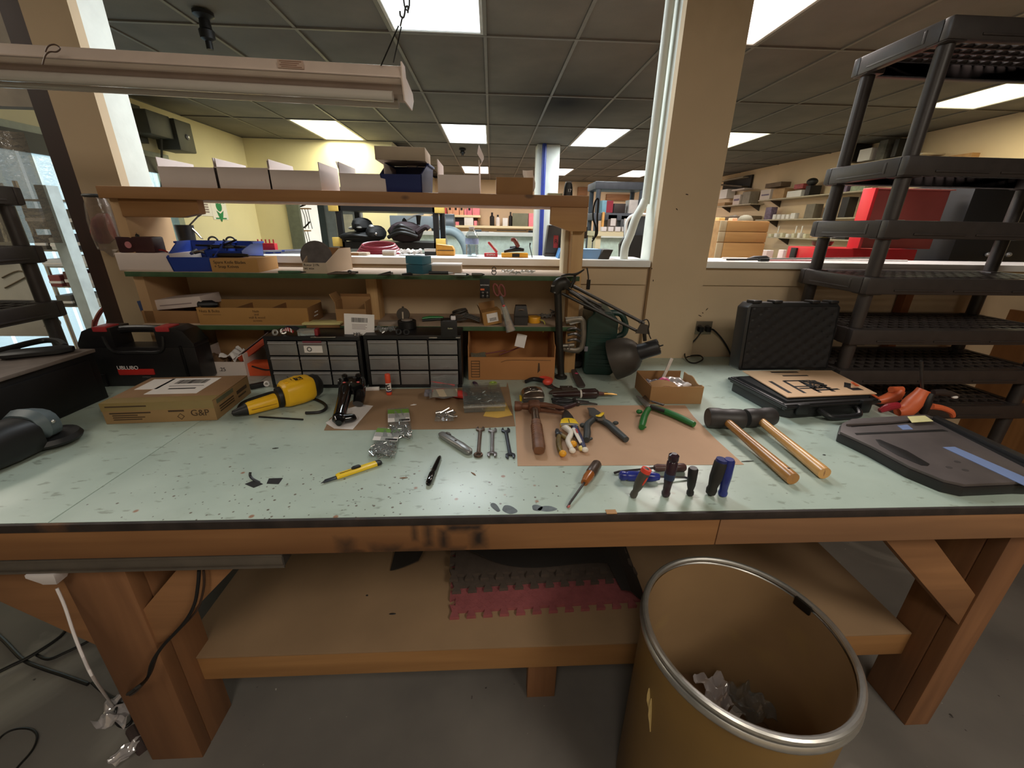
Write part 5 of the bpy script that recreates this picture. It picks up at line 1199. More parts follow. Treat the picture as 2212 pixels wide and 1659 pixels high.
obj('body', mb.box(-.014, -.006, .003, .014, .006, .012, .003), M_lime, t); obj('pads', MB().box(-.008, -.028, .001, .008, .028, .006, .001), M_blk, t)
p = on_z(1027, 832, ZK); o = obj('purple_bit', MB().loft([(-.022, .007, .004, 0, .005), (0, .009, .006, 0, .006), (.022, .006, .004, 0, .005)], 10, 3), mat('dull purple', (78, 62, 88), .5)); o.location = (p.x, p.y, ZK); o.rotation_euler = (0, 0, 1.9); tag(o, 'small dull purple piece left of the lime green clip', 'piece')
p = on_z(893, 875, ZK); o = obj('white_flake', MB().prism([(-.010, -.004), (.004, -.003), (.011, .003), (0, .006)], 0, .002, .0005), M_paper); o.location = (p.x, p.y, ZK); tag(o, 'tiny white flake on the brown paper sheet', 'flake')
# ---- wrenches
def wrench(name, label, top, bot, m, ring):
    lo, rz, L = lay(bot, top); t = thing(name, label, 'wrench', (lo[0], lo[1], ZB+.0005), rz, 'three small wrenches')
    def jaw(x, s, r):
        return [(x-s*r*.9, .0045), (x-s*r*.35, r), (x+s*r*.35, r*1.02), (x+s*r*1.05, r*.72), (x+s*r*.95, r*.42), (x+s*.05*r, r*.42), (x-s*.25*r, 0), (x+s*.05*r, -r*.42), (x+s*r*.95, -r*.42), (x+s*r*1.05, -r*.72), (x+s*r*.35, -r*1.02), (x-s*r*.35, -r), (x-s*r*.9, -.0045)]
    R0 = .0135
    obj('shank', MB().loft([(R0*.7, .0055, .0025, 0, .0035), (L*.5, .0052, .0024, 0, .0035), (L-R0*.8, .006, .0025, 0, .0035)], 10, 4), m, t)
    obj('open_jaw', MB().prism(jaw(L-R0*.6, 1, R0), .0005, .0065, .0006), m, t)
    if ring: obj('ring_end', MB().at((R0*.3, 0, .004)).tube([(.0095*math.cos(a), .0095*math.sin(a), 0) for a in [2*math.pi*i/20 for i in range(20)]], .0040, 8, closed=True, flat=1.1), m, t)
    else: obj('open_jaw', MB().prism(jaw(R0*.6, -1, R0)[::-1], .0005, .0065, .0006), m, t)
wrench('wrench', 'combination wrench with a ring end, leftmost of the three wrenches', (1038, 927), (1033, 987), mat('brownish steel', (116, 98, 86), .35, .75, var=.2, scale=40), True)
wrench('wrench', 'grey double open-ended wrench, middle of the three', (1064, 930), (1063, 987), mat('dull grey steel', (136, 130, 128), .35, .8, var=.15, scale=40), False)
wrench('wrench', 'dark blue-grey double open-ended wrench nearest the chipboard sheet', (1092, 930), (1103, 990), mat('dark blued steel', (70, 74, 80), .35, .7, var=.2, scale=40), False)
# ---- knives, pen, tape scraps
lo, rz, L = lay((950, 942), (1018, 984))
t = thing('utility_knife', 'grey metal utility knife left of the wrenches', 'knife', lo, rz); M_kn = mat('grey cast metal', (150, 150, 148), .38, .7, var=.1, scale=20)
obj('body', MB().loft([(0, .009, .005, .004, .008), (L*.12, .0135, .0085, .001, .0095), (L*.35, .012, .009, 0, .010), (L*.7, .0125, .010, -.001, .011), (L*.95, .0115, .009, -.002, .010), (L, .006, .005, -.002, .009)], 14, 3), M_kn, t)
obj('slider', MB().loft([(L*.16, .003, .003, .009, .018), (L*.22, .005, .004, .009, .019), (L*.28, .003, .003, .009, .018)], 8), M_dms, t); obj('slot', MB().box(L*.14, .0075, .0175, L*.42, .0095, .0186), M_blk, t)
obj('screw', MB().ball((L*.55, -.001, .0205), (.004, .004, .0015), 10), M_dms, t)
lo, rz, L = lay((694, 1045), (824, 1002)); M_yk = mat('bright yellow plastic', (246, 206, 40), .35, var=.04)
t = thing('snap_knife', 'yellow snap-off knife with dark blade on the bench front', 'knife', lo, rz)
obj('blade', MB().prism([(-.002, -.0045), (L*.24, -.0045), (L*.24, .0045), (.010, .0045)], .004, .0046), M_dms, t)
obj('sheath', MB().prism([(.004, -.006), (L*.26, -.006), (L*.26, .006), (.010, .006)], .0028, .0056, .0008), mat('dark sheath', (70, 74, 82), .35, .6), t)
obj('body', MB().loft([(L*.24, .0085, .004, 0, .005), (L*.28, .0095, .0052, 0, .006), (L*.9, .0095, .0055, 0, .0065), (L*.93, .009, .005, 0, .006)], 12, 4), M_yk, t)
obj('slider', MB().loft([(L*.50, .004, .002, .003, .0125), (L*.53, .0055, .004, .003, .013), (L*.62, .0055, .004, .003, .013), (L*.65, .004, .002, .003, .0125)], 10, 3), M_blk, t)
obj('slot', MB().box(L*.30, -.001, .0112, L*.50, .001, .0122), mat('brown slot', (120, 92, 20), .5), t); obj('end_cap', MB().loft([(L*.91, .0098, .0058, 0, .0065), (L*.98, .0095, .0055, 0, .0065), (L, .006, .004, 0, .006)], 12, 3), M_blk, t)
lo, rz, L = lay((925, 1052), (951, 989))
t = thing('black_marker', 'black marker pen lying on the bench between the yellow and grey knives', 'pen', lo, rz)
obj('barrel', MB().tube([(.0, 0, .006), (.006, 0, .008), (L*.30, 0, .0095), (L*.36, 0, .0085), (L*.55, 0, .0075), (L*.9, 0, .0065), (L, 0, .006)], [.004, .0075, .0085, .0075, .0072, .0058, .002], 14, sm=2), M_gls, t)
obj('clip', MB().box(.008, -.0022, .0165, L*.30, .0022, .0185, .0007), M_gls, t)
for k, px in enumerate(([(529, 1046), (552, 1037), (568, 1046), (548, 1054)], [(576, 1045), (581, 1034), (611, 1033), (602, 1046)])):
    o = kraft('tape_scrap', ('black tape scrap with a curled tail on the bench front', 'flat black tape square right of the curled scrap')[k], px, mat('black tape', (26, 25, 26), .5, var=.2), 'tape')
    if k == 0:
        q = [on_z(560, 1042, ZB), on_z(545, 1034, ZB+.004), on_z(540, 1026, ZB+.010), on_z(541, 1020, ZB+.016)]
        obj('tail', MB().tube([V(v) for v in q], [.004, .0035, .003, .003], 6, sm=3, flat=.2), mat('black tape', (26, 25, 26), .5), o, True).matrix_parent_inverse = Mx.Translation(-V(o.location))
for k, (px, py, nm) in enumerate(((595, 969, 'tiny black sliver behind the tape scraps'), (1023, 1024, 'brown wood sliver on the bench below the wrenches'), (872, 1033, 'brown splinter on the bench left of the marker pen'), (1780, 983, 'black speck on the bench right of the mallets'), (1615, 997, 'thin dark wire on the bench right of the chipboard sheet'))):
    p = on_z(px, py, ZB); ll = (.008, .010, .010, .004, .018)[k]
    o = obj('splinter', MB().loft([(-ll, .001, .0006, 0, .001), (0, .0025, .001, .0, .0014), (ll, .0008, .0006, .001, .001)], 8), M_blk if k in (0, 3, 4) else M_leg); o.location = (p.x, p.y, ZB); o.rotation_euler = (0, 0, (.1, 2.2, .05, 2.8, .02)[k]); tag(o, nm, 'splinter')
# ---- tape measure
lo, rz, L = lay((1128, 872), (1176, 870), ZB)
t = thing('tape_measure', 'chromed tape measure standing behind the claw hammer', 'tape measure', lo, rz); M_chd = mat('smoky chrome', (150, 142, 134), .2, .9, var=.1)
pr = [(.0, .002), (L, .002), (L, .03), (L*.93, .044), (L*.7, .050), (L*.35, .050), (L*.1, .042), (0, .028)]
obj('case', MB().prism(pr, 0, .045, .005, 3, frame='XZ'), M_chd, t)
obj('bumper', MB().box(.004, -.003, .004, L-.004, .002, .018, .002), mat('dark ribbed grip', (64, 58, 54), .5, var=.2), t); obj('ridge', MB().box(.004, -.004, .020, L-.002, .002, .023, .001), M_chr, t)
obj('hub', MB().at((L*.52, .022, .0500)).lathe([(.014, 0), (.013, .0015), (.001, .002)], 20), M_chd, t)
obj('blade_end', MB().box(-.006, .012, .004, .001, .034, .020, .001), M_yk, t)
# ---- claw hammer
a, b = on_z(1164, 984, ZK), on_z(1154, 895, ZK); d = b-a
t = thing('claw_hammer', 'rusty brown claw hammer lying on the chipboard sheet', 'hammer', (a.x, a.y, ZK), math.atan2(d.y, d.x)); L = d.length
M_rust = mat('rusted steel', (112, 74, 54), .55, .35, var=.25, scale=40, bmp=.3); M_hndl = mat('worn brown grip', (118, 78, 52), .5, var=.22, scale=40, bmp=.3)
obj('handle', MB().loft([(-.004, .015, .012, 0, .018), (.01, .0185, .0155, 0, .020), (L*.3, .0165, .0145, 0, .021), (L*.62, .0155, .013, 0, .022)], 16, 2.6), M_hndl, t)
for k in range(9): obj('grip_ring', MB().loft([(L*(.10+.05*k), .0178, .0152, 0, .0205), (L*(.10+.05*k)+.003, .0182, .0156, 0, .0205), (L*(.10+.05*k)+.006, .0178, .0152, 0, .0205)], 16, 2.6), M_hndl, t)
obj('shaft', MB().loft([(L*.60, .0145, .012, 0, .022), (L*.8, .0125, .011, 0, .023), (L*1.04, .0135, .012, 0, .024)], 14, 2.4), mat('shiny worn steel', (150, 128, 112), .25, .9, var=.2, scale=30), t)
obj('eye', MB().loft([(L*.95, .018, .016, 0, .024), (L*1.0, .021, .018, 0, .024), (L*1.12, .021, .017, 0, .024), (L*1.14, .016, .014, 0, .024)], 14, 4), M_rust, t)
XH = L*1.05
obj('neck', MB().at((XH, 0, .024), (0, 0, R(90))).loft([(.014, .014, .014, 0, 0), (.045, .011, .011, 0, 0)], 12), M_rust, t)
obj('face', MB().at((XH, 0, .024), (0, 0, R(90))).loft([(.042, .012, .012, 0, 0), (.048, .0165, .0165, 0, 0), (.066, .0175, .0175, 0, 0), (.068, .016, .016, 0, 0)], 18), M_rust, t)
for s in (-1, 1):
    obj('claw', MB().at((XH, 0, .024), (0, 0, R(-90))).loft([(.012, .012, .008, -.002, s*.008), (.04, .013, .006, -.006, s*.009), (.075, .011, .0045, -.020, s*.009), (.098, .007, .002, -.034, s*.010)], 12, 3), M_rust, t)
# ---- pliers by outline: two handles and jaws from picture points
def pliers(name, label, cat, hA, hB, piv, tip, mA, mB, mJ, rA=.008, rJ=.007, z=ZB, grp=None, lift=0.0):
    c0 = on_z(*piv, z); t = thing(name, label, cat, (c0.x, c0.y, z+lift))
    cv = lambda px: [V((q.x-c0.x, q.y-c0.y, rA+.001)) for q in (on_z(*p_, z) for p_ in px)]
    for h_, m_ in ((hA, mA), (hB, mB)):
        P = cv(h_); n_ = len(P); obj('handle', MB().tube(P, [rA*(.75+.35*math.sin(math.pi*(i+.4)/n_)) for i in range(n_)], 12, sm=4), m_, t)
    obj('pivot', MB().at((0, 0, .001)).lathe([(.010, 0), (.011, .004), (.011, .013), (.007, .016), (.001, .0165)], 18), mJ, t)
    P = cv(tip)
    for s in (-1, 1):
        dd = (P[-1]-V((0, 0, P[-1].z))); n_ = V((-dd.y, dd.x, 0)).normalized()*s*rJ*.5
        obj('jaw', MB().tube([V((0, 0, rA))+n_*.8]+[q+n_*(1 if i < len(P)-1 else .5) for i, q in enumerate(P)], [rJ]+[rJ*(1-.62*(i+1)/len(P)) for i in range(len(P))], 10, flat=.9), mJ, t)
    return t
M_orh = mat('orange red grip', (226, 76, 58), .4, var=.06); M_blg = mat('black grip', (36, 34, 35), .45, var=.12)
pliers('pliers', 'black and orange pliers lying behind the chrome tape measure', 'pliers', [(1184, 834), (1176, 828), (1160, 824), (1148, 824), (1136, 829)], [(1184, 834), (1190, 826), (1180, 822), (1166, 820)], (1188, 838), [(1205, 846), (1225, 850)], M_blg, M_orh, M_dms, .0085)
p = on_z(1182, 838, ZB); o = obj('orange_plier_grip', MB().ball((0, 0, .014), (.020, .016, .014), 14), M_orh); o.location = (p.x, p.y, ZB+.012); tag(o, 'rounded orange plastic end between the black pliers and the sheath', 'plastic end')
lo, rz, L = lay((1196, 852), (1246, 850))
t = thing('tool_sheath', 'dark brown folded sheath behind the hammer head', 'sheath', (lo[0], lo[1], ZB+.0005), rz); M_brl = mat('dark brown leather', (66, 54, 46), .5, var=.15, scale=20)
obj('body', MB().loft([(-.018, .004, .004, .0, .006), (.0, .014, .009, .002, .010), (L*.55, .026, .012, .0, .013), (L, .020, .010, -.004, .011), (L*1.06, .006, .005, -.006, .008)], 14, 3), M_brl, t); obj('flap', MB().loft([(L*.3, .018, .003, .002, .025), (L*.8, .016, .003, 0, .025)], 10, 4), M_brl, t); obj('snap', MB().ball((L*.62, .004, .028), (.003, .003, .002), 8), M_chr, t)
lo, rz, L = lay((1193, 862), (1332, 859), ZB)
t = thing('gas_soldering_iron', 'dark cylindrical hand tool with a brass double tip behind the chipboard sheet', 'hand tool', lo, rz); M_mar = mat('dark maroon plastic', (54, 36, 34), .25, var=.1)
obj('barrel', MB().loft([(0, .006, .006, 0, .017), (.02, .010, .010, 0, .017), (L*.36, .012, .012, 0, .018), (L*.42, .013, .013, 0, .018)], 14), M_mar, t)
obj('window', MB().loft([(L*.415, .0155, .0155, 0, .018), (L*.45, .0165, .0165, 0, .018)], 16), mat('pale ring', (206, 200, 190), .3), t)
obj('grip', MB().loft([(L*.44, .016, .016, 0, .0185), (L*.48, .0195, .018, 0, .019), (L*.66, .0205, .0185, 0, .0195), (L*.70, .012, .012, 0, .019)], 18, 2.4), M_mar, t)
obj('neck', MB().loft([(L*.69, .009, .009, 0, .019), (L*.80, .006, .006, 0, .017)], 12), mat('red brown neck', (92, 50, 44), .4), t)
M_brs = mat('brass', (168, 132, 74), .3, .9, var=.1)
obj('nozzle', MB().loft([(L*.79, .0065, .0065, 0, .017), (L*.85, .0065, .0065, 0, .0165)], 12), M_brs, t)
for s in (-1, 1): obj('tip', MB().tube([(L*.84, s*.003, .0165), (L*.92, s*.004, .015), (L, s*.003, .012)], [.003, .0024, .001], 8), M_brs, t)
pliers('long_nose_pliers', 'dark red and black long nose pliers in front of the brass tipped tool', 'pliers', [(1244, 877), (1225, 880), (1205, 878), (1195, 872)], [(1244, 877), (1232, 882), (1212, 887), (1200, 886)], (1246, 876), [(1262, 874), (1290, 878)], M_blg, mat('black red grip', (60, 34, 36), .45, var=.3, scale=30), M_dms, .0075, .006)
pliers('pliers', 'black handled pliers lying against the brass tipped tool', 'pliers', [(1240, 870), (1222, 868), (1205, 865), (1192, 867)], [(1240, 870), (1225, 872), (1208, 871), (1199, 874)], (1242, 870), [(1258, 871), (1272, 872)], M_blg, M_blg, M_dms, .006, .005, lift=.001)
# yellow-white-blue wire stripper
c0 = on_z(1228, 925, ZK); u1 = on_z(1222, 897, ZK)-c0; 
t = thing('wire_stripper', 'yellow and white wire stripper with blue grips on the chipboard sheet', 'wire stripper', (c0.x, c0.y, ZK+.001), math.atan2(u1.y, u1.x)); L = u1.length
M_nav = mat('navy grip', (52, 56, 92), .4, var=.08); M_whp = mat('white tool plastic', (236, 228, 214), .4, var=.03)
obj('jaw', MB().loft([(L*.2, .022, .009, 0, .014), (L*.55, .018, .009, 0, .014), (L*.9, .010, .007, 0, .013), (L*1.12, .004, .004, 0, .011)], 12, 3), mat('dark jaw', (70, 64, 62), .4, .5), t)
obj('yellow_plate', MB().prism([(-.018, -.030), (.016, -.022), (.026, -.012), (.026, .012), (.014, .024), (-.018, .030)], .010, .024, .003), M_yk, t)
obj('gap', MB().box(-.016, -.0012, .0242, .014, .0012, .0250), M_blk, t)
obj('bridge', MB().tube([(-.022, -.026, .022), (-.024, 0, .025), (-.022, .028, .022)], .0045, 10, sm=3), M_steel, t)
def loc2(px): q = on_z(*px, ZK); return V((t_inv @ V((q.x, q.y, ZK+.001))))
t_inv = PM[t.name].inverted()
obj('handle', MB().tube([(-.018, .016, .014), loc2((1233, 945))+V((0, 0, .014)), loc2((1226, 962))+V((0, 0, .014)), loc2((1234, 978))+V((0, 0, .012))], [.011, .009, .008, .007], 12, sm=4), M_whp, t)
obj('handle', MB().tube([(-.018, -.016, .014), loc2((1243, 940))+V((0, 0, .014)), loc2((1252, 958))+V((0, 0, .014)), loc2((1261, 977))+V((0, 0, .012))], [.012, .011, .010, .007], 12, sm=4), M_nav, t)
obj('inlay', MB().tube([loc2((1238, 940))+V((0, 0, .022)), loc2((1247, 958))+V((0, 0, .022)), loc2((1254, 970))+V((0, 0, .019))], [.006, .006, .005], 10, sm=3, flat=.6), M_whp, t)
obj('label', MB().tube([loc2((1243, 944))+V((0, 0, .0262)), loc2((1246, 952))+V((0, 0, .0262))], .0028, 6, flat=.4), mat('red label', (190, 60, 60), .5), t)
for q in ((1236, 980), (1256, 975), (1263, 978)): obj('foot', MB().ball(tuple(loc2(q)+V((0, 0, .009))), (.010, .010, .008), 12), M_whp if q[0] != 1256 else mat('pale yellow foot', (236, 214, 120), .4), t)
M_mus = mat('mustard black grip', (112, 92, 44), .45, var=.5, scale=30)
t = pliers('side_cutters', 'mustard and black side cutters beside the white wire stripper', 'pliers', [(1208, 942), (1206, 958), (1208, 974), (1214, 986)], [(1208, 942), (1220, 950), (1232, 958), (1240, 966)], (1207, 944), [(1204, 938), (1203, 932)], M_mus, M_mus, M_blg, .0075, .007, ZK)
c0 = t.location
for q in ((1215, 987), (1238, 966)): v_ = on_z(*q, ZK)-V((c0.x, c0.y, ZK)); obj('yellow_end', MB().ball((v_.x, v_.y, .011), (.011, .010, .010), 12), M_yel, t)
# snips: grey-yellow and green
def snips(name, label, piv, tip, h1, h2, m1, m2, mj, extra=None):
    t = pliers(name, label, 'snips', h1, h2, piv, tip, m1, m2, mj, .0105, .009, ZK); c0 = t.location
    lv = lambda px, z: V((on_z(*px, ZK).x-c0.x, on_z(*px, ZK).y-c0.y, z))
    return t, lv
M_gg = mat('dark grey grip', (62, 66, 66), .5, var=.12, scale=16)
t, lv = snips('tin_snips', 'grey handled tin snips with a yellow latch', (1284, 909), [(1278, 895), (1271, 888)], [(1282, 912), (1268, 925), (1268, 942), (1266, 958)], [(1288, 910), (1312, 922), (1330, 938), (1352, 957)], M_gg, M_gg, mat('pale steel', (170, 170, 168), .3, .8, var=.1))
obj('plate', MB().rings([[lv(p_, .016) for p_ in ((1270, 893), (1282, 893), (1304, 910), (1308, 920), (1290, 918), (1272, 908))], [lv(p_, .022) for p_ in ((1270, 893), (1282, 893), (1304, 910), (1308, 920), (1290, 918), (1272, 908))]]), mat('grey coated steel', (116, 116, 116), .35, .6, var=.1), t)
obj('latch', MB().tube([lv((1286, 913), .026), lv((1294, 914), .027), lv((1301, 907), .026)], [.004, .007, .005], 10, sm=3, flat=.5), M_yk, t)
obj('thumb_stop', MB().ball(tuple(lv((1258, 926), .012)), (.010, .007, .008), 10), M_gg, t); obj('thumb_stop', MB().ball(tuple(lv((1329, 921), .012)), (.010, .006, .007), 10), M_gg, t)
obj('hook', MB().tube([lv((1264, 956), .008), lv((1272, 954), .008), lv((1278, 952), .008)], [.007, .005, .004], 8), M_gg, t)
M_gn = mat('green dipped grip', (34, 112, 52), .35, var=.1, scale=16)
t, lv = snips('tin_snips', 'green handled tin snips in front of the small parts carton', (1402, 885), [(1388, 872), (1376, 862)], [(1400, 890), (1392, 904), (1388, 918), (1385, 930)], [(1408, 886), (1440, 897), (1470, 910), (1498, 924)], M_gn, M_gn, mat('pale steel', (170, 170, 168), .3, .8, var=.1))
obj('blade', MB().rings([[lv(p_, .010) for p_ in ((1392, 878), (1384, 868), (1396, 858), (1408, 858), (1408, 872))], [lv(p_, .015) for p_ in ((1392, 878), (1384, 868), (1396, 858), (1408, 858), (1408, 872))]]), mat('brownish blade', (128, 116, 104), .3, .8), t)
obj('arm', MB().tube([lv((1404, 886), .014), lv((1436, 896), .014)], [.010, .011], 10, flat=.7), mat('black coated arm', (44, 42, 40), .4, .4), t); obj('arm', MB().tube([lv((1406, 880), .024), lv((1432, 887), .022)], [.006, .007], 10, flat=.5), M_dms, t)
obj('thumb_stop', MB().ball(tuple(lv((1380, 896), .012)), (.011, .008, .008), 10), M_gn, t); obj('hook', MB().tube([lv((1386, 926), .006), lv((1395, 926), .006)], [.006, .003], 8), M_gn, t)
# ---- mallets
M_mal = mat('black rubber mallet', (48, 44, 43), .5, var=.12, scale=10); 
def mallet(label, hf, hb, e0, e1, r, col, dk, ins):
    a, b = on_z(*hf, ZB), on_z(*hb, ZB); d = b-a
    t = thing('rubber_mallet', label, 'mallet', (a.x, a.y, ZB+.0005), math.atan2(d.y, d.x), 'rubber mallets'); L = d.length; ti = PM[t.name].inverted()
    obj('head', MB().at((0, 0, r)).loft([(0, r*.90, r*.90, 0, 0), (.006, r*.99, r*.99, 0, 0), (L*.30, r*1.0, r*1.0, 0, 0), (L*.42, r*.94, r*.94, 0, 0), (L*.58, r*.94, r*.94, 0, 0), (L*.7, r, r, 0, 0), (L-.006, r*.98, r*.98, 0, 0), (L, r*.9, r*.9, 0, 0)], 28), M_mal, t)
    s, e = ti @ V((*on_z(*e0, ZB+r*.9).xy, ZB+r*.95)), ti @ V((*on_z(*e1, ZB+.018).xy, ZB+.0185))
    v = e-s; s = s-v.normalized()*r*.8
    n_ = 16
    hd = obj('handle', MB().tube([s, s+v*.12, s+v*.4, s+v*.7, e-v*.03, e], [.0125, .0128, .0130, .0150, .0172, .0160], n_, sm=2), wood('mallet handle %d' % ins, col, dk, 0, False, .28), t)
    obj('end_face', MB().at(e, (0, math.atan2(-(e-s).z, (e-s).xy.length)+R(90), math.atan2(v.y, v.x))).lathe([(.0155, -.001), (.0150, .001), (.001, .0012)], 16), wood('mallet end', (170, 126, 84) if ins else (206, 158, 100), dk, 2, False), t)
    if ins: obj('hang_hole', MB().ball(tuple(e-v.normalized()*.020+V((0, 0, .0158))), (.004, .0035, .002), 10), M_blk, t)
    return t
mallet('black rubber mallet with an amber handle and hang hole, left of the pair', (1524, 922), (1600, 926), (1570, 912), (1712, 1034), .033, (190, 138, 78), (150, 100, 50), 1)
mallet('black rubber mallet with a pale handle, right of the pair', (1606, 922), (1664, 918), (1638, 906), (1780, 1022), .031, (216, 168, 104), (188, 136, 78), 0)
# ---- screwdrivers
def driver(label, a, b, prof, m, shaft=None, ms=None, z=ZB, mats2=None):
    """lying screwdriver from butt a to ferrule b; prof: (fraction, radius)"""
    lo, rz, L = lay(a, b, z); t = thing('screwdriver', label, 'screwdriver', lo, rz, 'screwdrivers at the bench front'); rm = max(r for _, r in prof)
    P = [(L*f_, 0, rm+.0005) for f_, _ in prof]; obj('handle', MB().tube(P, [r for _, r in prof], 14), m, t)
    if mats2: f0, f1, r2, m2 = mats2; obj('collar', MB().tube([(L*f0, 0, rm+.0005), (L*(f0+f1)/2, 0, rm+.0005), (L*f1, 0, rm+.0005)], [r2*.9, r2, r2*.7], 14), m2, t)
    if shaft:
        q = on_z(*shaft, z); v = PM[t.name].inverted() @ V((q.x, q.y, z)); obj('shaft', MB().tube([(L*.96, 0, rm+.0005), (v.x*.93, v.y*.93, .007), (v.x, v.y, .003)], [.003, .003, .0032], 8), ms or M_chr, t)
    return t
M_amb = mat('amber translucent plastic', (146, 84, 34), .25, var=.15); M_brn = mat('dark brown ribbed', (70, 54, 44), .4, var=.2, scale=60)
driver('amber and brown screwdriver lying with a red tip toward the bench edge', (1290, 1010), (1262, 1052), [(0, .009), (.08, .0135), (.55, .0135), (.6, .0115)], M_brn, (1226, 1098), M_dms, mats2=(.52, 1.02, .0128, M_amb))
p = on_z(1228, 1096, ZB); o = obj('wax_bit', MB().ball((0, 0, .004), (.004, .007, .003), 10), mat('pinkish red', (190, 104, 96), .5)); o.location = (p.x, p.y, ZB); o.rotation_euler = (0, 0, -.4); tag(o, 'pinkish red bit at the tip of the amber screwdriver', 'bit')
driver('dark red screwdriver lying behind the row of standing drivers', (1479, 1018), (1412, 1019), [(0, .008), (.06, .0115), (.35, .0115), (.6, .009), (.9, .0105), (1, .007)], mat('dark red brown grip', (92, 62, 58), .4, var=.2), (1326, 1024), M_dms)
driver('blue handled screwdriver lying with its bright shaft to the right', (1336, 1037), (1424, 1040), [(0, .007), (.05, .0125), (.14, .012), (.18, .0105), (.24, .013), (.8, .013), (.9, .0105), (.98, .008)], mat('cobalt blue handle', (44, 54, 140), .25, var=.1), (1488, 1036), M_chr)
# drivers standing in holes along the bench edge
def standing(label, base, top, prof, m, bands=()):
    p = on_z(*base, ZB); zt = zat(top[0], top[1], p)
    q = on_y(top[0], top[1], p.y); h = max(.04, q.z-ZB); v = V((q.x-p.x, 0, h))
    t = thing('screwdriver', label, 'screwdriver', (p.x, p.y, ZB+.0005), 0, 'screwdrivers at the bench front')
    obj('handle', MB().tube([v*f_ for f_, _ in prof], [r for _, r in prof], 16), m, t)
    for nm, f0, f1, r_, m2 in bands: obj(nm, MB().tube([v*f0, v*((f0+f1)/2), v*f1], [r_*.96, r_, r_*.94], 16), m2, t)
    return t
M_gd = mat('grey driver grip', (78, 74, 66), .45, var=.12); M_orred = mat('orange red inlay', (226, 74, 56), .4)
std = [(0, .006), (.04, .0085), (.14, .0085), (.22, .007), (.34, .010), (.55, .0122), (.86, .0118), (.96, .0095), (1, .004)]
t = standing('leaning grey screwdriver with orange-red butt, leftmost of the standing drivers', (1366, 1074), (1398, 1012), std, M_gd, (('butt', .86, .985, .0122, M_orred),))
p = on_z(1366, 1074, ZB); v1 = on_y(1392, 1040, p.y-.010); obj('inlay', MB().at(-V((p.x, p.y, ZB))).tube([v1+V((-.004, 0, -.010)), v1, v1+V((.005, 0, .010))], [.003, .0045, .003], 8, flat=.6), M_orred, t)
M_purp = mat('dark purple translucent', (58, 40, 48), .2, var=.2)
standing('tall dark purple screwdriver standing in the middle of the row', (1437, 1072), (1457, 980), [(0, .007), (.03, .0095), (.09, .0105), (.13, .0085), (.30, .0095), (.52, .0125), (.80, .0125), (.83, .0100), (.86, .0122), (.96, .0118), (1, .006)], M_purp, (('blue_window', .42, .66, .0126, mat('steel blue', (48, 60, 88), .3)),))
standing('short black screwdriver standing right of the tall purple one', (1490, 1070), (1498, 1011), [(0, .006), (.05, .0085), (.14, .0085), (.2, .0065), (.38, .0095), (.6, .0105), (.94, .0115), (1, .009)], M_blg)
standing('fat black gripped screwdriver leaning against the blue one', (1533, 1070), (1560, 992), [(0, .005), (.04, .0065), (.06, .0110), (.16, .0125), (.24, .0105), (.5, .0145), (.9, .015), (.99, .011)], mat('black soft grip', (40, 38, 34), .6, var=.1), (('butt', .90, 1.0, .0135, mat('navy butt', (46, 54, 112), .3)),))
standing('clear blue screwdriver standing rightmost in the row', (1560, 1071), (1576, 992), [(0, .005), (.03, .010), (.10, .011), (.16, .009), (.30, .0100), (.55, .0125), (.95, .0130), (1, .010)], mat('deep blue clear plastic', (46, 56, 132), .15, var=.2))
# ================================================================== RIGHT HALF OF THE WORKTOP
# open brown box with bags under the lower shelf
a, b = on_z(1012, 821, ZB), on_z(1197, 821, ZB); w = (b-a).length
hf = zat(1100, 772, (a+b)/2)-ZB
t = thing('parts_box', 'brown cardboard box full of small clear bags under the lower shelf', 'box', ((a.x+b.x)/2, a.y, ZB+.0005), math.atan2(b.y-a.y, b.x-a.x)); w /= 2
M_box = mat('warm brown card', (178, 122, 72), .8, var=.06, scale=8, bmp=.1); hb = .19; D = .21
obj('front_panel', MB().box(-w, 0, 0, w, .004, hf, .0008), M_box, t); obj('back_panel', MB().box(-w, D, 0, w, D+.004, hb, .0008), M_box, t); obj('bottom', MB().box(-w, .004, 0, w, D, .004), M_box, t)
for s in (-1, 1): obj('side_panel', MB().prism([(.004, 0), (D, 0), (D, hb), (.07, hb), (.035, hf+.05), (.004, hf+.045)], min(s*w, s*(w-.004)), max(s*w, s*(w-.004)), .0008, frame='YZ'), M_box, t)
lad = MB(); x0 = -w+.012; x1 = x0+.036
for k in range(7): lad.box(x0, -.0008, .012+k*.0115, x1, 0, .0145+k*.0115)
lad.box(x0, -.0008, .012, x0+.0022, 0, .0835).box(x1-.0022, -.0008, .012, x1, 0, .0835)
obj('printed_grid', lad, M_prt, t); obj('crease', MB().tube([(-w*.25, -.0002, hf*.78), (0, -.0004, hf*.88), (w*.9, -.0002, hf*.86)], .0009, 6, sm=5), M_prt, t)
obj('stain', MB().prism([(w*.60, hf*.30), (w*.66, hf*.42), (w*.64, hf*.75), (w*.61, hf*.75)], -.0006, 0, frame='XZ'), M_prt, t)
o = obj('white_card', MB().at((0, 0, 0), (-.2, .25, .1)).box(-.022, 0, -.028, .022, .001, .028), M_paper); p = on_y(1125, 736, a.y+.10); o.location = p; tag(o, 'white card leaning at the back of the brown parts box', 'card')
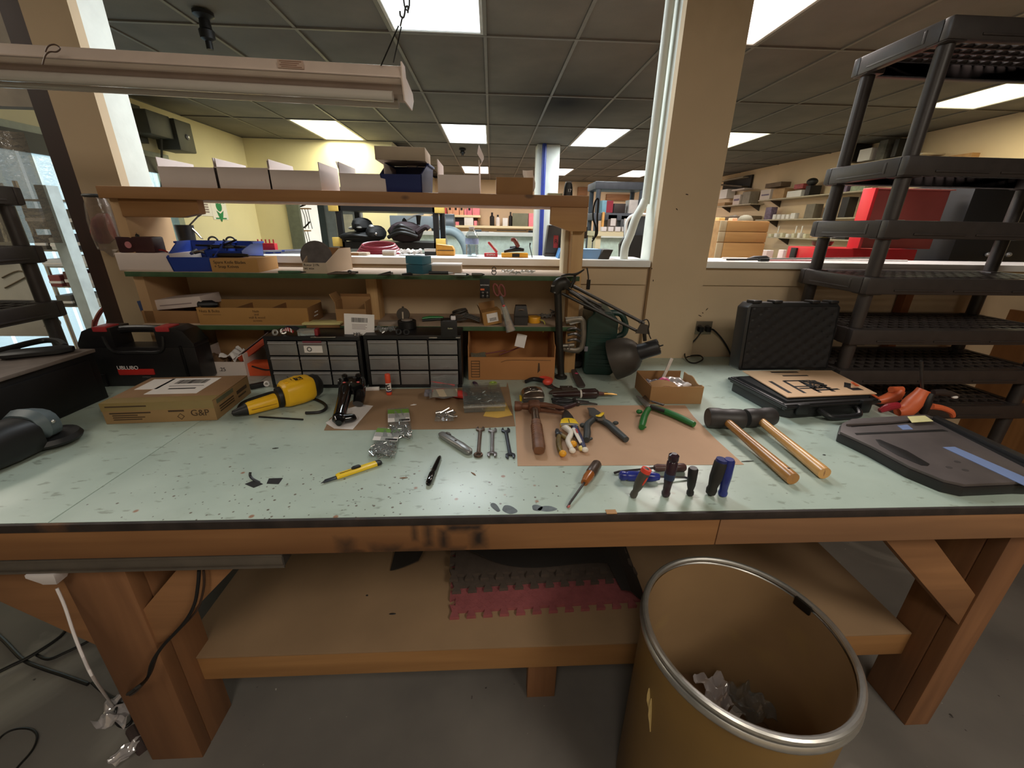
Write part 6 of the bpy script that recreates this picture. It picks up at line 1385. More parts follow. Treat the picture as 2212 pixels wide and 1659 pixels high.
for k in range(7):
    o = obj('flat_bag', MB().grid(lambda u, v: ((u-.5)*.062+.002*math.sin(7*v+k), (v-.5)*.07, .004+.003*math.sin(6*u+k)*math.sin(5*v)), 8, 8, .002), clear('greenish clear bag', (214, 226, 214), .55, body=(170, 178, 166), gl=.45)); o.location = (a.x+.040+.003*(k % 2), a.y+.055, ZB+.008+k*.013); tag(o, ('bottom', 'second', 'third', 'fourth', 'fifth', 'sixth', 'topmost')[k]+' clear bag from below in the stack at the left of the parts box', 'plastic bag', 'stacked clear bags in the parts box')
M_pcb = mat('green foil', (70, 110, 60), .35, var=.4, scale=50)
for k, (dx, dy, dz, ww, hh, m_, nm) in enumerate(((.10, .05, .055, .05, .03, M_paper, 'white tagged bag in the brown parts box'), (.14, .06, .050, .09, .05, M_pcb, 'green bag in the middle of the brown parts box'), (.18, .09, .066, .06, .05, M_film, 'shiny clear bag in the middle of the brown parts box'),
        (.25, .06, .060, .10, .05, M_film, 'clear bag at the right of the brown parts box'), (.21, .12, .075, .05, .04, M_paper, 'crumpled white paper behind the bags in the parts box'))):
    o = obj('loose_bag', crumple(ww, hh, .007, 9, 12, 10, seed=100+k), m_); o.location = (a.x+dx, a.y+dy, ZB+dz-.045); tag(o, nm, 'bag')
for k, (f0, f1) in enumerate((((.07, .13, .075), (.16, .15, .085)), ((.13, .13, .07), (.23, .16, .10)))):
    o = obj('red_stick', MB().tube([V((a.x+f0[0], a.y+f0[1], ZB+f0[2])), V((a.x+f1[0], a.y+f1[1], ZB+f1[2]))], .003, 8), mat('maroon stick', (120, 44, 40), .5)); tag(o, ('lower thin maroon stick among the bags in the parts box', 'upper thin maroon stick among the bags in the parts box')[k], 'stick')

# swing-arm lamp
M_lamp = mat('dusty dark metal', (70, 64, 58), .5, .3, var=.15, scale=18); M_lampd = mat('dark lamp arm', (48, 45, 40), .45, .4, var=.15, scale=30)
yl = 1.63
bp = on_y(1212, 812, yl); jt = on_y(1205, 628, yl)
t = thing('desk_lamp', 'dark swing-arm lamp with a bell shade reaching over the bench', 'lamp', (bp.x, yl, ZB+.0005))
obj('base', MB().at((bp.x, yl, ZB+.001)).lathe([(.026, 0), (.026, .008), (.016, .014), (.014, .02)], 24), M_lampd, t, True)
obj('lower_arm', MB().tube([(bp.x, yl, ZB+.012), on_y(1208, 720, yl), jt], .0145, 10), M_lampd, t, True)
obj('elbow', MB().tube([jt+V((-.012, 0, -.01)), jt+V((.0, 0, .02)), jt+V((.02, 0, .03)), jt+V((.034, 0, .012))], [.020, .026, .026, .020], 12, sm=3), M_lampd, t, True)
for px, py in ((1190, 618), (1196, 632)): q = on_y(px, py, yl-.02); obj('screw', MB().cyl(q, q+V((.018, .006, 0)), .0035, n=8), M_chr, t, True)
up = [on_y(1218, 612, yl), on_y(1226, 600, yl), on_y(1232, 590, yl), on_y(1262, 582, yl)]
obj('wing_knob', MB().tube([on_y(1212, 596, yl-.01), on_y(1226, 593, yl-.01), on_y(1245, 592, yl-.01), on_y(1262, 582, yl-.01)], [.004, .009, .010, .005], 10, sm=4, flat=.5), M_lampd, t, True)
obj('stem', MB().tube([on_y(1242, 594, yl), on_y(1240, 606, yl), on_y(1232, 622, yl)], [.005, .006, .008], 8, sm=3), M_lampd, t, True)
hd = on_y(1394, 706, 1.56)
obj('upper_arm', MB().tube([on_y(1238, 618, yl-.01), on_y(1392, 699, 1.56)], .0062, 8), M_lampd, t, True)
obj('upper_arm', MB().tube([on_y(1214, 634, yl-.01), on_y(1378, 716, 1.56)], .0058, 8), M_lampd, t, True)
obj('spring', MB().tube([on_y(1230, 628, yl-.012), on_y(1305, 678, 1.60)], .0075, 8), M_lampd, t, True); obj('spring', MB().tube([on_y(1222, 622, yl+.01), on_y(1300, 662, 1.605)], .0055, 8), M_lampd, t, True)
obj('head_bracket', MB().rings([[on_y(*p_, 1.55) for p_ in ((1384, 698), (1400, 702), (1404, 722), (1372, 720))], [on_y(*p_, 1.565) for p_ in ((1384, 698), (1400, 702), (1404, 722), (1372, 720))]]), M_lamp, t, True)
obj('neck', MB().tube([on_y(1392, 718, 1.56), on_y(1393, 736, 1.56)], .0075, 10), M_lampd, t, True)
s0, s1 = on_y(1424, 748, 1.535), on_y(1322, 778, 1.60)
d = (s1-s0).normalized(); rz = Mx.Identity(4)
q = V((0, 0, 1)).rotation_difference(d).to_matrix().to_4x4()
mb = MB(); mb.m = Mx.Translation(s0) @ q
mb.lathe([(.001, .0), (.030, .001), (.032, .006), (.032, .060), (.034, .078), (.040, .084)], 30); obj('socket', mb, mat('dark socket', (46, 46, 48), .4, .3, var=.1), t, True)
mb = MB(); mb.m = Mx.Translation(s0) @ q
mb.lathe([(.040, .080), (.056, .092), (.070, .110), (.079, .135), (.083, .165), (.0845, .19), (.083, .19), (.081, .165), (.077, .135), (.068, .112), (.054, .095), (.038, .084)], 40, cap=False); obj('shade', mb, M_lamp, t, True)
for k in range(10):
    a_ = 2*math.pi*k/10; mb = MB(); mb.m = Mx.Translation(s0) @ q; mb.ball((.022*math.cos(a_), .022*math.sin(a_), .0005), (.0045, .0045, .0015), 8); obj('vent_hole', mb, M_blk, t, True)
mb = MB(); mb.m = Mx.Translation(s0) @ q; mb.tube([(0, 0, .002), (0, 0, -.016)], .0028, 8); obj('switch', mb, M_blk, t, True)
obj('wire', MB().tube([on_y(1380, 698, 1.55), on_y(1396, 690, 1.55), on_y(1402, 700, 1.55), on_y(1400, 716, 1.55), on_y(1406, 732, 1.55)], .0022, 6, sm=4), M_blk, t, True)
# clamp screwed to the shelf post
p = on_y(1240, 720, 1.645)
t = thing('bench_clamp', 'grey metal clamp gripping the right post of the shelf unit', 'clamp', (p.x, 1.645, p.z)); M_clamp = mat('worn grey iron', (128, 120, 108), .45, .6, var=.2, scale=30)
obj('frame', MB().tube([on_y(1214, 752, 1.645), on_y(1245, 757, 1.645), on_y(1258, 745, 1.645), on_y(1260, 705, 1.645), on_y(1254, 690, 1.645), on_y(1222, 694, 1.645)], .0085, 10, sm=4, flat=1.4), M_clamp, t, True)
for k in range(3): obj('screw_thread', MB().tube([on_y(1226, 712+12*k, 1.64), on_y(1240, 709+12*k, 1.635), on_y(1254, 714+12*k, 1.64)], .0055, 8, sm=3), M_dms, t, True)
obj('bar', MB().tube([on_y(1206, 748, 1.63), on_y(1240, 745, 1.63)], .008, 8), M_clamp, t, True); obj('pin', MB().cyl(on_y(1229, 742, 1.62), on_y(1230, 756, 1.62), .003, n=8), M_chr, t, True)
o = obj('plastic_cover', MB().rings([[on_y(*p_, 1.64) for p_ in ((1220, 685), (1258, 683), (1262, 694), (1232, 702))], [on_y(*p_, 1.648) for p_ in ((1220, 685), (1258, 683), (1262, 694), (1232, 702))]]), M_clr); tag(o, 'clear plastic cover lying above the grey bench clamp', 'cover')
o = obj('note_card', MB().rings([[on_y(*p_, 1.645) for p_ in ((1236, 612), (1252, 620), (1256, 630), (1238, 624))], [on_y(*p_, 1.648) for p_ in ((1236, 612), (1252, 620), (1256, 630), (1238, 624))]]), mat('grey card', (150, 142, 124), .6)); tag(o, 'small grey card stuck on the right shelf post behind the lamp elbow', 'card')
# dark brush / strap lying in front of the post, pink bit
lo, rz, L = lay((1256, 838), (1236, 800))
t = thing('dust_brush', 'flat dark handled brush lying behind the hand tools', 'brush', lo, rz)
obj('handle', MB().loft([(-.004, .012, .004, 0, .006), (.01, .0175, .005, 0, .007), (L*.5, .0165, .005, 0, .008), (L*.9, .010, .006, 0, .012), (L*1.1, .012, .008, 0, .02)], 12, 3), mat('dark grey brown plastic', (74, 64, 60), .5, var=.1), t)
obj('head', MB().loft([(L*1.0, .02, .012, -.02, .03), (L*1.15, .045, .018, -.02, .032), (L*1.45, .04, .018, -.02, .032), (L*1.5, .02, .012, -.02, .032)], 14, 3), M_blk, t)
p = on_z(1244, 806, ZB+.012); o = obj('pink_button', MB().ball((0, 0, 0), (.010, .007, .008), 12), mat('rose pink plastic', (206, 72, 110), .4)); o.location = (p.x, p.y-.01, ZB+.010); tag(o, 'small rose pink piece beside the dark brush', 'piece')
# dark green drill case
p = on_z(1258, 812, ZB); q = on_z(1318, 815, ZB); cx = (p.x+q.x)/2; yb = 1.665; zt = on_y(1290, 672, yb+.02).z
t = thing('drill_case', 'dark green plastic tool case standing upright behind the lamp shade', 'case', (cx+.012, yb, ZB+.0005), -.12); w = .065; h = zt-ZB
M_gcase = mat('dark green plastic', (30, 58, 50), .38, var=.12, scale=14)
obj('body', MB().prism([(-w, .012), (-w+.014, 0), (w-.014, 0), (w, .012), (w, h-.035), (w-.03, h), (-w+.03, h), (-w, h-.035)], 0, .22, .006, 3, frame='XZ'), M_gcase, t)
for k in range(7): obj('rib', MB().box(-w*.7, -.003, h*(.25+.07*k), w*.6, .002, h*(.25+.07*k)+.004, .001), M_gcase, t)
obj('rib', MB().box(-w*.8, -.003, .035, w*.8, .002, .040, .001), M_gcase, t); obj('rib', MB().box(-w*.8, -.003, .048, w*.8, .002, .053, .001), M_gcase, t)
obj('handle', MB().tube([(w*.5, .05, h-.012), (w*1.2, .05, h-.016), (w*1.6, .05, h-.06), (w*1.55, .05, h-.10), (w*.95, .05, h-.12)], .013, 10, sm=4), M_gcase, t)
obj('seam', MB().box(-w-.001, .10, .02, w+.001, .106, h-.04, .001), M_blk, t)
obj('latch', MB().box(-w-.004, -.004, h*.38, -w+.012, .012, h*.46, .003), mat('pale latch', (120, 116, 124), .4), t)
o = obj('black_strap_end', MB().tube([on_y(1262, 660, 1.70), on_y(1290, 668, 1.70), on_y(1318, 688, 1.70), on_y(1332, 692, 1.70)], [.012, .016, .014, .008], 10, sm=3), M_lampd); tag(o, 'dark folded strap lying over the dark green tool case', 'strap')
# carton with parts bags
a, b, c_, d_ = on_z(1402, 873, ZB), on_z(1514, 873, ZB), on_z(1470, 795, ZB), on_z(1362, 826, ZB)
zf_ = zat(1402, 835, a)-ZB
t = thing('parts_carton', 'open tan carton with small bags and paper behind the green snips', 'carton', (a.x, a.y, ZB+.0005), math.atan2(b.y-a.y, b.x-a.x)); w = (b-a).length; D = .165
obj('front_panel', MB().box(0, 0, 0, w, .003, zf_, .0006), M_card, t); obj('bottom', MB().box(0, .003, 0, w, D, .003), M_card, t)
obj('side_panel', MB().box(0, .003, .003, .003, D, zf_, .0006), M_cardd, t)
zz = [zf_*(1-.10*math.sin(9*v+1)*(1 if .2 < v < .9 else 0)) for v in [i/10 for i in range(11)]]
obj('side_panel', MB().prism([(.003, .003)]+[(D, .003)]+[(.003+(D-.003)*(1-i/10), zz[i]) for i in range(11)], w-.003, w, frame='YZ'), M_card, t)
obj('back_panel', MB().box(0, D, 0, w*.92, D+.003, zf_+.004, .0006), M_cardd, t)
M_foil = mat('silvery printed foil', (188, 182, 180), .3, .5, var=.25, scale=60)
T0 = t.location.copy()
def inbox(name, label, cat, mb, m, dx, dy, dz, rot=(0, 0, 0)):
    o = obj(name, mb, m); o.location = T0+V((dx, dy, dz)); o.rotation_euler = rot; return tag(o, label, cat)
inbox('foil_bag', 'silvery printed bag at the right of the tan parts carton', 'bag', crumple(.095, .075, .005, 7, 14, 12, seed=121), M_foil, w*.62, .085, zf_-.022, (.15, .1, -.5))
inbox('grey_bag', 'grey glossy bag at the left of the tan parts carton', 'bag', crumple(.075, .06, .005, 7, 12, 12, seed=122), mat('grey glossy film', (112, 108, 116), .2, var=.3, scale=40), w*.24, .085, zf_-.024, (0, -.2, .1))
inbox('kraft_flap', 'torn brown paper flap at the front of the tan parts carton', 'paper', MB().grid(lambda u, v: ((u-.5)*.10, (v-.5)*.05, .018*math.sin(2.6*u+.4)+.006*v), 8, 6, .0008), M_card, w*.32, .030, zf_-.018)
inbox('pink_disc', 'pink round part under the brown flap in the tan carton', 'disc', MB().at((0, 0, 0), (.7, 0, 0)).tube([(.016*math.cos(x_), .016*math.sin(x_), 0) for x_ in [2*math.pi*i/20 for i in range(20)]], .006, 8, closed=True), mat('glossy pink', (226, 96, 150), .3), w*.36, .055, zf_-.004)
inbox('test_strip', 'narrow clear stick leaning out of the tan parts carton', 'stick', MB().box(-.006, -.002, 0, .006, .002, .125, .001), mat('pale strip', (206, 196, 186), .4, var=.25, scale=50), w*.36, .10, zf_-.045, (-.12, .35, 0))
inbox('white_clip', 'white clip with a dark hole at the front of the tan parts carton', 'clip', MB().loft([(-.02, .005, .004, 0, .004), (0, .010, .009, 0, .008), (.018, .005, .004, 0, .005)], 12), M_wht, w*.74, .028, zf_-.010, (0, 0, .3))
# wall outlets and cords
def outlet(label, x0, y0, x1, y1, plugs):
    q = rect(x0, y0, x1, y1, YW-.004); t = thing('wall_outlet', label, 'outlet', ((q[0]+q[1])/2, YW, (q[2]+q[3])/2)); w = (q[1]-q[0])/2; h = (q[3]-q[2])/2
    obj('plate', MB().box(-w, -.006, -h, w, -.0005, h, .002), mat('brushed outlet plate', (150, 138, 118), .35, .6, var=.1), t)
    for s in (-1, 1):
        obj('socket', MB().at((s*w*.42, -.0055, 0), (R(90), 0, 0)).lathe([(.001, 0), (.016, 0), (.015, .0015), (.001, .002)], 18), mat('brown socket', (92, 82, 70), .5), t)
    return t, w
t, w = outlet('wall outlet with two black plugs right of the tan column', 1496, 694, 1540, 722, 2)
for k, s in enumerate((-1, 1)):
    obj('plug', MB().at((s*w*.42, -.007, -.002)).box(-.011, -.028, -.013, .011, 0, .012, .004), M_blk, t)
tw = t.location
cord('thin_cable', 'black cable looping from the outlet down onto the bench', [V((tw.x-w*.42, YW-.034, tw.z-.012)), on_y(1505, 730, YW-.03), on_y(1488, 748, YW-.025), on_y(1479, 765, YW-.03), on_z(1486, 780, ZB+.006), on_z(1502, 784, ZB+.006), on_z(1518, 776, ZB+.006), on_z(1512, 768, ZB+.01), on_z(1496, 768, ZB+.012), on_z(1482, 772, ZB+.004)], .0032, M_blk)
cord('thin_cable', 'black cable running down right from the outlet behind the open case', [V((tw.x+w*.42, YW-.034, tw.z-.008)), on_y(1540, 712, YW-.03), on_y(1558, 730, YW-.02), on_y(1572, 752, YW-.015), on_y(1580, 772, YW-.012)], .0042, M_blk)
outlet('bare wall outlet partly hidden behind the dark green case', 1337, 696, 1357, 722, 0)
for k, (px, py, rx, rz_) in enumerate(((1512, 682, .010, .4), (1527, 668, .008, -.9), (1518, 676, .004, .5), (1408, 580, .004, 1.2), (1411, 606, .005, 1.4), (1462, 452, .006, .7), (1484, 420, .007, .2))):
    yy = YW if px > 1505 else YW-.03
    p = on_y(px, py, yy); o = obj('scuff', MB().at((p.x, yy, p.z), (R(90), rz_, 0)).prism([(rx*math.cos(x_), .0022*math.sin(x_)) for x_ in [2*math.pi*i/10 for i in range(10)]], 0, .0005), mat('dark scuff', (70, 56, 44), .9)); o.parent = bpy.data.objects['wall_front.001' if yy == YW else 'wall_column.001']
# ---- open hard case with cut-out panel
a, b = on_z(1690, 906, ZB), on_z(1888, 892, ZB); d = b-a; rz = math.atan2(d.y, d.x); w = d.length
a2 = on_z(1606, 852, ZB)
hb = zat(1690, 868, a)-ZB
t = thing('hard_case', 'open black hard case with a tan cut-out panel inside', 'case', (a.x, a.y, ZB+.0005), rz); M_hc = mat('black ribbed case plastic', (28, 28, 29), .38, var=.12, scale=14); D = (a2-a).length+.06
obj('base', MB().prism([(.03, 0), (w-.02, 0), (w, .02), (w, D-.02), (w-.02, D), (.02, D), (0, D-.02), (0, .03)], 0, hb*.55, .006), M_hc, t)
wl_ = MB()
for q in ((.0, 0, w, .016), (0, D-.016, w, D), (0, .016, .016, D-.016), (w-.016, .016, w, D-.016)): wl_.box(q[0], q[1], hb*.5, q[2], q[3], hb*.86, .004)
obj('rim', wl_, M_hc, t); obj('rim_lip', MB().tube([(.0, -.004, hb*.72), (w, -.004, hb*.72), (w+.004, D, hb*.72), (-.004, D, hb*.72)], .0055, 8, closed=True), M_hc, t)
for x in (.16, .84): obj('latch', MB().box(w*x-.022, -.014, hb*.30, w*x+.022, -.001, hb*.92, .004), M_hc, t)
obj('handle', MB().tube([(w*.34, -.006, hb*.5), (w*.36, -.030, hb*.36), (w*.42, -.042, hb*.26), (w*.66, -.042, hb*.26), (w*.72, -.030, hb*.36), (w*.74, -.006, hb*.5)], .009, 10, sm=4), M_hc, t)
ti = PM[t.name].inverted(); M_tan = mat('tan laser cut board', (204, 168, 132), .7, var=.06, scale=8)
zp = hb*.90+.006
pc = [ti @ on_z(*p_, ZB+zp+.002) for p_ in ((1700, 859), (1894, 851), (1796, 801), (1604, 802))]
pn = obj('panel', MB().prism([(v.x, v.y) for v in pc], zp, zp+.004, .001), M_tan, t)
obj('panel_support', MB().box(.02, .02, hb*.5, w-.02, D-.02, zp-.004), mat('dark foam', (30, 29, 29), .9), t)
def on_panel(u, v): return pc[0]*(1-u)*(1-v)+pc[1]*u*(1-v)+pc[2]*u*v+pc[3]*(1-u)*v
def cut(u0, v0, u1, v1, wd):
    p_, q_ = on_panel(u0, v0), on_panel(u1, v1); d_ = (q_-p_).normalized(); n_ = V((-d_.y, d_.x, 0))*wd
    return obj('cutout', MB().prism([(p_.x-n_.x, p_.y-n_.y), (q_.x-n_.x, q_.y-n_.y), (q_.x+n_.x, q_.y+n_.y), (p_.x+n_.x, p_.y+n_.y)], zp+.0038, zp+.0046), M_blk, pn)
for c in ((.10, .12, .10, .55, .007), (.25, .10, .25, .55, .006), (.25, .55, .55, .55, .005), (.42, .10, .42, .55, .006), (.58, .12, .58, .56, .007), (.26, .33, .6, .33, .005), (.28, .26, .62, .26, .005), (.40, .18, .68, .2, .006), (.34, .76, .62, .76, .005), (.28, .92, .58, .92, .006), (.80, .18, .92, .18, .012), (.80, .24, .90, .42, .010)): cut(*c)
kn = [on_panel(.5+.10*math.cos(1.7*k), .36+.14*math.sin(2.3*k))+V((0, 0, zp+.008+.003*math.sin(k)-on_panel(0, 0).z)) for k in range(14)]
o = obj('cable_knot', MB().tube([PM[t.name] @ V((v.x, v.y, zp+.008+.003*math.sin(k))) for k, v in enumerate(kn)], .0022, 6, sm=4), M_blk); tag(o, 'tangle of thin black wire on the tan cut-out panel', 'wire')
zl0 = zp-.006; la, lb = on_z(1600, 803, ZB+zl0), on_z(1796, 801, ZB+zl0)
lt = (zat(1625, 655, la)-ZB+zat(1800, 652, lb)-ZB)/2
lw = (lb-la).length
mb = MB().at(ti @ V((la.x, la.y, ZB+zl0)), (-.10, 0, math.atan2(lb.y-la.y, lb.x-la.x)-rz)); hh = lt-zl0
mb.prism([(.008, 0), (lw-.006, 0), (lw, .01), (lw, hh-.02), (lw-.02, hh), (.02, hh), (.0, hh-.02), (0, .01)], .02, .09, .006, frame='XZ'); obj('lid', mb, M_hc, t)
mb = MB().at(ti @ V((la.x, la.y, ZB+zl0)), (-.10, 0, math.atan2(lb.y-la.y, lb.x-la.x)-rz))
mb.grid(lambda u, v: (.014+u*(lw-.028), .016+.005*math.sin(u*38)*math.sin(v*34), .012+v*(hh-.030)), 60, 50); obj('egg_crate_foam', mb, mat('black egg crate foam', (30, 28, 28), .85, var=.1), t)
for x in (.04, .26, .66, .86):
    mb = MB().at(ti @ V((la.x, la.y, ZB+zl0)), (-.10, 0, math.atan2(lb.y-la.y, lb.x-la.x)-rz)); mb.box(lw*x, .01, hh-.004, lw*x+.035, .06, hh+.008, .004); obj('lid_lug', mb, M_hc, t)
# ---- paper trimmer
M_trim = mat('scuffed dark grey board', (84, 76, 74), .5, var=.2, scale=10, dirt=((56, 50, 48), .60)); M_trimd = mat('black trimmer edge', (34, 32, 32), .45, var=.15)
zt = ZB+.034
def zpoly(px, z): return [on_z(*p_, z) for p_ in px]
out = zpoly([(1812, 932), (1816, 914), (1838, 904), (1998, 894), (2018, 900), (2120, 945), (2230, 998), (2330, 1046), (2200, 1043), (2085, 1048), (2040, 1038), (1965, 1008), (1880, 963)], zt)
cx = sum(p_.x for p_ in out)/len(out); cy = sum(p_.y for p_ in out)/len(out)
t = thing('paper_trimmer', 'dark grey paper trimmer board with a blue tape line at the right bench end', 'paper trimmer', (cx, cy, ZB+.0005))
L2 = lambda px, z: [(v.x-cx, v.y-cy) for v in zpoly(px, z)]
obj('base', MB().prism([(p_.x-cx, p_.y-cy) for p_ in out], 0, .026, .003), M_trimd, t)
obj('board', MB().prism([((p_.x-cx)*.985, (p_.y-cy)*.985) for p_ in out], .026, .034, .002), M_trim, t)
obj('head_strip', MB().prism(L2([(1828, 916), (1846, 906), (1996, 896), (2012, 903), (1925, 912), (1832, 917)], zt+.006), .034, .041, .0015), M_trim, t)
obj('ruler_groove', MB().prism(L2([(1838, 921), (2005, 909), (2006, 911), (1839, 923)], zt), .0338, .0346), M_blk, t)
obj('ruler_groove', MB().prism(L2([(1846, 936), (2036, 928), (2048, 932), (1850, 940)], zt), .0338, .0346), M_blk, t)
obj('handle_slot', MB().prism(L2([(1891, 950), (1900, 950), (1960, 975), (2008, 1003), (2004, 1007), (1990, 1006), (1940, 985), (1900, 962)], zt), .0338, .0348, .0003), M_blk, t)
obj('blade_rail', MB().prism(L2([(2014, 903), (2022, 899), (2240, 998), (2340, 1046), (2320, 1046), (2226, 1002)], zt+.008), .034, .046, .002), M_trimd, t)
obj('rail_gap', MB().prism(L2([(2012, 908), (2020, 906), (2230, 1012), (2218, 1013)], zt), .0338, .0350), M_blk, t)
M_btape = mat('blue masking tape', (112, 130, 170), .7, var=.05, scale=20)
obj('blue_tape', MB().prism(L2([(2036, 967), (2062, 966), (2260, 1052), (2225, 1056)], zt), .0340, .0352), M_btape, t)
obj('blue_tape', MB().prism(L2([(1938, 920), (1960, 918), (1972, 928), (1950, 929)], zt), .0340, .0350), M_btape, t)
obj('sticky_note', MB().prism(L2([(1960, 900), (1998, 898), (2016, 910), (1970, 913)], zt+.008), .0412, .0424), mat('pale yellow note', (222, 214, 156), .7), t)
for px, py in ((2050, 1010), (2085, 1016), (2068, 998), (2090, 985)): obj('dent', MB().prism([(v[0]+.008*math.cos(x_), v[1]+.006*math.sin(x_)) for v in L2([(px, py)], zt) for x_ in [2*math.pi*i/12 for i in range(12)]], .0338, .0344), mat('board dent', (56, 50, 48), .7), t)
# ---- orange clamps
M_oc = mat('orange clamp plastic', (222, 108, 66), .4, var=.06)
for k, (c, lab) in enumerate((((1928, 858), 'orange clamp body right behind the open hard case'), ((1980, 880), 'orange bar clamp with black grip behind the paper trimmer'))):
    p = on_z(c[0], c[1]+10, ZB)
    t = thing('bar_clamp', lab, 'clamp', (p.x, p.y, ZB+.0005), 0, 'orange bar clamps'); Y0 = p.y
    qq = lambda px, py, dy=0: on_y(px, py, Y0+dy)-V((p.x, p.y, ZB))
    if k == 0:
        obj('body', MB().tube([qq(1895, 866), qq(1915, 862), qq(1932, 855), qq(1944, 842)], [.012, .020, .024, .018], 12, sm=3), M_oc, t); obj('cap', MB().tube([qq(1924, 842), qq(1948, 842)], [.012, .013], 12), M_oc, t)
        obj('grip', MB().ball(tuple(qq(1940, 868, -.012)), (.012, .008, .014), 12), M_trimd, t); obj('foot', MB().box(qq(1905, 870).x, -.012, 0, qq(1945, 870).x, .012, .012, .003), M_oc, t)
        obj('bar', MB().tube([qq(1840, 826), qq(1900, 862)], [.004, .004], 8), M_oc, t)
    else:
        obj('body', MB().tube([qq(1938, 890), qq(1958, 884), qq(1974, 868), qq(1988, 852), qq(1996, 842)], [.016, .028, .028, .022, .020], 12, sm=3), M_oc, t)
        obj('grip', MB().tube([qq(1994, 892, -.014), qq(2000, 872, -.018), qq(2010, 850, -.014)], [.012, .016, .013], 12, sm=3), M_trimd, t)
        obj('pad', MB().tube([qq(1900, 888), qq(1918, 880), qq(1940, 876)], [.008, .014, .012], 10, sm=2), mat('dark red pad', (160, 40, 52), .35), t)
        obj('trigger', MB().tube([qq(2012, 878), qq(2036, 882), qq(2054, 890), qq(2058, 900)], [.011, .010, .010, .008], 10, sm=3), M_oc, t)
        obj('jaw', MB().tube([qq(2015, 848), qq(2040, 848), qq(2068, 856)], [.010, .012, .008], 10, sm=3), mat('dark jaw plastic', (52, 44, 42), .4), t); obj('pad', MB().ball(tuple(qq(2062, 858, -.006)), (.012, .007, .006), 10), M_paper, t)
        obj('bar', MB().tube([qq(1992, 846), qq(1990, 780)], [.005, .005], 8), M_dms, t)
# stud and panel at the right edge
struct(obj('trim_5', MB().box(1.99, 1.895, 0, 2.03, 1.935, 1.33), wood('red brown stud', (150, 92, 54), (104, 58, 32), 2)))
# ================================================================== ROOM BEHIND THE HALF WALL
def box_at(name, label, cat, px, Y, dep, m, z0=None, group=None, bev=.003, parts=()):
    """upright box standing at depth Y, front spanned by the picture rectangle px"""
    x0, x1, za, zb = rect(*px, Y); za = za if z0 is None else z0
    t = thing(name, label, cat, ((x0+x1)/2, Y, za), 0, group); w = (x1-x0)/2; h = zb-za
    obj('body', MB().box(-w, 0, 0, w, dep, h, bev), m, t)
    for nm, u0, v0, u1, v1, pm in parts: obj(nm, MB().box(-w+2*w*u0, -.003, h*v0, -w+2*w*u1, .0005, h*v1, .001), pm, t)
    return t
def xrect(px, X):
    a, b = on_x(px[0], px[3], X), on_x(px[2], px[1], X); return min(a.y, b.y), max(a.y, b.y), a.z, b.z
SZ = 1.365
YS = 2.02
# ---- along the sill
p = on_y(400, 500, YS)
t = thing('tool_cup', 'black cup holding screwdrivers on the white sill behind the blue bins', 'cup', (p.x, YS, SZ)); zt = on_y(400, 486, YS).z-SZ
obj('cup', MB().lathe([(.030, 0), (.036, zt), (.033, zt), (.028, .004), (.001, .004)], 24, cap=False), M_blk, t)
obj('driver_shaft', MB().tube([(-.01, 0, zt-.03), tuple(on_y(431, 464, YS)-V((p.x, YS, SZ)))], .0035, 8), M_dms, t); obj('driver_tip', MB().tube([tuple(on_y(428, 466, YS)-V((p.x, YS, SZ))), tuple(on_y(435, 463, YS)-V((p.x, YS, SZ)))], [.006, .003], 8), M_blk, t)
obj('handle', MB().tube([(.03, 0, zt*.9), (.05, 0, zt*.7), (.062, 0, zt*.55), (.07, 0, zt*.52)], [.004, .004, .003, .002], 8, sm=3), M_chr, t)
for k, px in enumerate((460, 498)):
    q = on_y(px, 518, YS); o = obj('scissor_loop', MB().tube([(.020*math.cos(x_), 0, .020*math.sin(x_)*.8) for x_ in [2*math.pi*i/18 for i in range(18)]], .004, 8, closed=True), M_blk); o.location = (q.x, YS, SZ+.055); tag(o, ('left', 'right')[k]+' black scissor loop sticking up behind the blue bins', 'scissors')
M_redp = mat('signal red', (196, 44, 52), .4, var=.05)
x0, x1, z0, z1 = rect(557, 534, 597, 541, YS+.06)
t = thing('red_rack', 'small red tool rack with upright pins on the sill', 'rack', ((x0+x1)/2, YS+.06, SZ)); w = (x1-x0)/2
obj('bar', MB().box(-w, -.015, 0, w, .015, .045, .003), M_redp, t)
for k in range(5): obj('pin', MB().cyl((-w*.8+k*w*.4, 0, .045), (-w*.8+k*w*.4, 0, .062), .003, n=8), M_redp, t)
x0 = on_y(523, 545, YS).x; x1 = on_y(655, 545, YS).x; rg = random.Random(2)
M_rodg = mat('grey rod', (150, 152, 160), .4, .3, var=.2)
for k in range(12):
    u = k/11; xs_ = x0+(x1-x0)*(.02+.6*u); o = obj('steel_rod', MB().tube([(0, 0, 0), (.14, .05+.02*rg.random(), .004*rg.random())], .004, 8), M_rodg if k % 3 else M_blue); o.location = (xs_, YS-.02+.012*k*.5, SZ+.0042+.008*(k % 2)); tag(o, ('blue' if k % 3 == 0 else 'grey')+' rod, number '+('one', 'two', 'three', 'four', 'five', 'six', 'seven', 'eight', 'nine', 'ten', 'eleven', 'twelve')[k]+' from the left on the sill', 'rod', 'loose rods on the sill')
box_at('wood_block', 'tan wooden block lying on the sill right of the cut carton', 'block', (754, 546, 792, 557), YS-.02, .06, M_cardg, SZ, parts=(('face', 0, 0, .55, .9, M_cardd),))
box_at('folded_card', 'white folded card with tan edge on the sill', 'card', (826, 541, 852, 554), YS, .04, M_paper, SZ, parts=(('edge', .02, .05, .95, .6, M_cardg),))
p = on_y(886, 548, YS+.05); o = obj('white_clutter', crumple(.11, .07, .008, 11, 16, 14, seed=200), M_paper); o.location = (p.x, p.y, SZ+.001); tag(o, 'pile of small white parts on the sill right of the folded card', 'parts')
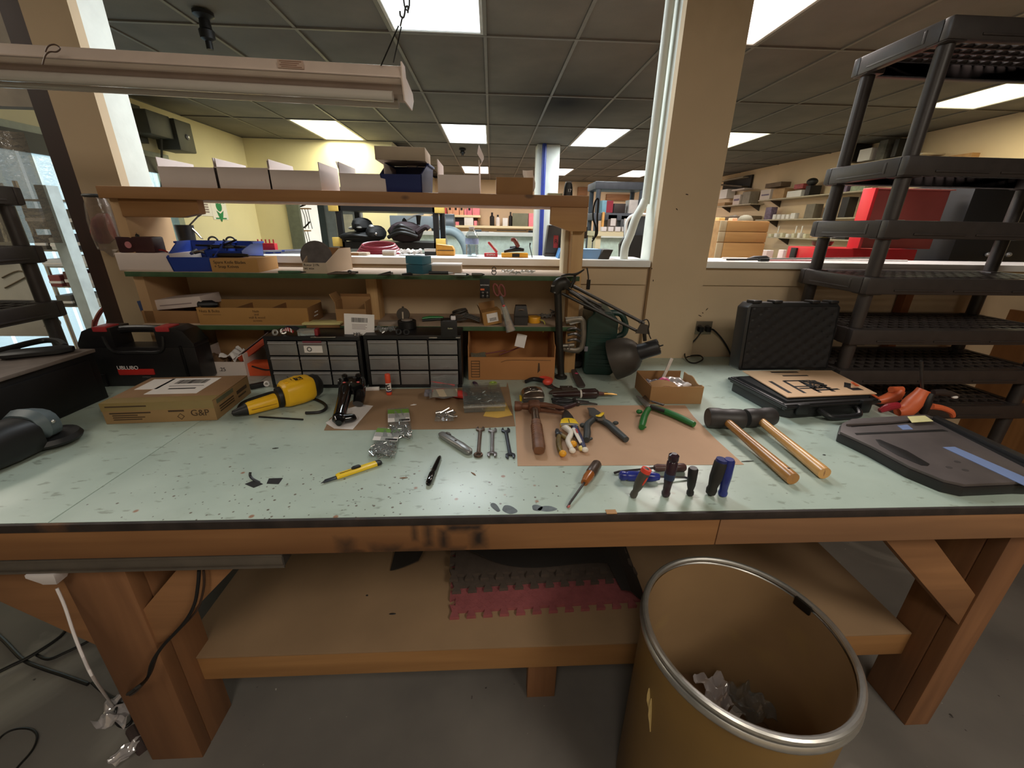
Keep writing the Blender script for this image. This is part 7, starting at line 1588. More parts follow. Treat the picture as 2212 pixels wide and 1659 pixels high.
box_at('black_white_box', 'dark box with a white top on the sill left of the amber clamp', 'box', (917, 538, 941, 549), YS+.06, .05, M_blk, SZ, parts=(('top', 0, .6, 1, 1.05, M_paper),))
x0, x1, z0, z1 = rect(944, 532, 982, 549, YS+.08)
t = thing('amber_case', 'amber yellow slanted case on the sill under the hose', 'case', ((x0+x1)/2, YS+.08, SZ)); w = (x1-x0)/2
obj('body', MB().prism([(-w, 0), (w, 0), (w, .028), (w*.75, .045), (-w, .052)], -.03, .03, .004, frame='XZ'), mat('amber case', (226, 160, 60), .4), t); obj('seam', MB().box(-w*.9, -.0325, .022, w*.95, -.0300, .025), M_brn, t)
# red hose coil
x0 = on_y(770, 545, YS+.10).x; x1 = on_y(862, 545, YS+.10).x
t = thing('hose_coil', 'dark red hose coil lying on the sill behind the white card', 'hose', ((x0+x1)/2, YS+.13, SZ)); r_ = (x1-x0)/2; M_hose = mat('dark red rubber', (140, 48, 62), .35, var=.1)
for k in range(4): obj('loop', MB().tube([((r_-.008*k)*math.cos(x_), .055*math.sin(x_), .010+.010*k+.012*math.sin(x_)) for x_ in [2*math.pi*i/28 for i in range(28)]], .0065, 8, closed=True), M_hose, t)
# water bottle
p = on_y(1020, 548, YS+.04); h = on_y(1020, 490, YS+.04).z-SZ; r_ = .031
t = thing('water_bottle', 'clear water bottle with a blue label standing on the sill', 'bottle', (p.x, YS+.04, SZ)); M_pet = clear('clear bottle plastic', op=.22, rough=.05, gl=.8)
obj('body', MB().lathe([(.022, 0), (r_, .006)]+[(r_*(1-.05*(k % 2)), .012+k*.008) for k in range(8)]+[(r_, h*.50), (r_, h*.66), (r_*.85, h*.76), (r_*.5, h*.88), (.012, h*.92), (.012, h*.95)], 28), M_pet, t)
obj('label', MB().lathe([(r_*1.01, h*.42), (r_*1.02, h*.43), (r_*1.02, h*.60), (r_*1.01, h*.61)], 28, cap=False), mat('blue white label', (148, 166, 208), .4, var=.3, scale=30), t)
obj('cap', MB().lathe([(.0135, h*.94), (.0135, h), (.012, h*1.005), (.001, h*1.005)], 20), M_wht, t)
o = obj('water', MB().lathe([(.020, .004), (r_*.93, .010), (r_*.93, h*.38), (.001, h*.38)], 24), clear('water', (225, 235, 240), .18, .05, gl=.9), t)
# red pocket knife, yellow kit, dark sign case
p = on_y(1046, 548, YS+.02); q = on_y(1075, 548, YS+.02); w = q.x-p.x; hz_ = on_y(1050, 523, YS+.02).z-SZ
t = thing('folding_tool', 'red folding tool standing open on the sill right of the bottle', 'tool', (p.x, YS+.02, SZ))
obj('base', MB().box(0, -.012, 0, w, .012, .018, .004), M_redp, t); text('KNIPEX', .012, M_paper, t, (w*.5, -.0125, .009), FACE); obj('arm', MB().tube([(w*.95, 0, .02), (w*.3, 0, hz_)], [.007, .006], 8, flat=.8), M_redp, t); obj('arm_lining', MB().tube([(w*1.0, .002, .024), (w*.38, .002, hz_+.002)], .0045, 8), M_paper, t)
p = on_y(1083, 552, YS); q = on_y(1140, 552, YS); w = q.x-p.x
t = thing('yellow_drill_kit', 'yellow black flat kit with tools piled on the sill', 'kit', (p.x, YS, SZ))
obj('tray', MB().box(0, -.02, 0, w, .03, .020, .003), M_yel, t); obj('label', MB().box(w*.4, -.021, .003, w*.68, -.0195, .018), M_ink, t)
obj('tool', MB().tube([(w*.1, 0, .026), (w*.5, .0, .036), (w*.85, 0, .034)], [.006, .011, .007], 10, sm=3), M_blk, t); obj('tool', MB().tube([(w*.32, .005, .042), (w*.6, .005, .040)], [.008, .012], 10), M_blg, t)
obj('tool', MB().tube([(w*.64, 0, .046), (w*.5, 0, .075), (w*.36, 0, .080)], [.009, .011, .008], 10, sm=3), mat('red brown tool', (124, 58, 46), .4), t)
o = obj('thin_lever', MB().tube([(0, 0, 0), (-.014, 0, .05), (-.012, 0, .066)], [.002, .002, .004], 8), M_blk); p = on_y(1150, 552, YS); o.location = (p.x, YS, SZ); tag(o, 'thin black lever standing on the sill right of the yellow kit', 'lever')
x0, x1, z0, z1 = rect(1176, 487, 1240, 552, YS+.10)
t = thing('charcoal_case', 'dark grey upright case with a red emblem on the sill', 'case', ((x0+x1)/2, YS+.10, SZ)); w = (x1-x0)/2; h = z1-SZ
obj('body', MB().prism([(-w, 0), (w*1.2, 0), (w*1.2, h), (-w*.8, h)], 0, .06, .004, frame='XZ'), mat('charcoal case', (66, 64, 64), .45), t)
em = obj('emblem', MB().box(-w*.40, -.003, h*.28, -w*.06, .001, h*.68, .002), mat('red emblem', (170, 50, 50), .5), t); text('R', h*.2, M_ink, em, (-w*.22, -.0034, h*.48), FACE)
obj('hook', MB().tube([(w*.02, -.004, h*.34), (w*.10, -.006, h*.44), (w*.02, -.004, h*.64)], .004, 8, sm=3), M_blk, t); obj('base_board', MB().box(-w*1.0, -.004, 0, w*1.2, .0, .014, .001), M_dms, t)
o = obj('spray_can', MB().lathe([(.020, 0), (.022, .004), (.022, .085), (.012, .10), (.012, .125), (.001, .126)], 20), mat('dark slate can', (64, 72, 82), .35)); p = on_y(1222, 552, YS+.06); o.location = (p.x+.01, YS+.04, SZ); tag(o, 'slim slate coloured can before the charcoal case', 'can')
o = obj('white_gadget', MB().loft([(-.02, .006, .004, 0, .004), (0, .010, .010, 0, .010), (.02, .006, .004, 0, .004)], 10), M_wht); o.location = ((x0+x1)/2-.0, YS+.12, z1+.002); tag(o, 'small white gadget on top of the charcoal case', 'gadget')
x0, x1, z0, z1 = rect(1203, 537, 1320, 560, YS-.02)
t = thing('blue_tray', 'light blue plastic lid with a dark end lying on the sill behind the post', 'lid', ((x0+x1)/2, YS, SZ)); w = (x1-x0)/2; h = z1-SZ-.004
obj('body', MB().rings([[(-w, -.04, 0), (w*.55, -.04, 0), (w*.5, .08, 0), (-w*.95, .08, 0)], [(-w*.88, -.03, h), (w*.62, -.03, h), (w*.5, .07, h), (-w*.86, .07, h)]]), mat('light blue plastic', (94, 150, 206), .35, var=.05), t)
obj('dark_end', MB().rings([[(w*.5, -.045, 0), (w*.9, -.045, 0), (w*.9, .05, 0), (w*.5, .05, 0)], [(w*.66, -.05, h), (w*1.02, -.05, h), (w*1.0, .05, h), (w*.64, .05, h)]]), mat('olive dark plastic', (52, 46, 40), .5), t)
obj('print', MB().box(-w*.66, -.0425, h*.25, -w*.36, -.036, h*.55), mat('blue print', (58, 104, 160), .5), t)
# things at the right part of the sill
for k, (xa, ya, xb, yb, r_, m_, nm) in enumerate(((1572, 552, 1650, 553, .006, M_blk, 'black flat bar on the sill beside the wood chest'), (1640, 565, 1900, 549, .007, M_steel, 'long pale metal strip with a dark handle on the right sill'),
        (1560, 558, 1960, 561, .006, M_paper, 'long white strip lying along the front of the right sill'), (1650, 553, 1760, 552, .005, mat('pink strip', (206, 140, 140), .5), 'pinkish strip on the sill at the foot of the red chest'))):
    a, b = on_y(xa, ya, YS-.05+.05*(k % 3)), on_y(xb, yb, YS-.02+.03*(k % 3)); a.z = b.z = SZ+r_
    if k == 1: b.z += .012
    o = obj('metal_strip', MB().at(-a).tube([a, b], r_, 8, flat=.7), m_); o.location = a; tag(o, nm, 'strip')
a = on_y(1640, 566, YS-.05); o = obj('dark_grip', MB().tube([(0, 0, .007), (.05, .01, .007)], .009, 10), M_blk); o.location = (a.x-.01, a.y-.012, SZ); tag(o, 'short dark grip at the left end of the pale metal strip', 'tool')
o = obj('black_tool', MB().loft([(-.05, .006, .004, 0, .006), (-.02, .012, .009, 0, .011), (.04, .014, .010, 0, .012), (.06, .006, .005, 0, .008)], 12), M_blk); p = on_y(1638, 551, YS+.03); o.location = (p.x, YS+.03, SZ); tag(o, 'small black tool on the sill right of the wood chest front', 'tool')
# ---- counter behind the sill with wood chest and red tool chest
t = thing('rear_counter', 'wooden counter behind the half wall under the chests', 'counter', (2.4, 2.75, 0))
obj('top', MB().box(-1.35, -.35, 1.02, 1.6, .5, 1.06, .003), M_pine, t)
for x in (-1.3, 1.5):
    for y in (-.3, .42): obj('leg', MB().box(x, y, 0, x+.06, y+.06, 1.02), M_leg, t)
Yc = 2.62; x0, x1, z0, z1 = rect(1543, 478, 1662, 553, Yc); 
t = thing('wood_chest', 'pale pine chest of drawers seen above the right sill', 'chest', ((x0+x1)/2, Yc, 1.06)); w = (x1-x0)/2; h = z1-1.06
obj('carcass', MB().box(-w, .004, 0, w, .30, h, .003), M_pine, t)
M_pineL = wood('light pine front', (214, 172, 112), (176, 128, 74), 0); M_pineP = wood('pale end grain', (206, 190, 156), (170, 150, 116), 2)
zb_ = on_y(1600, 523, Yc).z-1.06; zm_ = on_y(1600, 500, Yc).z-1.06
for a_, b_ in ((0, zb_-.004), (zb_, zm_-.002), (zm_, h)): obj('plank', MB().box(-w*.72, -.006, a_, w, .004, b_-.001, .002), M_pineL, t); obj('end_plank', MB().box(-w*1.0, -.004, a_, -w*.73, .004, b_-.001, .002), M_pineP, t)
for k, (px, col) in enumerate((((1553, 470, 1567, 477), (230, 208, 140)), ((1582, 471, 1594, 477), (236, 200, 170)))):
    box_at('small_box', ('pale yellow little box on the left of the pine chest top', 'peach coloured little box on the pine chest top')[k], 'box', px, Yc+.06, .05, mat('box %d' % k, col, .6), z1)
o = obj('green_hat', MB().at((0, 0, 0), (0, 0, 0)).lathe([(.045, 0), (.044, .012), (.030, .03), (.012, .036), (.001, .036)], 24), mat('grey green cloth', (120, 118, 100), .8)); p = on_y(1610, 474, Yc+.1); o.location = (p.x, Yc+.1, z1+.0005); tag(o, 'grey green rounded hat on the pine chest top', 'hat')
Yr = 2.5; x0, x1, z0, z1 = rect(1842, 412, 2062, 536, Yr)
t = thing('red_tool_chest', 'red metal tool chest with the lid raised behind the black rack', 'tool chest', ((x0+x1)/2, Yr, 1.06)); w = (x1-x0)/2
M_rch = mat('red enamel', (186, 40, 46), .35, var=.06, scale=8); M_rchd = mat('worn red lid lining', (150, 70, 66), .6, var=.1, scale=6)
zb_ = z0-1.06
obj('body', MB().box(-w*1.75, 0, 0, w*.62, .30, zb_-.003, .004), M_rch, t)
obj('lid', MB().at((0, .02, zb_)).box(-w*.92, 0, 0, w, .030, z1-z0, .003), M_rchd, t); obj('lid_side', MB().at((0, 0, zb_)).box(-w, -.035, 0, -w*.92, .05, z1-z0+.002, .003), M_rch, t); obj('lid_edge', MB().at((0, 0, zb_)).box(-w, -.01, z1-z0, w, .05, z1-z0+.006, .002), mat('pale red edge', (206, 120, 116), .4), t)
x0, x1, z0, z1 = rect(2052, 398, 2300, 552, 2.46)
t = thing('dark_machine', 'black boxy machine standing right of the red tool chest', 'machine', ((x0+x1)/2, 2.46, 1.06)); w = (x1-x0)/2; obj('body', MB().box(-w, 0, 0, w, .4, z1-1.06, .01), M_cab, t)
for px in (2134, 2178): q = on_y(px, 550, 2.45); obj('knob', MB().ball((q.x-(x0+x1)/2, -.012, q.z-1.06), (.016, .014, .014), 14), M_silv, t)
for k, px in enumerate(((1655, 541, 1672, 552), (1690, 540, 1700, 553), (1716, 536, 1740, 553))):
    box_at('small_jar', ('pink and white packet on the counter right of the pine chest', 'slim white tube on the counter before the wall shelves', 'dark jar with pale rings on the counter before the wall shelves')[k], 'jar', px, 2.7, .05, (M_paper, M_wht, M_blk)[k], 1.06)
o = obj('green_bowl', MB().lathe([(.02, 0), (.05, .01), (.06, .035), (.056, .035), (.04, .012), (.001, .01)], 24, cap=False), mat('dark green bowl', (52, 62, 44), .4)); p = on_y(1782, 524, 2.6); o.location = (p.x, 2.62, zb_+1.06); tag(o, 'dark green round bowl on the red chest body', 'bowl')

# ---- right wall: shelves with goods
XW = 5.75; XF = 5.45
M_wsh = mat('grey shelf board', (186, 172, 150), .6)
def wall_shelf(label, px0, py0, px1, py1):
    a, b = on_x(px0, py0, XF), on_x(px1, py1, XF); z = (a.z+b.z)/2
    t = thing('wall_shelf', label, 'shelf', (XF+.15, (a.y+b.y)/2, z-.02), 0, 'shelves on the right wall'); h = abs(a.y-b.y)/2
    obj('board', MB().box(-.15, -h, 0, .148, h, .02, .002), M_wsh, t)
    for s in (-.8, .8): obj('bracket', MB().prism([(.148, 0), (-.08, 0), (.148, -.12)], s*h-.01, s*h+.01, frame='XZ'), M_dms, t)
    return z
zs = {}
zs['a'] = wall_shelf('topmost long shelf on the right wall above the pine chest', 1638, 432, 1900, 408)
zs['b'] = wall_shelf('second long shelf on the right wall', 1632, 473, 1900, 470)
zs['c'] = wall_shelf('third long shelf on the right wall', 1655, 513, 1900, 518)
zs['d'] = wall_shelf('short shelf on the right wall near the tan column', 1546, 447, 1622, 438)
M_purpl = mat('mauve print', (112, 96, 120), .5, var=.4, scale=30)
def goods(name, label, cat, px, m, z, dep=.2, X=XF+.02, group=None, extra=None):
    y0, y1, za, zb = xrect(px, X); t = thing(name, label, cat, (X, (y0+y1)/2, z), 0, group); h = (y1-y0)/2
    obj('body', MB().box(0, -h, 0, dep, h, max(.03, zb-z), .004), m, t)
    if extra: obj(extra[0], MB().box(-.004, -h*.8, (zb-z)*extra[1], .001, h*.7, (zb-z)*extra[2]), extra[3], t)
    return t
M_bk = mat('dim black', (30, 28, 28), .5); M_tanb = mat('tan box', (176, 140, 100), .7, var=.1)
goods('carton', 'white printed carton at the left end of the top wall shelf', 'carton', (1640, 408, 1666, 431), M_cardw, zs['a'], extra=('print', .4, .55, M_purpl))
goods('carton', 'tan carton second on the top wall shelf', 'carton', (1667, 406, 1696, 428), M_tanb, zs['a'])
goods('carton', 'pale carton third on the top wall shelf', 'carton', (1698, 410, 1732, 427), M_paper, zs['a'])
goods('long_bag', 'long brown bag lying on the cartons of the top wall shelf', 'bag', (1652, 392, 1688, 407), mat('brown bag', (112, 92, 74), .7), xrect((1652, 392, 1688, 407), XF+.1)[2], X=XF+.1)
goods('red_pack', 'flat red striped pack on the pale carton of the top wall shelf', 'pack', (1714, 396, 1736, 408), mat('faded red pack', (160, 70, 72), .5, var=.3, scale=20), xrect((1714, 397, 1736, 409), XF+.06)[2], X=XF+.06)
t = goods('power_drill', 'black drill like tool on the top wall shelf', 'tool', (1736, 400, 1752, 424), M_bk, zs['a']); obj('head', MB().ball((.05, 0, .22), (.08, .10, .06), 12), M_bk, t)
goods('carton', 'dark printed carton at the far right of the top wall shelf', 'carton', (1800, 397, 1832, 420), M_purpl, zs['a'])
goods('carton', 'pale green carton beside the dark printed one on the top shelf', 'carton', (1834, 399, 1870, 418), mat('pale green print', (150, 160, 136), .6, var=.3, scale=20), zs['a'])
t = goods('small_robot', 'mauve and grey upright gadget on the second wall shelf', 'gadget', (1650, 447, 1668, 471), M_purpl, zs['b'], .12)
for k in range(5): goods('white_cup', ('first', 'second', 'third', 'fourth', 'fifth')[k]+' small white box from the left on the second wall shelf', 'box', (1668+k*9.5, 463-(k == 4)*3, 1676+k*9.5+(k == 4)*4, 472), M_paper, zs['b'], .08, group='small white boxes on the second wall shelf')
goods('poster_book', 'book with a teal and pink cover on the second wall shelf', 'book', (1776, 428, 1806, 470), mat('teal pink cover', (120, 132, 140), .5, var=.5, scale=9), zs['b'], .05)
goods('dark_speaker', 'black speaker like box beside the teal pink book', 'box', (1808, 425, 1836, 470), M_bk, zs['b'], .15)
goods('drawer_bin', 'grey shallow bin row on the second wall shelf', 'bin', (1735, 440, 1762, 471), mat('grey bin', (120, 110, 96), .6), zs['b'], .15)
for k in range(7):
    px = 1658+k*12.5; t = goods('white_jar', ('first', 'second', 'third', 'fourth', 'fifth', 'sixth', 'seventh')[k]+' white jar from the left on the third wall shelf', 'jar', (px, 505-(k % 3), px+8, 514), M_paper if k % 2 else mat('cream jar', (222, 214, 186), .5), zs['c'], .08, group='white jars on the third wall shelf')
    if k in (1, 4, 5): obj('pump', MB().cyl((.04, 0, .08), (.04, 0, .20), .012, n=8), M_paper, t)
for k, (px, m_) in enumerate((((1768, 500, 1786, 517), mat('yellow tin', (206, 182, 110), .5)), ((1788, 498, 1800, 517), M_silv), ((1802, 500, 1830, 517), M_bk))): goods('tin', ('yellow tin at the right of the third wall shelf', 'silver tin right of the yellow tin', 'low black tin on the third wall shelf')[k], 'tin', px, m_, zs['c'], .12)
goods('carton_stack', 'white carton standing on the short shelf near the tan column', 'carton', (1582, 420, 1600, 441), M_cardw, zs['d'], extra=('print', .4, .6, M_purpl))
goods('flat_carton', 'flat white carton on top of the standing white carton', 'carton', (1580, 406, 1608, 413), M_cardw, xrect((1580, 406, 1608, 413), XF+.02)[2])
goods('grey_carton', 'grey carton behind the white one on the short shelf', 'carton', (1600, 413, 1622, 440), mat('grey carton', (150, 140, 126), .7), zs['d'], X=XF+.06)
goods('white_bag', 'white crumpled bag at the left of the short shelf', 'bag', (1553, 408, 1572, 430), M_paper, xrect((1553, 408, 1572, 430), XF+.05)[2], X=XF+.05)
goods('round_tin', 'low tan tin at the left end of the short shelf', 'tin', (1546, 437, 1566, 445), M_tanb, zs['d'])
y0, y1, z0, z1 = xrect((1562, 377, 1628, 415), XW-.02)
t = thing('wall_cabinet', 'open dark cabinet high on the right wall near the ceiling', 'cabinet', (XW-.15, (y0+y1)/2, z0)); h = (y1-y0)/2; obj('back', MB().box(.10, -h, 0, .145, h, z1-z0), M_bk, t); obj('board', MB().at((0, 0, (z1-z0)*.3), (.12, 0, 0)).box(-.05, -h*.9, 0, .10, h*.8, .03), mat('dim brown board', (92, 80, 66), .6), t); obj('board', MB().box(-.03, -h*.8, (z1-z0)*.82, .10, h*.9, (z1-z0)*.88), M_wsh, t)
o = obj('clear_bags', crumple(.32, .5, .035, 9, 16, 14, seed=300), M_paper); p = on_x(1580, 462, XF+.05); o.location = (XF+.12, p.y, p.z-.22); o.rotation_euler = (0, R(-70), 0); tag(o, 'crumpled white and clear bags under the short wall shelf', 'bags')
goods('bag_shelf', 'dim low shelf box under the crumpled bags', 'box', (1552, 466, 1620, 474), mat('dim shelf box', (120, 104, 86), .7), xrect((1552, 466, 1620, 474), XF+.02)[2]-.9, .26)
y0, y1, z0, z1 = xrect((1990, 312, 2190, 326), XW-.2)
struct(obj('trim_6', MB().box(XW-.10, 5.2, 2.30, XW-.001, 7.0, 2.40), M_pine))
for k, px in enumerate(((1812, 312, 1846, 352), (1850, 318, 1885, 350), (1888, 300, 1920, 348), (1922, 298, 1945, 340))):
    y0, y1, z0, z1 = xrect(px, XW-.3); t = thing('stored_box', ('dark mixed box behind the rack post high on the right wall', 'white box high on the right wall between the rack posts', 'grey stuffed box high on the right wall', 'dark bag high on the right wall beside the rack post')[k], 'box', (XW-.3, (y0+y1)/2, z0)); obj('body', MB().box(0, -(y1-y0)/2, 0, .28, (y1-y0)/2, z1-z0, .01), (M_bk, M_paper, mat('mixed grey', (96, 92, 84), .7, var=.6, scale=8), M_bk)[k], t)
wall_shelf('high shelf on the right wall behind the rack posts', 1800, 353, 1990, 342)

# ---- white column with blue conduit
x0, x1 = on_y(1158, 400, 7.5).x, on_y(1206, 400, 7.5).x
c = struct(obj('wall_pillar', MB().box(x0, 7.5, 0, x1, 7.8, CZ, .01), M_white))
cp = [on_y(1177, 316, 7.46), on_y(1172, 430, 7.46), on_y(1167, 545, 7.46)]
struct(obj('blue_conduit', MB().tube([(cp[1].x, 7.47, CZ), (cp[1].x, 7.47, .6)], .036, 12), mat('blue conduit', (44, 62, 150), .4), c))
# conduit on the tan column
cc = [on_y(1437, -30, 2.02), on_y(1414, 150, 2.02), on_y(1395, 320, 2.02), on_y(1385, 420, 2.02)]
xcd = .708
pip = [(xcd, 2.02, CZ), (xcd, 2.02, 1.72), (xcd-.005, 2.02, 1.62)]+[tuple(on_y(px, py, 2.0)) for px, py in ((1374, 470), (1362, 505), (1350, 535), (1347, 566))]
o = struct(obj('conduit_pipe', MB().tube(pip, .019, 12, sm=4), M_white, bpy.data.objects['wall_column.001']))
# ---- left wall: opening with daylight, strip curtain, frame
M_day = glow('daylight pane', (.72, .90, 1), 1.25)
d = struct(obj('door_1', MB().box(-3.99, 3.02, 0, -3.90, 3.10, 2.24).box(-3.99, 5.70, 0, -3.90, 5.80, 2.24).box(-3.99, 3.10, 2.16, -3.90, 5.70, 2.24), mat('grey green door frame', (150, 156, 140), .5)))
struct(obj('daylight', MB().box(-4.30, 2.6, 0, -4.28, 6.2, 2.3), M_day, d))
M_strip = clear('curtain strip', (214, 228, 232), .28, .12, gl=.8)
for k in range(9): obj('curtain_strip', MB().at((-3.95+.012*(k % 2), 3.2+k*.29, 0)).grid(lambda u, v: (.01*math.sin(9*u), u*.27, .10+v*2.06), 6, 4), M_strip, d)
obj('curtain_rail', MB().box(-3.92, 3.1, 2.02, -3.88, 5.7, 2.18), M_blk, d)
# wire shelf with goods before the opening
Yw = 2.9
t = thing('wire_rack', 'bright wire rack with goods seen between the left rack and column', 'rack', (on_y(170, 560, Yw).x, Yw+.2, 0)); bx0 = on_y(95, 560, Yw).x-t.location.x; bx1 = on_y(232, 560, Yw).x-t.location.x+.12
zl = [on_y(170, py, Yw).z for py in (432, 492, 540, 575, 618, 660)]
for x in (bx0, bx1):
    for y in (-.2, .2): obj('post', MB().cyl((x, y, 0), (x, y, zl[0]+.1), .012, n=10), M_chr, t)
for z in zl: obj('wire_shelf', MB().box(bx0, -.2, z-.012, bx1, .2, z, .002), M_silv, t)
rg = random.Random(12); cols = ((214, 214, 216), (60, 62, 72), (132, 60, 60), (228, 230, 226), (44, 52, 86), (150, 150, 146), (200, 190, 150), (96, 90, 84), (90, 40, 40))
for k, z in enumerate(zl[1:]):
    x = bx0+.03
    while x < bx1-.1:
        w_ = rg.uniform(.06, .14); hh = min(.30, abs(zl[k]-z)*.8)*rg.uniform(.5, 1); ci = rg.randrange(len(cols))
        o = thing('rack_box', ('pale', 'dark', 'dull red', 'white', 'navy', 'grey', 'tan', 'brown', 'maroon')[ci]+' box, number %s from the left on the %s tier of the wire rack' % (('one', 'two', 'three', 'four', 'five', 'six', 'seven', 'eight')[int((x-bx0)/.14) % 8], ('top', 'second', 'third', 'fourth', 'lowest')[k]), 'box', (t.location.x+x+w_/2, Yw-.05, z+.001), 0, 'boxes on the wire rack')
        obj('body', MB().box(-w_/2, 0, 0, w_/2, .2, hh, .006), mat('rack box %d' % ci, cols[ci], .5, var=.15), o); obj('band', MB().box(-w_/2-.001, -.001, hh*.3, w_/2+.001, .02, hh*.5), M_paper, o); x += w_+.03
# dark post, grey panel and sheet at the far left
Yp = 2.12
pp = [on_y(*q_, Yp) for q_ in ((38, 152), (76, 165), (182, 560), (152, 560))]
M_dpost = wood('dark red brown post', (64, 38, 28), (40, 24, 18), 2, knots=False)
struct(obj('trim_7', MB().box(on_y(122, 379, 2.0).x, 2.0, .91, on_y(166, 379, 2.0).x, 2.10, CZ), M_dpost))
xl = on_y(118, 560, 2.3).x
struct(obj('wall_panel', MB().box(-3.4, 2.32, 1.98, on_y(60, 200, 2.32).x+.02, 2.38, CZ), mat('grey brown upper panel', (120, 110, 96), .8)))
a = on_y(0, 420, 2.3); b = on_y(112, 700, 2.3)
wp = [on_y(*q_, 2.3) for q_ in ((95, 430), (200, 690))]
t = thing('white_board', 'pale grey board with scribbled lines behind the left black rack', 'board', ((-3.2+b.x)/2, 2.3, .9)); w = (b.x+3.2)/2
obj('panel', MB().box(-w, 0, 0, w, .03, on_y(40, 395, 2.3).z-.9, .003), mat('pale grey board', (206, 202, 190), .6, var=.05), t)
for k, px in enumerate((((2, 568), (40, 566), (78, 560)), ((4, 600), (40, 585), (70, 596), (84, 606)), ((10, 622), (30, 612), (60, 596)), ((96, 705), (118, 688), (130, 700), (106, 716)), ((30, 700), (60, 668), (84, 650)))):
    P = [on_y(*q_, 2.297)-V(t.location) for q_ in px]; obj('scribble', MB().tube([(v.x, -.002, v.z) for v in P], .0035, 6, sm=4), mat('brown marker line', (110, 96, 78), .7), t)
struct(obj('door_2', MB().box(wp[0].x*.5+wp[1].x*.5-.02, 2.28, 0, wp[0].x*.5+wp[1].x*.5+.035, 2.34, on_y(100, 415, 2.3).z+.03), mat('pale blue white jamb', (206, 220, 220), .5)))
o = obj('clear_sheet', MB().grid(lambda u, v: (-.62+u*.62, .03*math.sin(14*u), -.48*v), 24, 6), clear('dusty film', (190, 186, 180), .62, .15, body=(120, 114, 106), gl=.35)); p = on_y(46, 285, 2.26); o.location = (p.x, 2.24, p.z); tag(o, 'clear plastic sheet hanging above the left black rack', 'plastic sheet')
# hanging bag on the left column, red straps below
p = on_y(212, 425, 1.88)
t = thing('hanging_bag', 'clear plastic bag with red contents hanging on the left tan column', 'plastic bag', (p.x, 1.86, p.z))
zb = on_y(212, 555, 1.86).z-p.z
obj('film', MB().rings([[(r1*math.cos(x_)*(1+.1*math.sin(3*x_+z*20)), r1*.55*math.sin(x_), z) for x_ in [2*math.pi*i/20 for i in range(20)]] for r1, z in ((.035, .0), (.045, -.03), (.050, -.09), (.050, -.15), (.045, -.20), (.024, zb*.9), (.004, zb))], cap=False), clear('grey film', (226, 220, 214), .32, .22, body=(150, 138, 130), gl=.3), t)
obj('contents', MB().loft([(-.045, .016, .03, 0, -.14), (-.03, .022, .05, 0, -.13), (.0, .024, .06, 0, -.12), (.03, .018, .05, 0, -.11)], 12), mat('dark red contents', (132, 44, 40), .5, var=.3, scale=20), t)
obj('opening', MB().tube([(.036*math.cos(x_), .02*math.sin(x_), .003) for x_ in [2*math.pi*i/18 for i in range(18)]], .006, 8, closed=True), mat('dark bag rim', (54, 56, 58), .5), t)
q0 = on_y(215, 712, 2.15)
q0.z = .02; t = thing('red_straps', 'dark red curved straps behind the black tool case', 'strap', q0)
for k, px in enumerate((((200, 720), (208, 690), (222, 668), (240, 660), (246, 690), (250, 720)), ((232, 720), (236, 690), (242, 668)), ((205, 1100), (203, 740), (206, 700)))): obj('strap', MB().tube([on_y(*q_, 2.15)-q0 for q_ in px], .010, 8, sm=4), mat('dark red strap', (120, 36, 34), .3), t)
# speaker and notices on the left wall
y0, y1, z0, z1 = xrect((302, 252, 345, 288), -3.75)
t = thing('wall_projector', 'dark projector on a bracket high on the left cream wall', 'projector', (-3.75, (y0+y1)/2, z0)); h = (y1-y0)/2; M_olv = mat('dark olive grey', (64, 62, 50), .6)
obj('body', MB().box(-.12, -h, 0, .12, h*.9, (z1-z0), .02), M_olv, t); y2 = on_x(368, 280, -3.7).y-(y0+y1)/2
obj('hood', MB().box(-.10, h*.9, -.10, .16, h*.9+.28, .22, .015), M_olv, t); obj('lens', MB().ball((.165, h*.9+.16, .06), (.02, .03, .03), 12), M_silv, t); obj('bracket', MB().box(-.17, -h*.3, -.06, -.10, h*.3, .3), M_olv, t)
obj('wire', MB().tube([(.02, h*.5, 0), (-.05, h*.6, -.22), (-.16, h*.8, -.5)], .012, 6, sm=4), M_olv, t)
def notice(name, label, px, m):
    y0, y1, z0, z1 = xrect(px, -3.925); t = thing(name, label, 'sign', (-3.929, (y0+y1)/2, (z0+z1)/2)); obj('sheet', MB().box(0, -(y1-y0)/2, -(z1-z0)/2, .006, (y1-y0)/2, (z1-z0)/2), m, t); return t, (y1-y0)/2, (z1-z0)/2
t, hw_, hh_ = notice('safety_sign', 'white sign with green figure on the left cream wall', (462, 431, 485, 474), M_paper)
M_sg = mat('safety green', (40, 130, 80), .5)
obj('heading', MB().box(.005, -hw_*.8, hh_*.58, .008, hw_*.8, hh_*.84), M_sg, t); text('SAFETY', .075, M_paper, t, (.009, 0, hh_*.70), (R(90), 0, R(90)))
obj('figure_head', MB().ball((.006, 0, hh_*.28), (.004, .07, .07), 14), M_sg, t); obj('figure', MB().prism([(-.08, -.02), (-.05, -.10), (0, -.17), (.05, -.10), (.08, -.02), (0, -.06)], .005, .009, frame='YZ'), M_sg, t); obj('footer', MB().box(.005, -hw_*.7, -hh_*.95, .008, hw_*.7, -hh_*.82), M_sg, t)
t, hw_, hh_ = notice('paper_notice', 'white paper notice with faint lines left of the green sign', (430, 432, 452, 466), M_paper)
for k in range(5): obj('print_line', MB().box(.0055, -hw_*.7, hh_*(.7-.3*k)-.01, .007, hw_*.6, hh_*(.7-.3*k)+.01), mat('grey print', (150, 132, 130), .8), t)
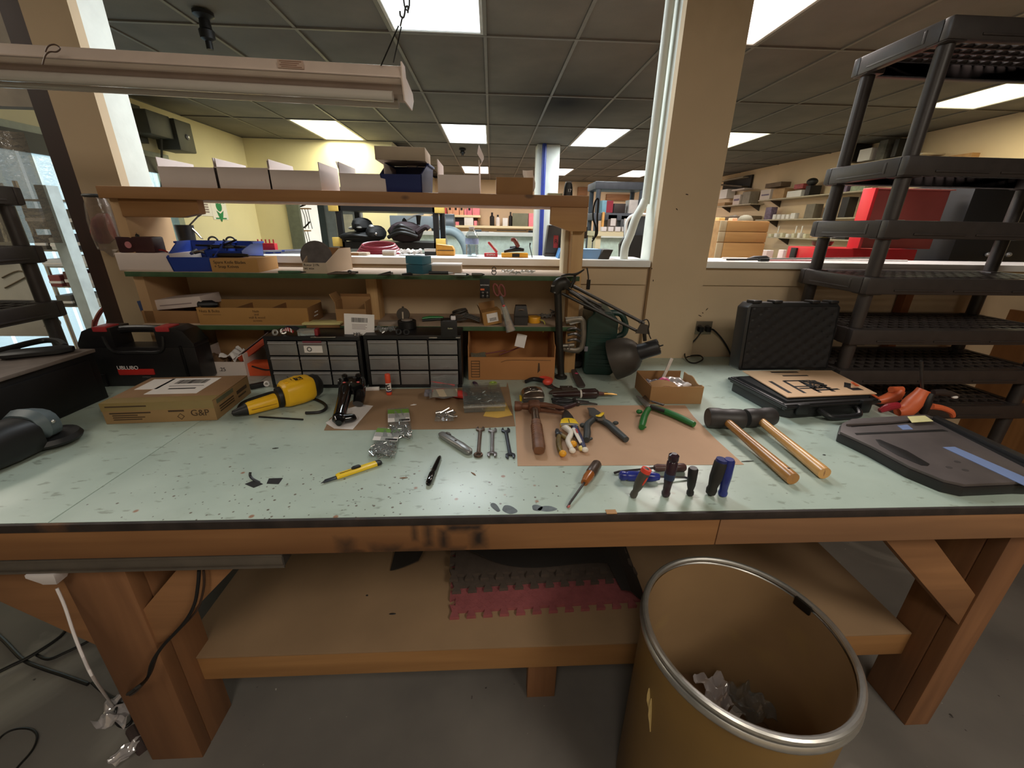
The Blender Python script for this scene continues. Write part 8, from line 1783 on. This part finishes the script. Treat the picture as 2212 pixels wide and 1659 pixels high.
# pendant sprinklers
for k, (px, py, ex, ey) in enumerate(((437, 22, 447, 104), (999, 320, 999, 335))):
    p = on_z(px, py, CZ); z1 = on_y(ex, ey, p.y).z
    t = thing('ceiling_sprinkler', ('dark pendant fitting hanging from the ceiling behind the shop light', 'small dark ceiling fitting beyond the second light row')[k], 'sprinkler', (p.x, p.y, CZ-.008)); L_ = CZ-z1
    obj('flange', MB().lathe([(.06, 0), (.06, -.02), (.03, -.04), (.001, -.04)], 20), M_blk, t); obj('stem', MB().lathe([(.03, -.03), (.035, -L_*.45), (.045, -L_*.5), (.042, -L_*.72), (.02, -L_*.78), (.02, -L_), (.001, -L_)], 16), M_blk, t)
# ---- back wall doorway room, grey posts
M_gpost = mat('grey green post', (98, 102, 90), .5)
d = struct(obj('door_3', MB().box(-3.40, 7.56, 0, -3.20, 7.63, 2.10).box(-2.66, 7.56, 0, -2.56, 7.63, 2.10).box(-3.20, 7.56, 2.04, -2.66, 7.63, 2.10), M_gpost))
struct(obj('lit_room_glow', MB().box(-5.2, 9.2, 0, -2.6, 9.25, 2.4), glow('side room glow', (1, .97, .84), .95), d))  # glowing slab stands in for the lit wall beyond the doorway
for k, py in enumerate((449, 497)):
    p = on_y(652, py, 7.9); t = thing('wall_peg', ('upper', 'lower')[k]+' little shelf with hanging wires in the lit doorway', 'shelf', (p.x, 7.9, p.z)); obj('board', MB().box(-.08, 0, -.02, .12, .1, 0), M_pine, t)
    for q_ in range(3): obj('wire', MB().tube([(.0+.05*q_, -.01, -.02), (.03+.04*q_, -.01, -.16), (.01+.06*q_, -.01, -.34)], .006, 6, sm=4), M_dms, t)
    obj('tool', MB().tube([(-.04, 0, .02), (.06, 0, .05), (.16, 0, .14)], .014, 8, sm=2), M_blk, t)
x0, x1, z0, z1 = rect(703, 436, 742, 545, 6.0)
t = thing('grey_locker', 'grey upright metal cabinet right of the lit doorway', 'cabinet', ((x0+x1)/2+.06, 6.0, 0)); w = (x1-x0)/2+.06; obj('body', MB().box(-w, 0, 0, w, .4, 1.95, .004), mat('grey locker', (132, 134, 124), .5), t); obj('side_edge', MB().box(-w-.02, -.01, 0, -w+.06, .0, 1.95), mat('dark locker edge', (58, 64, 56), .5), t); obj('paper', MB().box(-w*.1, -.006, 1.25, w*.9, 0, 1.62), mat('cream paper', (226, 214, 178), .7), t)
# ---- black rack with backpacks
Yb = 3.3; x0, x1 = on_y(735, 480, Yb).x, on_y(942, 480, Yb).x
zt = on_y(840, 441, Yb).z; zm = on_y(840, 523, Yb).z; zl_ = on_y(840, 538, Yb).z
t = thing('gear_rack', 'black metal rack with yellow corner pads holding bags behind the sill', 'rack', ((x0+x1)/2, Yb+.22, 0)); w = (x1-x0)/2; M_bkm = mat('black frame', (20, 20, 22), .4)
for s in (-1, 1):
    for y in (-.22, .22): obj('post', MB().box(s*w-.02, y-.02, 0, s*w+.02, y+.02, zt), M_bkm, t)
    for z, nm in ((zt-.02, 0), (zm, 1)): obj('corner_pad', MB().box(s*w-.035+.03*s, -.25, z-.035, s*w+.035+.03*s, -.19, z+.03, .004), mat('yellow foam pad', (226, 190, 96), .7), t)
for z, th in ((zt, .05), (zm, .05), (zl_-.05, .04)): obj('shelf', MB().box(-w, -.24, z-th, w, .24, z), M_bkm, t)
M_bag1 = mat('black bag cloth', (26, 26, 26), .8, var=.3, scale=20, bmp=.4); M_bag2 = mat('dark plum cloth', (44, 30, 34), .8, var=.3, scale=16, bmp=.4)
def bagat(name, label, cat, cx, cy, rx, ry, m, Y=Yb+.05, extra=None, z=None):
    p = on_y(cx, cy, Y); e = on_y(cx+rx, cy, Y).x-p.x; f = p.z-on_y(cx, cy+ry, Y).z; z0 = z if z is not None else p.z-f
    t = thing(name, label, cat, (p.x, Y, z0)); mb = MB()
    prof = [(-1, .25, .25), (-.85, .75, .7), (-.4, .98, .95), (.1, 1, 1), (.6, .85, .9), (.9, .5, .6), (1, .2, .3)]
    mb.rings([[(e*r1*math.cos(x_)*(1+.06*math.sin(4*x_+5*zq)), .16*r2*math.sin(x_), f*(1+zq)) for x_ in [2*math.pi*i/24 for i in range(24)]] for zq, r1, r2 in prof]); obj('body', mb, m, t)
    return t, e, f
t, e, f = bagat('duffel_bag', 'long black bag lying at the left of the gear rack', 'bag', 782, 514, 46, 11, M_bag1, z=zm); obj('strap', MB().tube([(-e*.7, -.12, f), (0, -.17, f*1.3), (e*.6, -.12, f)], .012, 8, sm=4), M_blk, t)
t, e, f = bagat('helmet', 'black helmet like gear piece on the long black bag', 'helmet', 783, 488, 18, 15, M_bag1, z=zm+.07); obj('visor', MB().ball((-e*.9, -.08, f*.5), (e*.4, .04, f*.2), 10), M_silv, t); obj('strap', MB().ball((e*.3, -.15, f*.6), (e*.3, .02, f*.15), 10), mat('grey strap', (120, 116, 110), .6), t)
t, e, f = bagat('round_bag', 'round black padded bag in the middle of the gear rack', 'bag', 813, 505, 19, 16, M_bag1, z=zm+.01); obj('buckle', MB().ball((0, -.12, f*1.85), (.02, .02, .015), 8), M_silv, t); obj('buckle', MB().ball((e*.5, -.14, f*.9), (.012, .012, .012), 8), M_chr, t)
t, e, f = bagat('backpack', 'dark plum backpack lying at the right of the gear rack', 'backpack', 877, 505, 36, 22, M_bag2, z=zm)
for k in range(3): obj('strap', MB().tube([(-e*(.8-.2*k), -.15, f*(.5+.35*k)), (0, -.18, f*(1.0+.3*k)), (e*(.85-.15*k), -.14, f*(.6+.3*k))], .014, 8, sm=5), M_blk, t)
obj('loop', MB().tube([(-e*.1, 0, f*1.95), (-e*.05, 0, f*2.2), (e*.02, 0, f*1.95)], .012, 8, sm=3), M_blk, t); obj('side_strap', MB().tube([(e*.8, -.1, f*1.0), (e*1.3, -.1, f*1.5), (e*1.5, -.1, f*1.3)], .02, 8, sm=3), M_bag2, t)
obj('antenna', MB().tube([(e*.78, 0, f*1.7), (e*.82, 0, f*2.6)], [.012, .02], 8), M_blk, t)
# ---- belt machine with hose behind the rack
Ym = 4.4
x0, x1, z0, z1 = rect(843, 467, 940, 492, Ym); M_mach = mat('grey blue machine', (134, 142, 146), .45, var=.05); M_machd = mat('dark grey motor', (84, 90, 94), .45)
t = thing('belt_machine', 'grey machine with dark motor and grey hose beyond the gear rack', 'machine', ((x0+x1)/2, Ym, 0)); cx = t.location.x; qm = lambda px, py: on_y(px, py, Ym)-V((cx, Ym, 0))
obj('housing', MB().box(x0-cx, 0, z0, x1-cx+.1, .3, z1, .01), M_mach, t)
a, b = qm(930, 482), qm(980, 484); obj('motor', MB().cyl((a.x, .1, a.z), (b.x, .1, b.z), .075, n=20), M_machd, t); obj('motor_cap', MB().cyl((b.x-.12, .1, b.z), (b.x+.0, .1, b.z), .095, n=20), M_machd, t)
a, b = qm(939, 540), qm(961, 492); obj('column', MB().box(a.x, .02, 0, b.x, .2, b.z, .01), mat('pale blue grey column', (160, 178, 190), .4), t)
obj('hose', MB().tube([qm(958, 498), qm(975, 499), qm(990, 507), qm(1001, 522), qm(1008, 540), qm(1010, 560)], .045, 12, sm=4), mat('pale grey hose', (142, 160, 166), .45), t)
obj('cable', MB().tube([qm(870, 482), qm(890, 468), qm(905, 464), qm(915, 463)], .008, 6, sm=4), M_silv, t); obj('switch_box', MB().box(qm(916, 0).x, -.03, qm(0, 468).z, qm(930, 0).x, .05, qm(0, 459).z), M_machd, t); obj('base', MB().box(x0-cx, 0, 0, x1-cx, .4, .5, .01), M_mach, t)
# ---- low white partition with counter, further back
Yq = 8.6
x0, x1, z0, z1 = rect(930, 515, 1400, 548, Yq)
struct(obj('wall_partition', MB().box(-1.55, Yq, 0, 5.3, Yq+.1, z1), mat('pale blue white wall', (206, 222, 216), .7)))
t = thing('far_counter', 'white edged counter along the low partition beyond the machine', 'counter', (2.0, Yq+.1, 0)); obj('top', MB().box(-3.5, -.2, z1+.001, 3.3, .5, z1+.07, .004), M_sill, t); obj('cabinet', MB().box(-2.5, .01, .05, 3.2, .45, z1), M_white, t)
for k, (px, nm, m_) in enumerate((((1068, 505, 1142, 514), 'stack of long boards lying on the far counter', M_cardg), ((1036, 500, 1056, 513), 'small grey vise on the far counter', M_dms), ((1142, 498, 1156, 513), 'dark helmet like object on the far counter', M_bk), ((948, 497, 975, 512), 'dark red box on the far counter', mat('dark red box', (110, 40, 36), .5)), ((1024, 496, 1040, 512), 'grey bag on the far counter beside the bottle', M_machd))):
    t = box_at(('board_stack', 'vise', 'dark_lump', 'red_box', 'grey_lump')[k], nm, 'goods', px, Yq+.15, .2, m_, z1+.07)
    if k == 0: obj('edge', MB().box(-.3, -.004, .03, .3, 0, .045), M_bk, t)
# ---- far wall shelves and goods
Yf = 12.5
def far_shelf(label, px0, px1, py):
    a, b = on_y(px0, py, Yf), on_y(px1, py, Yf); t = thing('far_shelf', label, 'shelf', ((a.x+b.x)/2, Yf+.2, a.z-.06), 0, 'shelves on the far wall'); w = (b.x-a.x)/2
    obj('board', MB().box(-w, -.2, 0, w, .28, .06), M_cream, t)
    for s in (-.9, .9): obj('bracket', MB().box(s*w-.02, .1, -.2, s*w+.02, .28, 0), M_pine, t)
    return a.z
zA = far_shelf('short shelf with pink and orange boxes on the far wall', 935, 1038, 463); zB = far_shelf('long shelf with bottles on the far wall', 960, 1158, 486)
CK = {'p': (232, 128, 146), 'o': (240, 176, 140), 'k': (34, 32, 34), 'r': (206, 84, 84), 'w': (232, 232, 228), 'g': (116, 118, 96), 'd': (72, 66, 62), 's': (240, 140, 150)}
NM = {'p': 'pink', 'o': 'peach', 'k': 'black', 'r': 'red', 'w': 'white', 'g': 'olive green', 'd': 'dark brown', 's': 'rose'}
seq = [((936, 444, 946, 460), 'o', zA), ((947, 444, 956, 460), 'k', zA), ((957, 449, 964, 460), 'r', zA), ((967, 443, 977, 461), 'o', zA), ((978, 443, 991, 461), 'o', zA), ((993, 443, 1001, 461), 'o', zA), ((1003, 452, 1008, 462), 's', zA), ((1009, 443, 1019, 462), 'p', zA), ((1021, 443, 1036, 462), 's', zA),
       ((984, 479, 991, 485), 's', zB), ((1003, 470, 1022, 485), 'w', zB), ((1024, 477, 1030, 485), 's', zB), ((1107, 461, 1141, 483), 'g', zB), ((1142, 461, 1156, 478), 's', zB), ((1086, 471, 1097, 483), 'w', zB)]
ordn = ('first', 'second', 'third', 'fourth', 'fifth', 'sixth', 'seventh', 'eighth', 'ninth')
for k, (px, c_, z) in enumerate(seq):
    lab = ('%s box, %s from the left on the short far shelf' % (NM[c_], ordn[k])) if k < 9 else ('%s box, %s from the left on the long far shelf' % (NM[c_], ordn[(k-9) if k < 12 else {14: 5, 12: 7, 13: 8}[k]-1]))
    t = box_at('far_box', lab, 'box', px, Yf+.02, .2, mat('far box '+c_, CK[c_], .6, var=.1, scale=5), z, 'boxes on the far shelves')
    if c_ in 'op': obj('print', MB().box(-.03, -.004, .12, .03, 0, .18), M_ink, t)
for k, (px, nm) in enumerate((((1058, 459, 1068, 483), 'dark square bottle on the long far shelf'), ((1099, 458, 1107, 483), 'tall black bottle beside the olive box on the far shelf'), ((1071, 464, 1080, 482), 'white and black bottle on the long far shelf'))):
    x0, x1, z0, z1 = rect(*px, Yf+.05); t = thing('far_bottle', nm, 'bottle', ((x0+x1)/2, Yf+.1, zB)); r_ = (x1-x0)/2; h = z1-zB; obj('body', MB().lathe([(r_*.9, 0), (r_, .01), (r_, h*.68), (r_*.45, h*.78), (r_*.4, h*.8)], 16), (M_bk, M_bk, M_paper)[k], t); obj('cap', MB().lathe([(r_*.45, h*.8), (r_*.45, h), (.001, h)], 14), M_bk, t)
x0, x1, z0, z1 = rect(940, 466, 1036, 484, Yf+.1); t = thing('dark_crate', 'dark open crates under the short far shelf', 'crate', ((x0+x1)/2, Yf+.15, zB)); w = (x1-x0)/2; obj('body', MB().box(-w, 0, 0, w*.3, .2, (z1-z0), .01), M_bk, t); obj('side', MB().box(w*.35, 0, 0, w*.95, .2, (z1-z0)*.5, .01), mat('dim brown crate', (120, 96, 80), .7), t)
# ---- far plastic rack with goods, radio, chair
Yr2 = 5.0
x0, x1 = on_y(1286, 400, Yr2).x, on_y(1400, 400, Yr2).x
zA2, zB2 = on_y(1330, 392, Yr2).z, on_y(1330, 460, Yr2).z
t = thing('far_plastic_rack', 'grey plastic rack with goods beyond the lamp, left of the tan column', 'shelving rack', ((x0+x1)/2, Yr2+.2, 0)); w = (x1-x0)/2; M_rk2 = mat('slate plastic', (82, 90, 100), .5)
for z in (zA2, zB2): obj('shelf', MB().box(-w, -.2, z-.08, w, .2, z, .015), M_rk2, t)
for s in (-1, 1):
    for y in (-.17, .17): obj('post', MB().cyl((s*(w-.05), y, 0), (s*(w-.05), y, zA2-.08), .028, n=12), M_rk2, t)
for k, (px, nm, c_) in enumerate((((1300, 433, 1321, 451), 'cyan and red box on the far plastic rack', (140, 200, 224)), ((1358, 432, 1380, 452), 'white plastic tub on the far plastic rack', (232, 228, 222)), ((1326, 440, 1352, 451), 'dark low device on the far plastic rack', (60, 52, 50)))):
    t = box_at('rack_item', nm, 'goods', px, Yr2+.05, .15, mat('rack item %d' % k, c_, .5), zB2)
    if k == 0: obj('red_half', MB().box(0, -.003, .004, .075, .001, .13), mat('crimson', (170, 44, 66), .5), t)
t = thing('low_table', 'low table with devices under the far plastic rack', 'table', ((x0+x1)/2, Yr2+.1, 0)); zt2 = on_y(1340, 500, Yr2).z; obj('top', MB().box(-w, -.25, zt2-.05, w, .25, zt2), M_cream, t)
for s in (-1, 1): obj('leg', MB().box(s*(w-.06)-.03, -.2, 0, s*(w-.06)+.03, .2, zt2-.05), M_cream, t)
for k, px in enumerate(((1312, 464, 1334, 490), (1340, 466, 1364, 490))):
    t = box_at('dark_device', ('left', 'right')[k]+' dark machine with a cream label on the low table', 'device', px, Yr2, .2, M_machd if k else mat('dim brown device', (96, 84, 76), .6), zt2); obj('label', MB().box(-.02, -.004, .06, .04, 0, .14), M_paper, t)
for k in range(4): box_at('white_cup', ordn[k]+' small white cup from the left on the low table edge', 'cup', (1299+k*15, 490, 1311+k*15, 500), Yr2-.16, .06, M_paper, zt2, 'white cups on the low table')
box_at('orange_level', 'orange upright strip beside the far rack devices', 'strip', (1299, 458, 1307, 494), Yr2-.05, .04, mat('orange strip', (240, 180, 100), .5), zt2)
for k, (px, nm) in enumerate((((1310, 420, 1365, 432), 'long brown wooden tool rack on the far wall'), ((1248, 404, 1270, 422), 'wooden box by the far wall'))): box_at('wood_rack', nm, 'rack', px, 12.88, .115, wood('far wood', (168, 118, 76), (110, 72, 44), 0), None)
x0, x1, z0, z1 = rect(1268, 487, 1284, 517, 1.98)
t = thing('radio_charger', 'dark radio with a cable hanging beside the right shelf post', 'radio', (.380, 1.80, on_y(1276, 515, 1.80).z)); hh = on_y(1276, 490, 1.80).z-t.location.z
obj('body', MB().box(-.012, -.02, 0, .016, .02, hh, .003), M_brl, t); obj('rod', MB().tube([(-.006, 0, 0), (-.008, 0, -.075)], .005, 8), M_brl, t)
obj('cable', MB().tube([on_y(*q_, 1.79)-V(t.location) for q_ in ((1280, 516), (1290, 505), (1290, 470), (1292, 430), (1284, 440), (1281, 470), (1287, 492), (1285, 512), (1279, 522))], .0035, 6, sm=5), M_blk, t)
obj('cable', MB().tube([on_y(*q_, 1.79)-V(t.location) for q_ in ((1268, 578), (1271, 600), (1270, 625))], .0030, 6, sm=5), M_blk, t); obj('grip', MB().tube([on_y(*q_, 1.79)-V(t.location) for q_ in ((1272, 604), (1270, 625))], .0085, 8), M_blk, t)
Yc2 = 2.75
t = thing('office_chair', 'black office chair back with a pale rim left of the tan column', 'chair', (on_y(1362, 520, Yc2).x, Yc2, 0)); qc = lambda px, py: on_y(px, py, Yc2)-V(t.location)
P = [qc(*q_) for q_ in ((1352, 520), (1352, 488), (1358, 472), (1372, 464), (1400, 464), (1404, 520))]
obj('back', MB().rings([P, [p_+V((0, .05, 0)) for p_ in P]]), mat('slate chair back', (70, 74, 80), .6), t); obj('rim', MB().tube(P[:5], .010, 8, sm=3), M_sill, t)
P = [qc(*q_) for q_ in ((1336, 560), (1336, 528), (1344, 514), (1356, 508), (1390, 508), (1390, 562))]; obj('arm_pad', MB().rings([[p_+V((0, -.03, 0)) for p_ in P], P]), M_blk, t); obj('column', MB().cyl((.02, .03, .12), (.02, .03, 1.2), .03, n=12), M_blk, t)
for k in range(5): x_ = 2*math.pi*k/5; obj('foot', MB().tube([(.02, .03, .1), (.02+.28*math.cos(x_), .03+.28*math.sin(x_), .03)], [.025, .018], 8), M_blk, t)
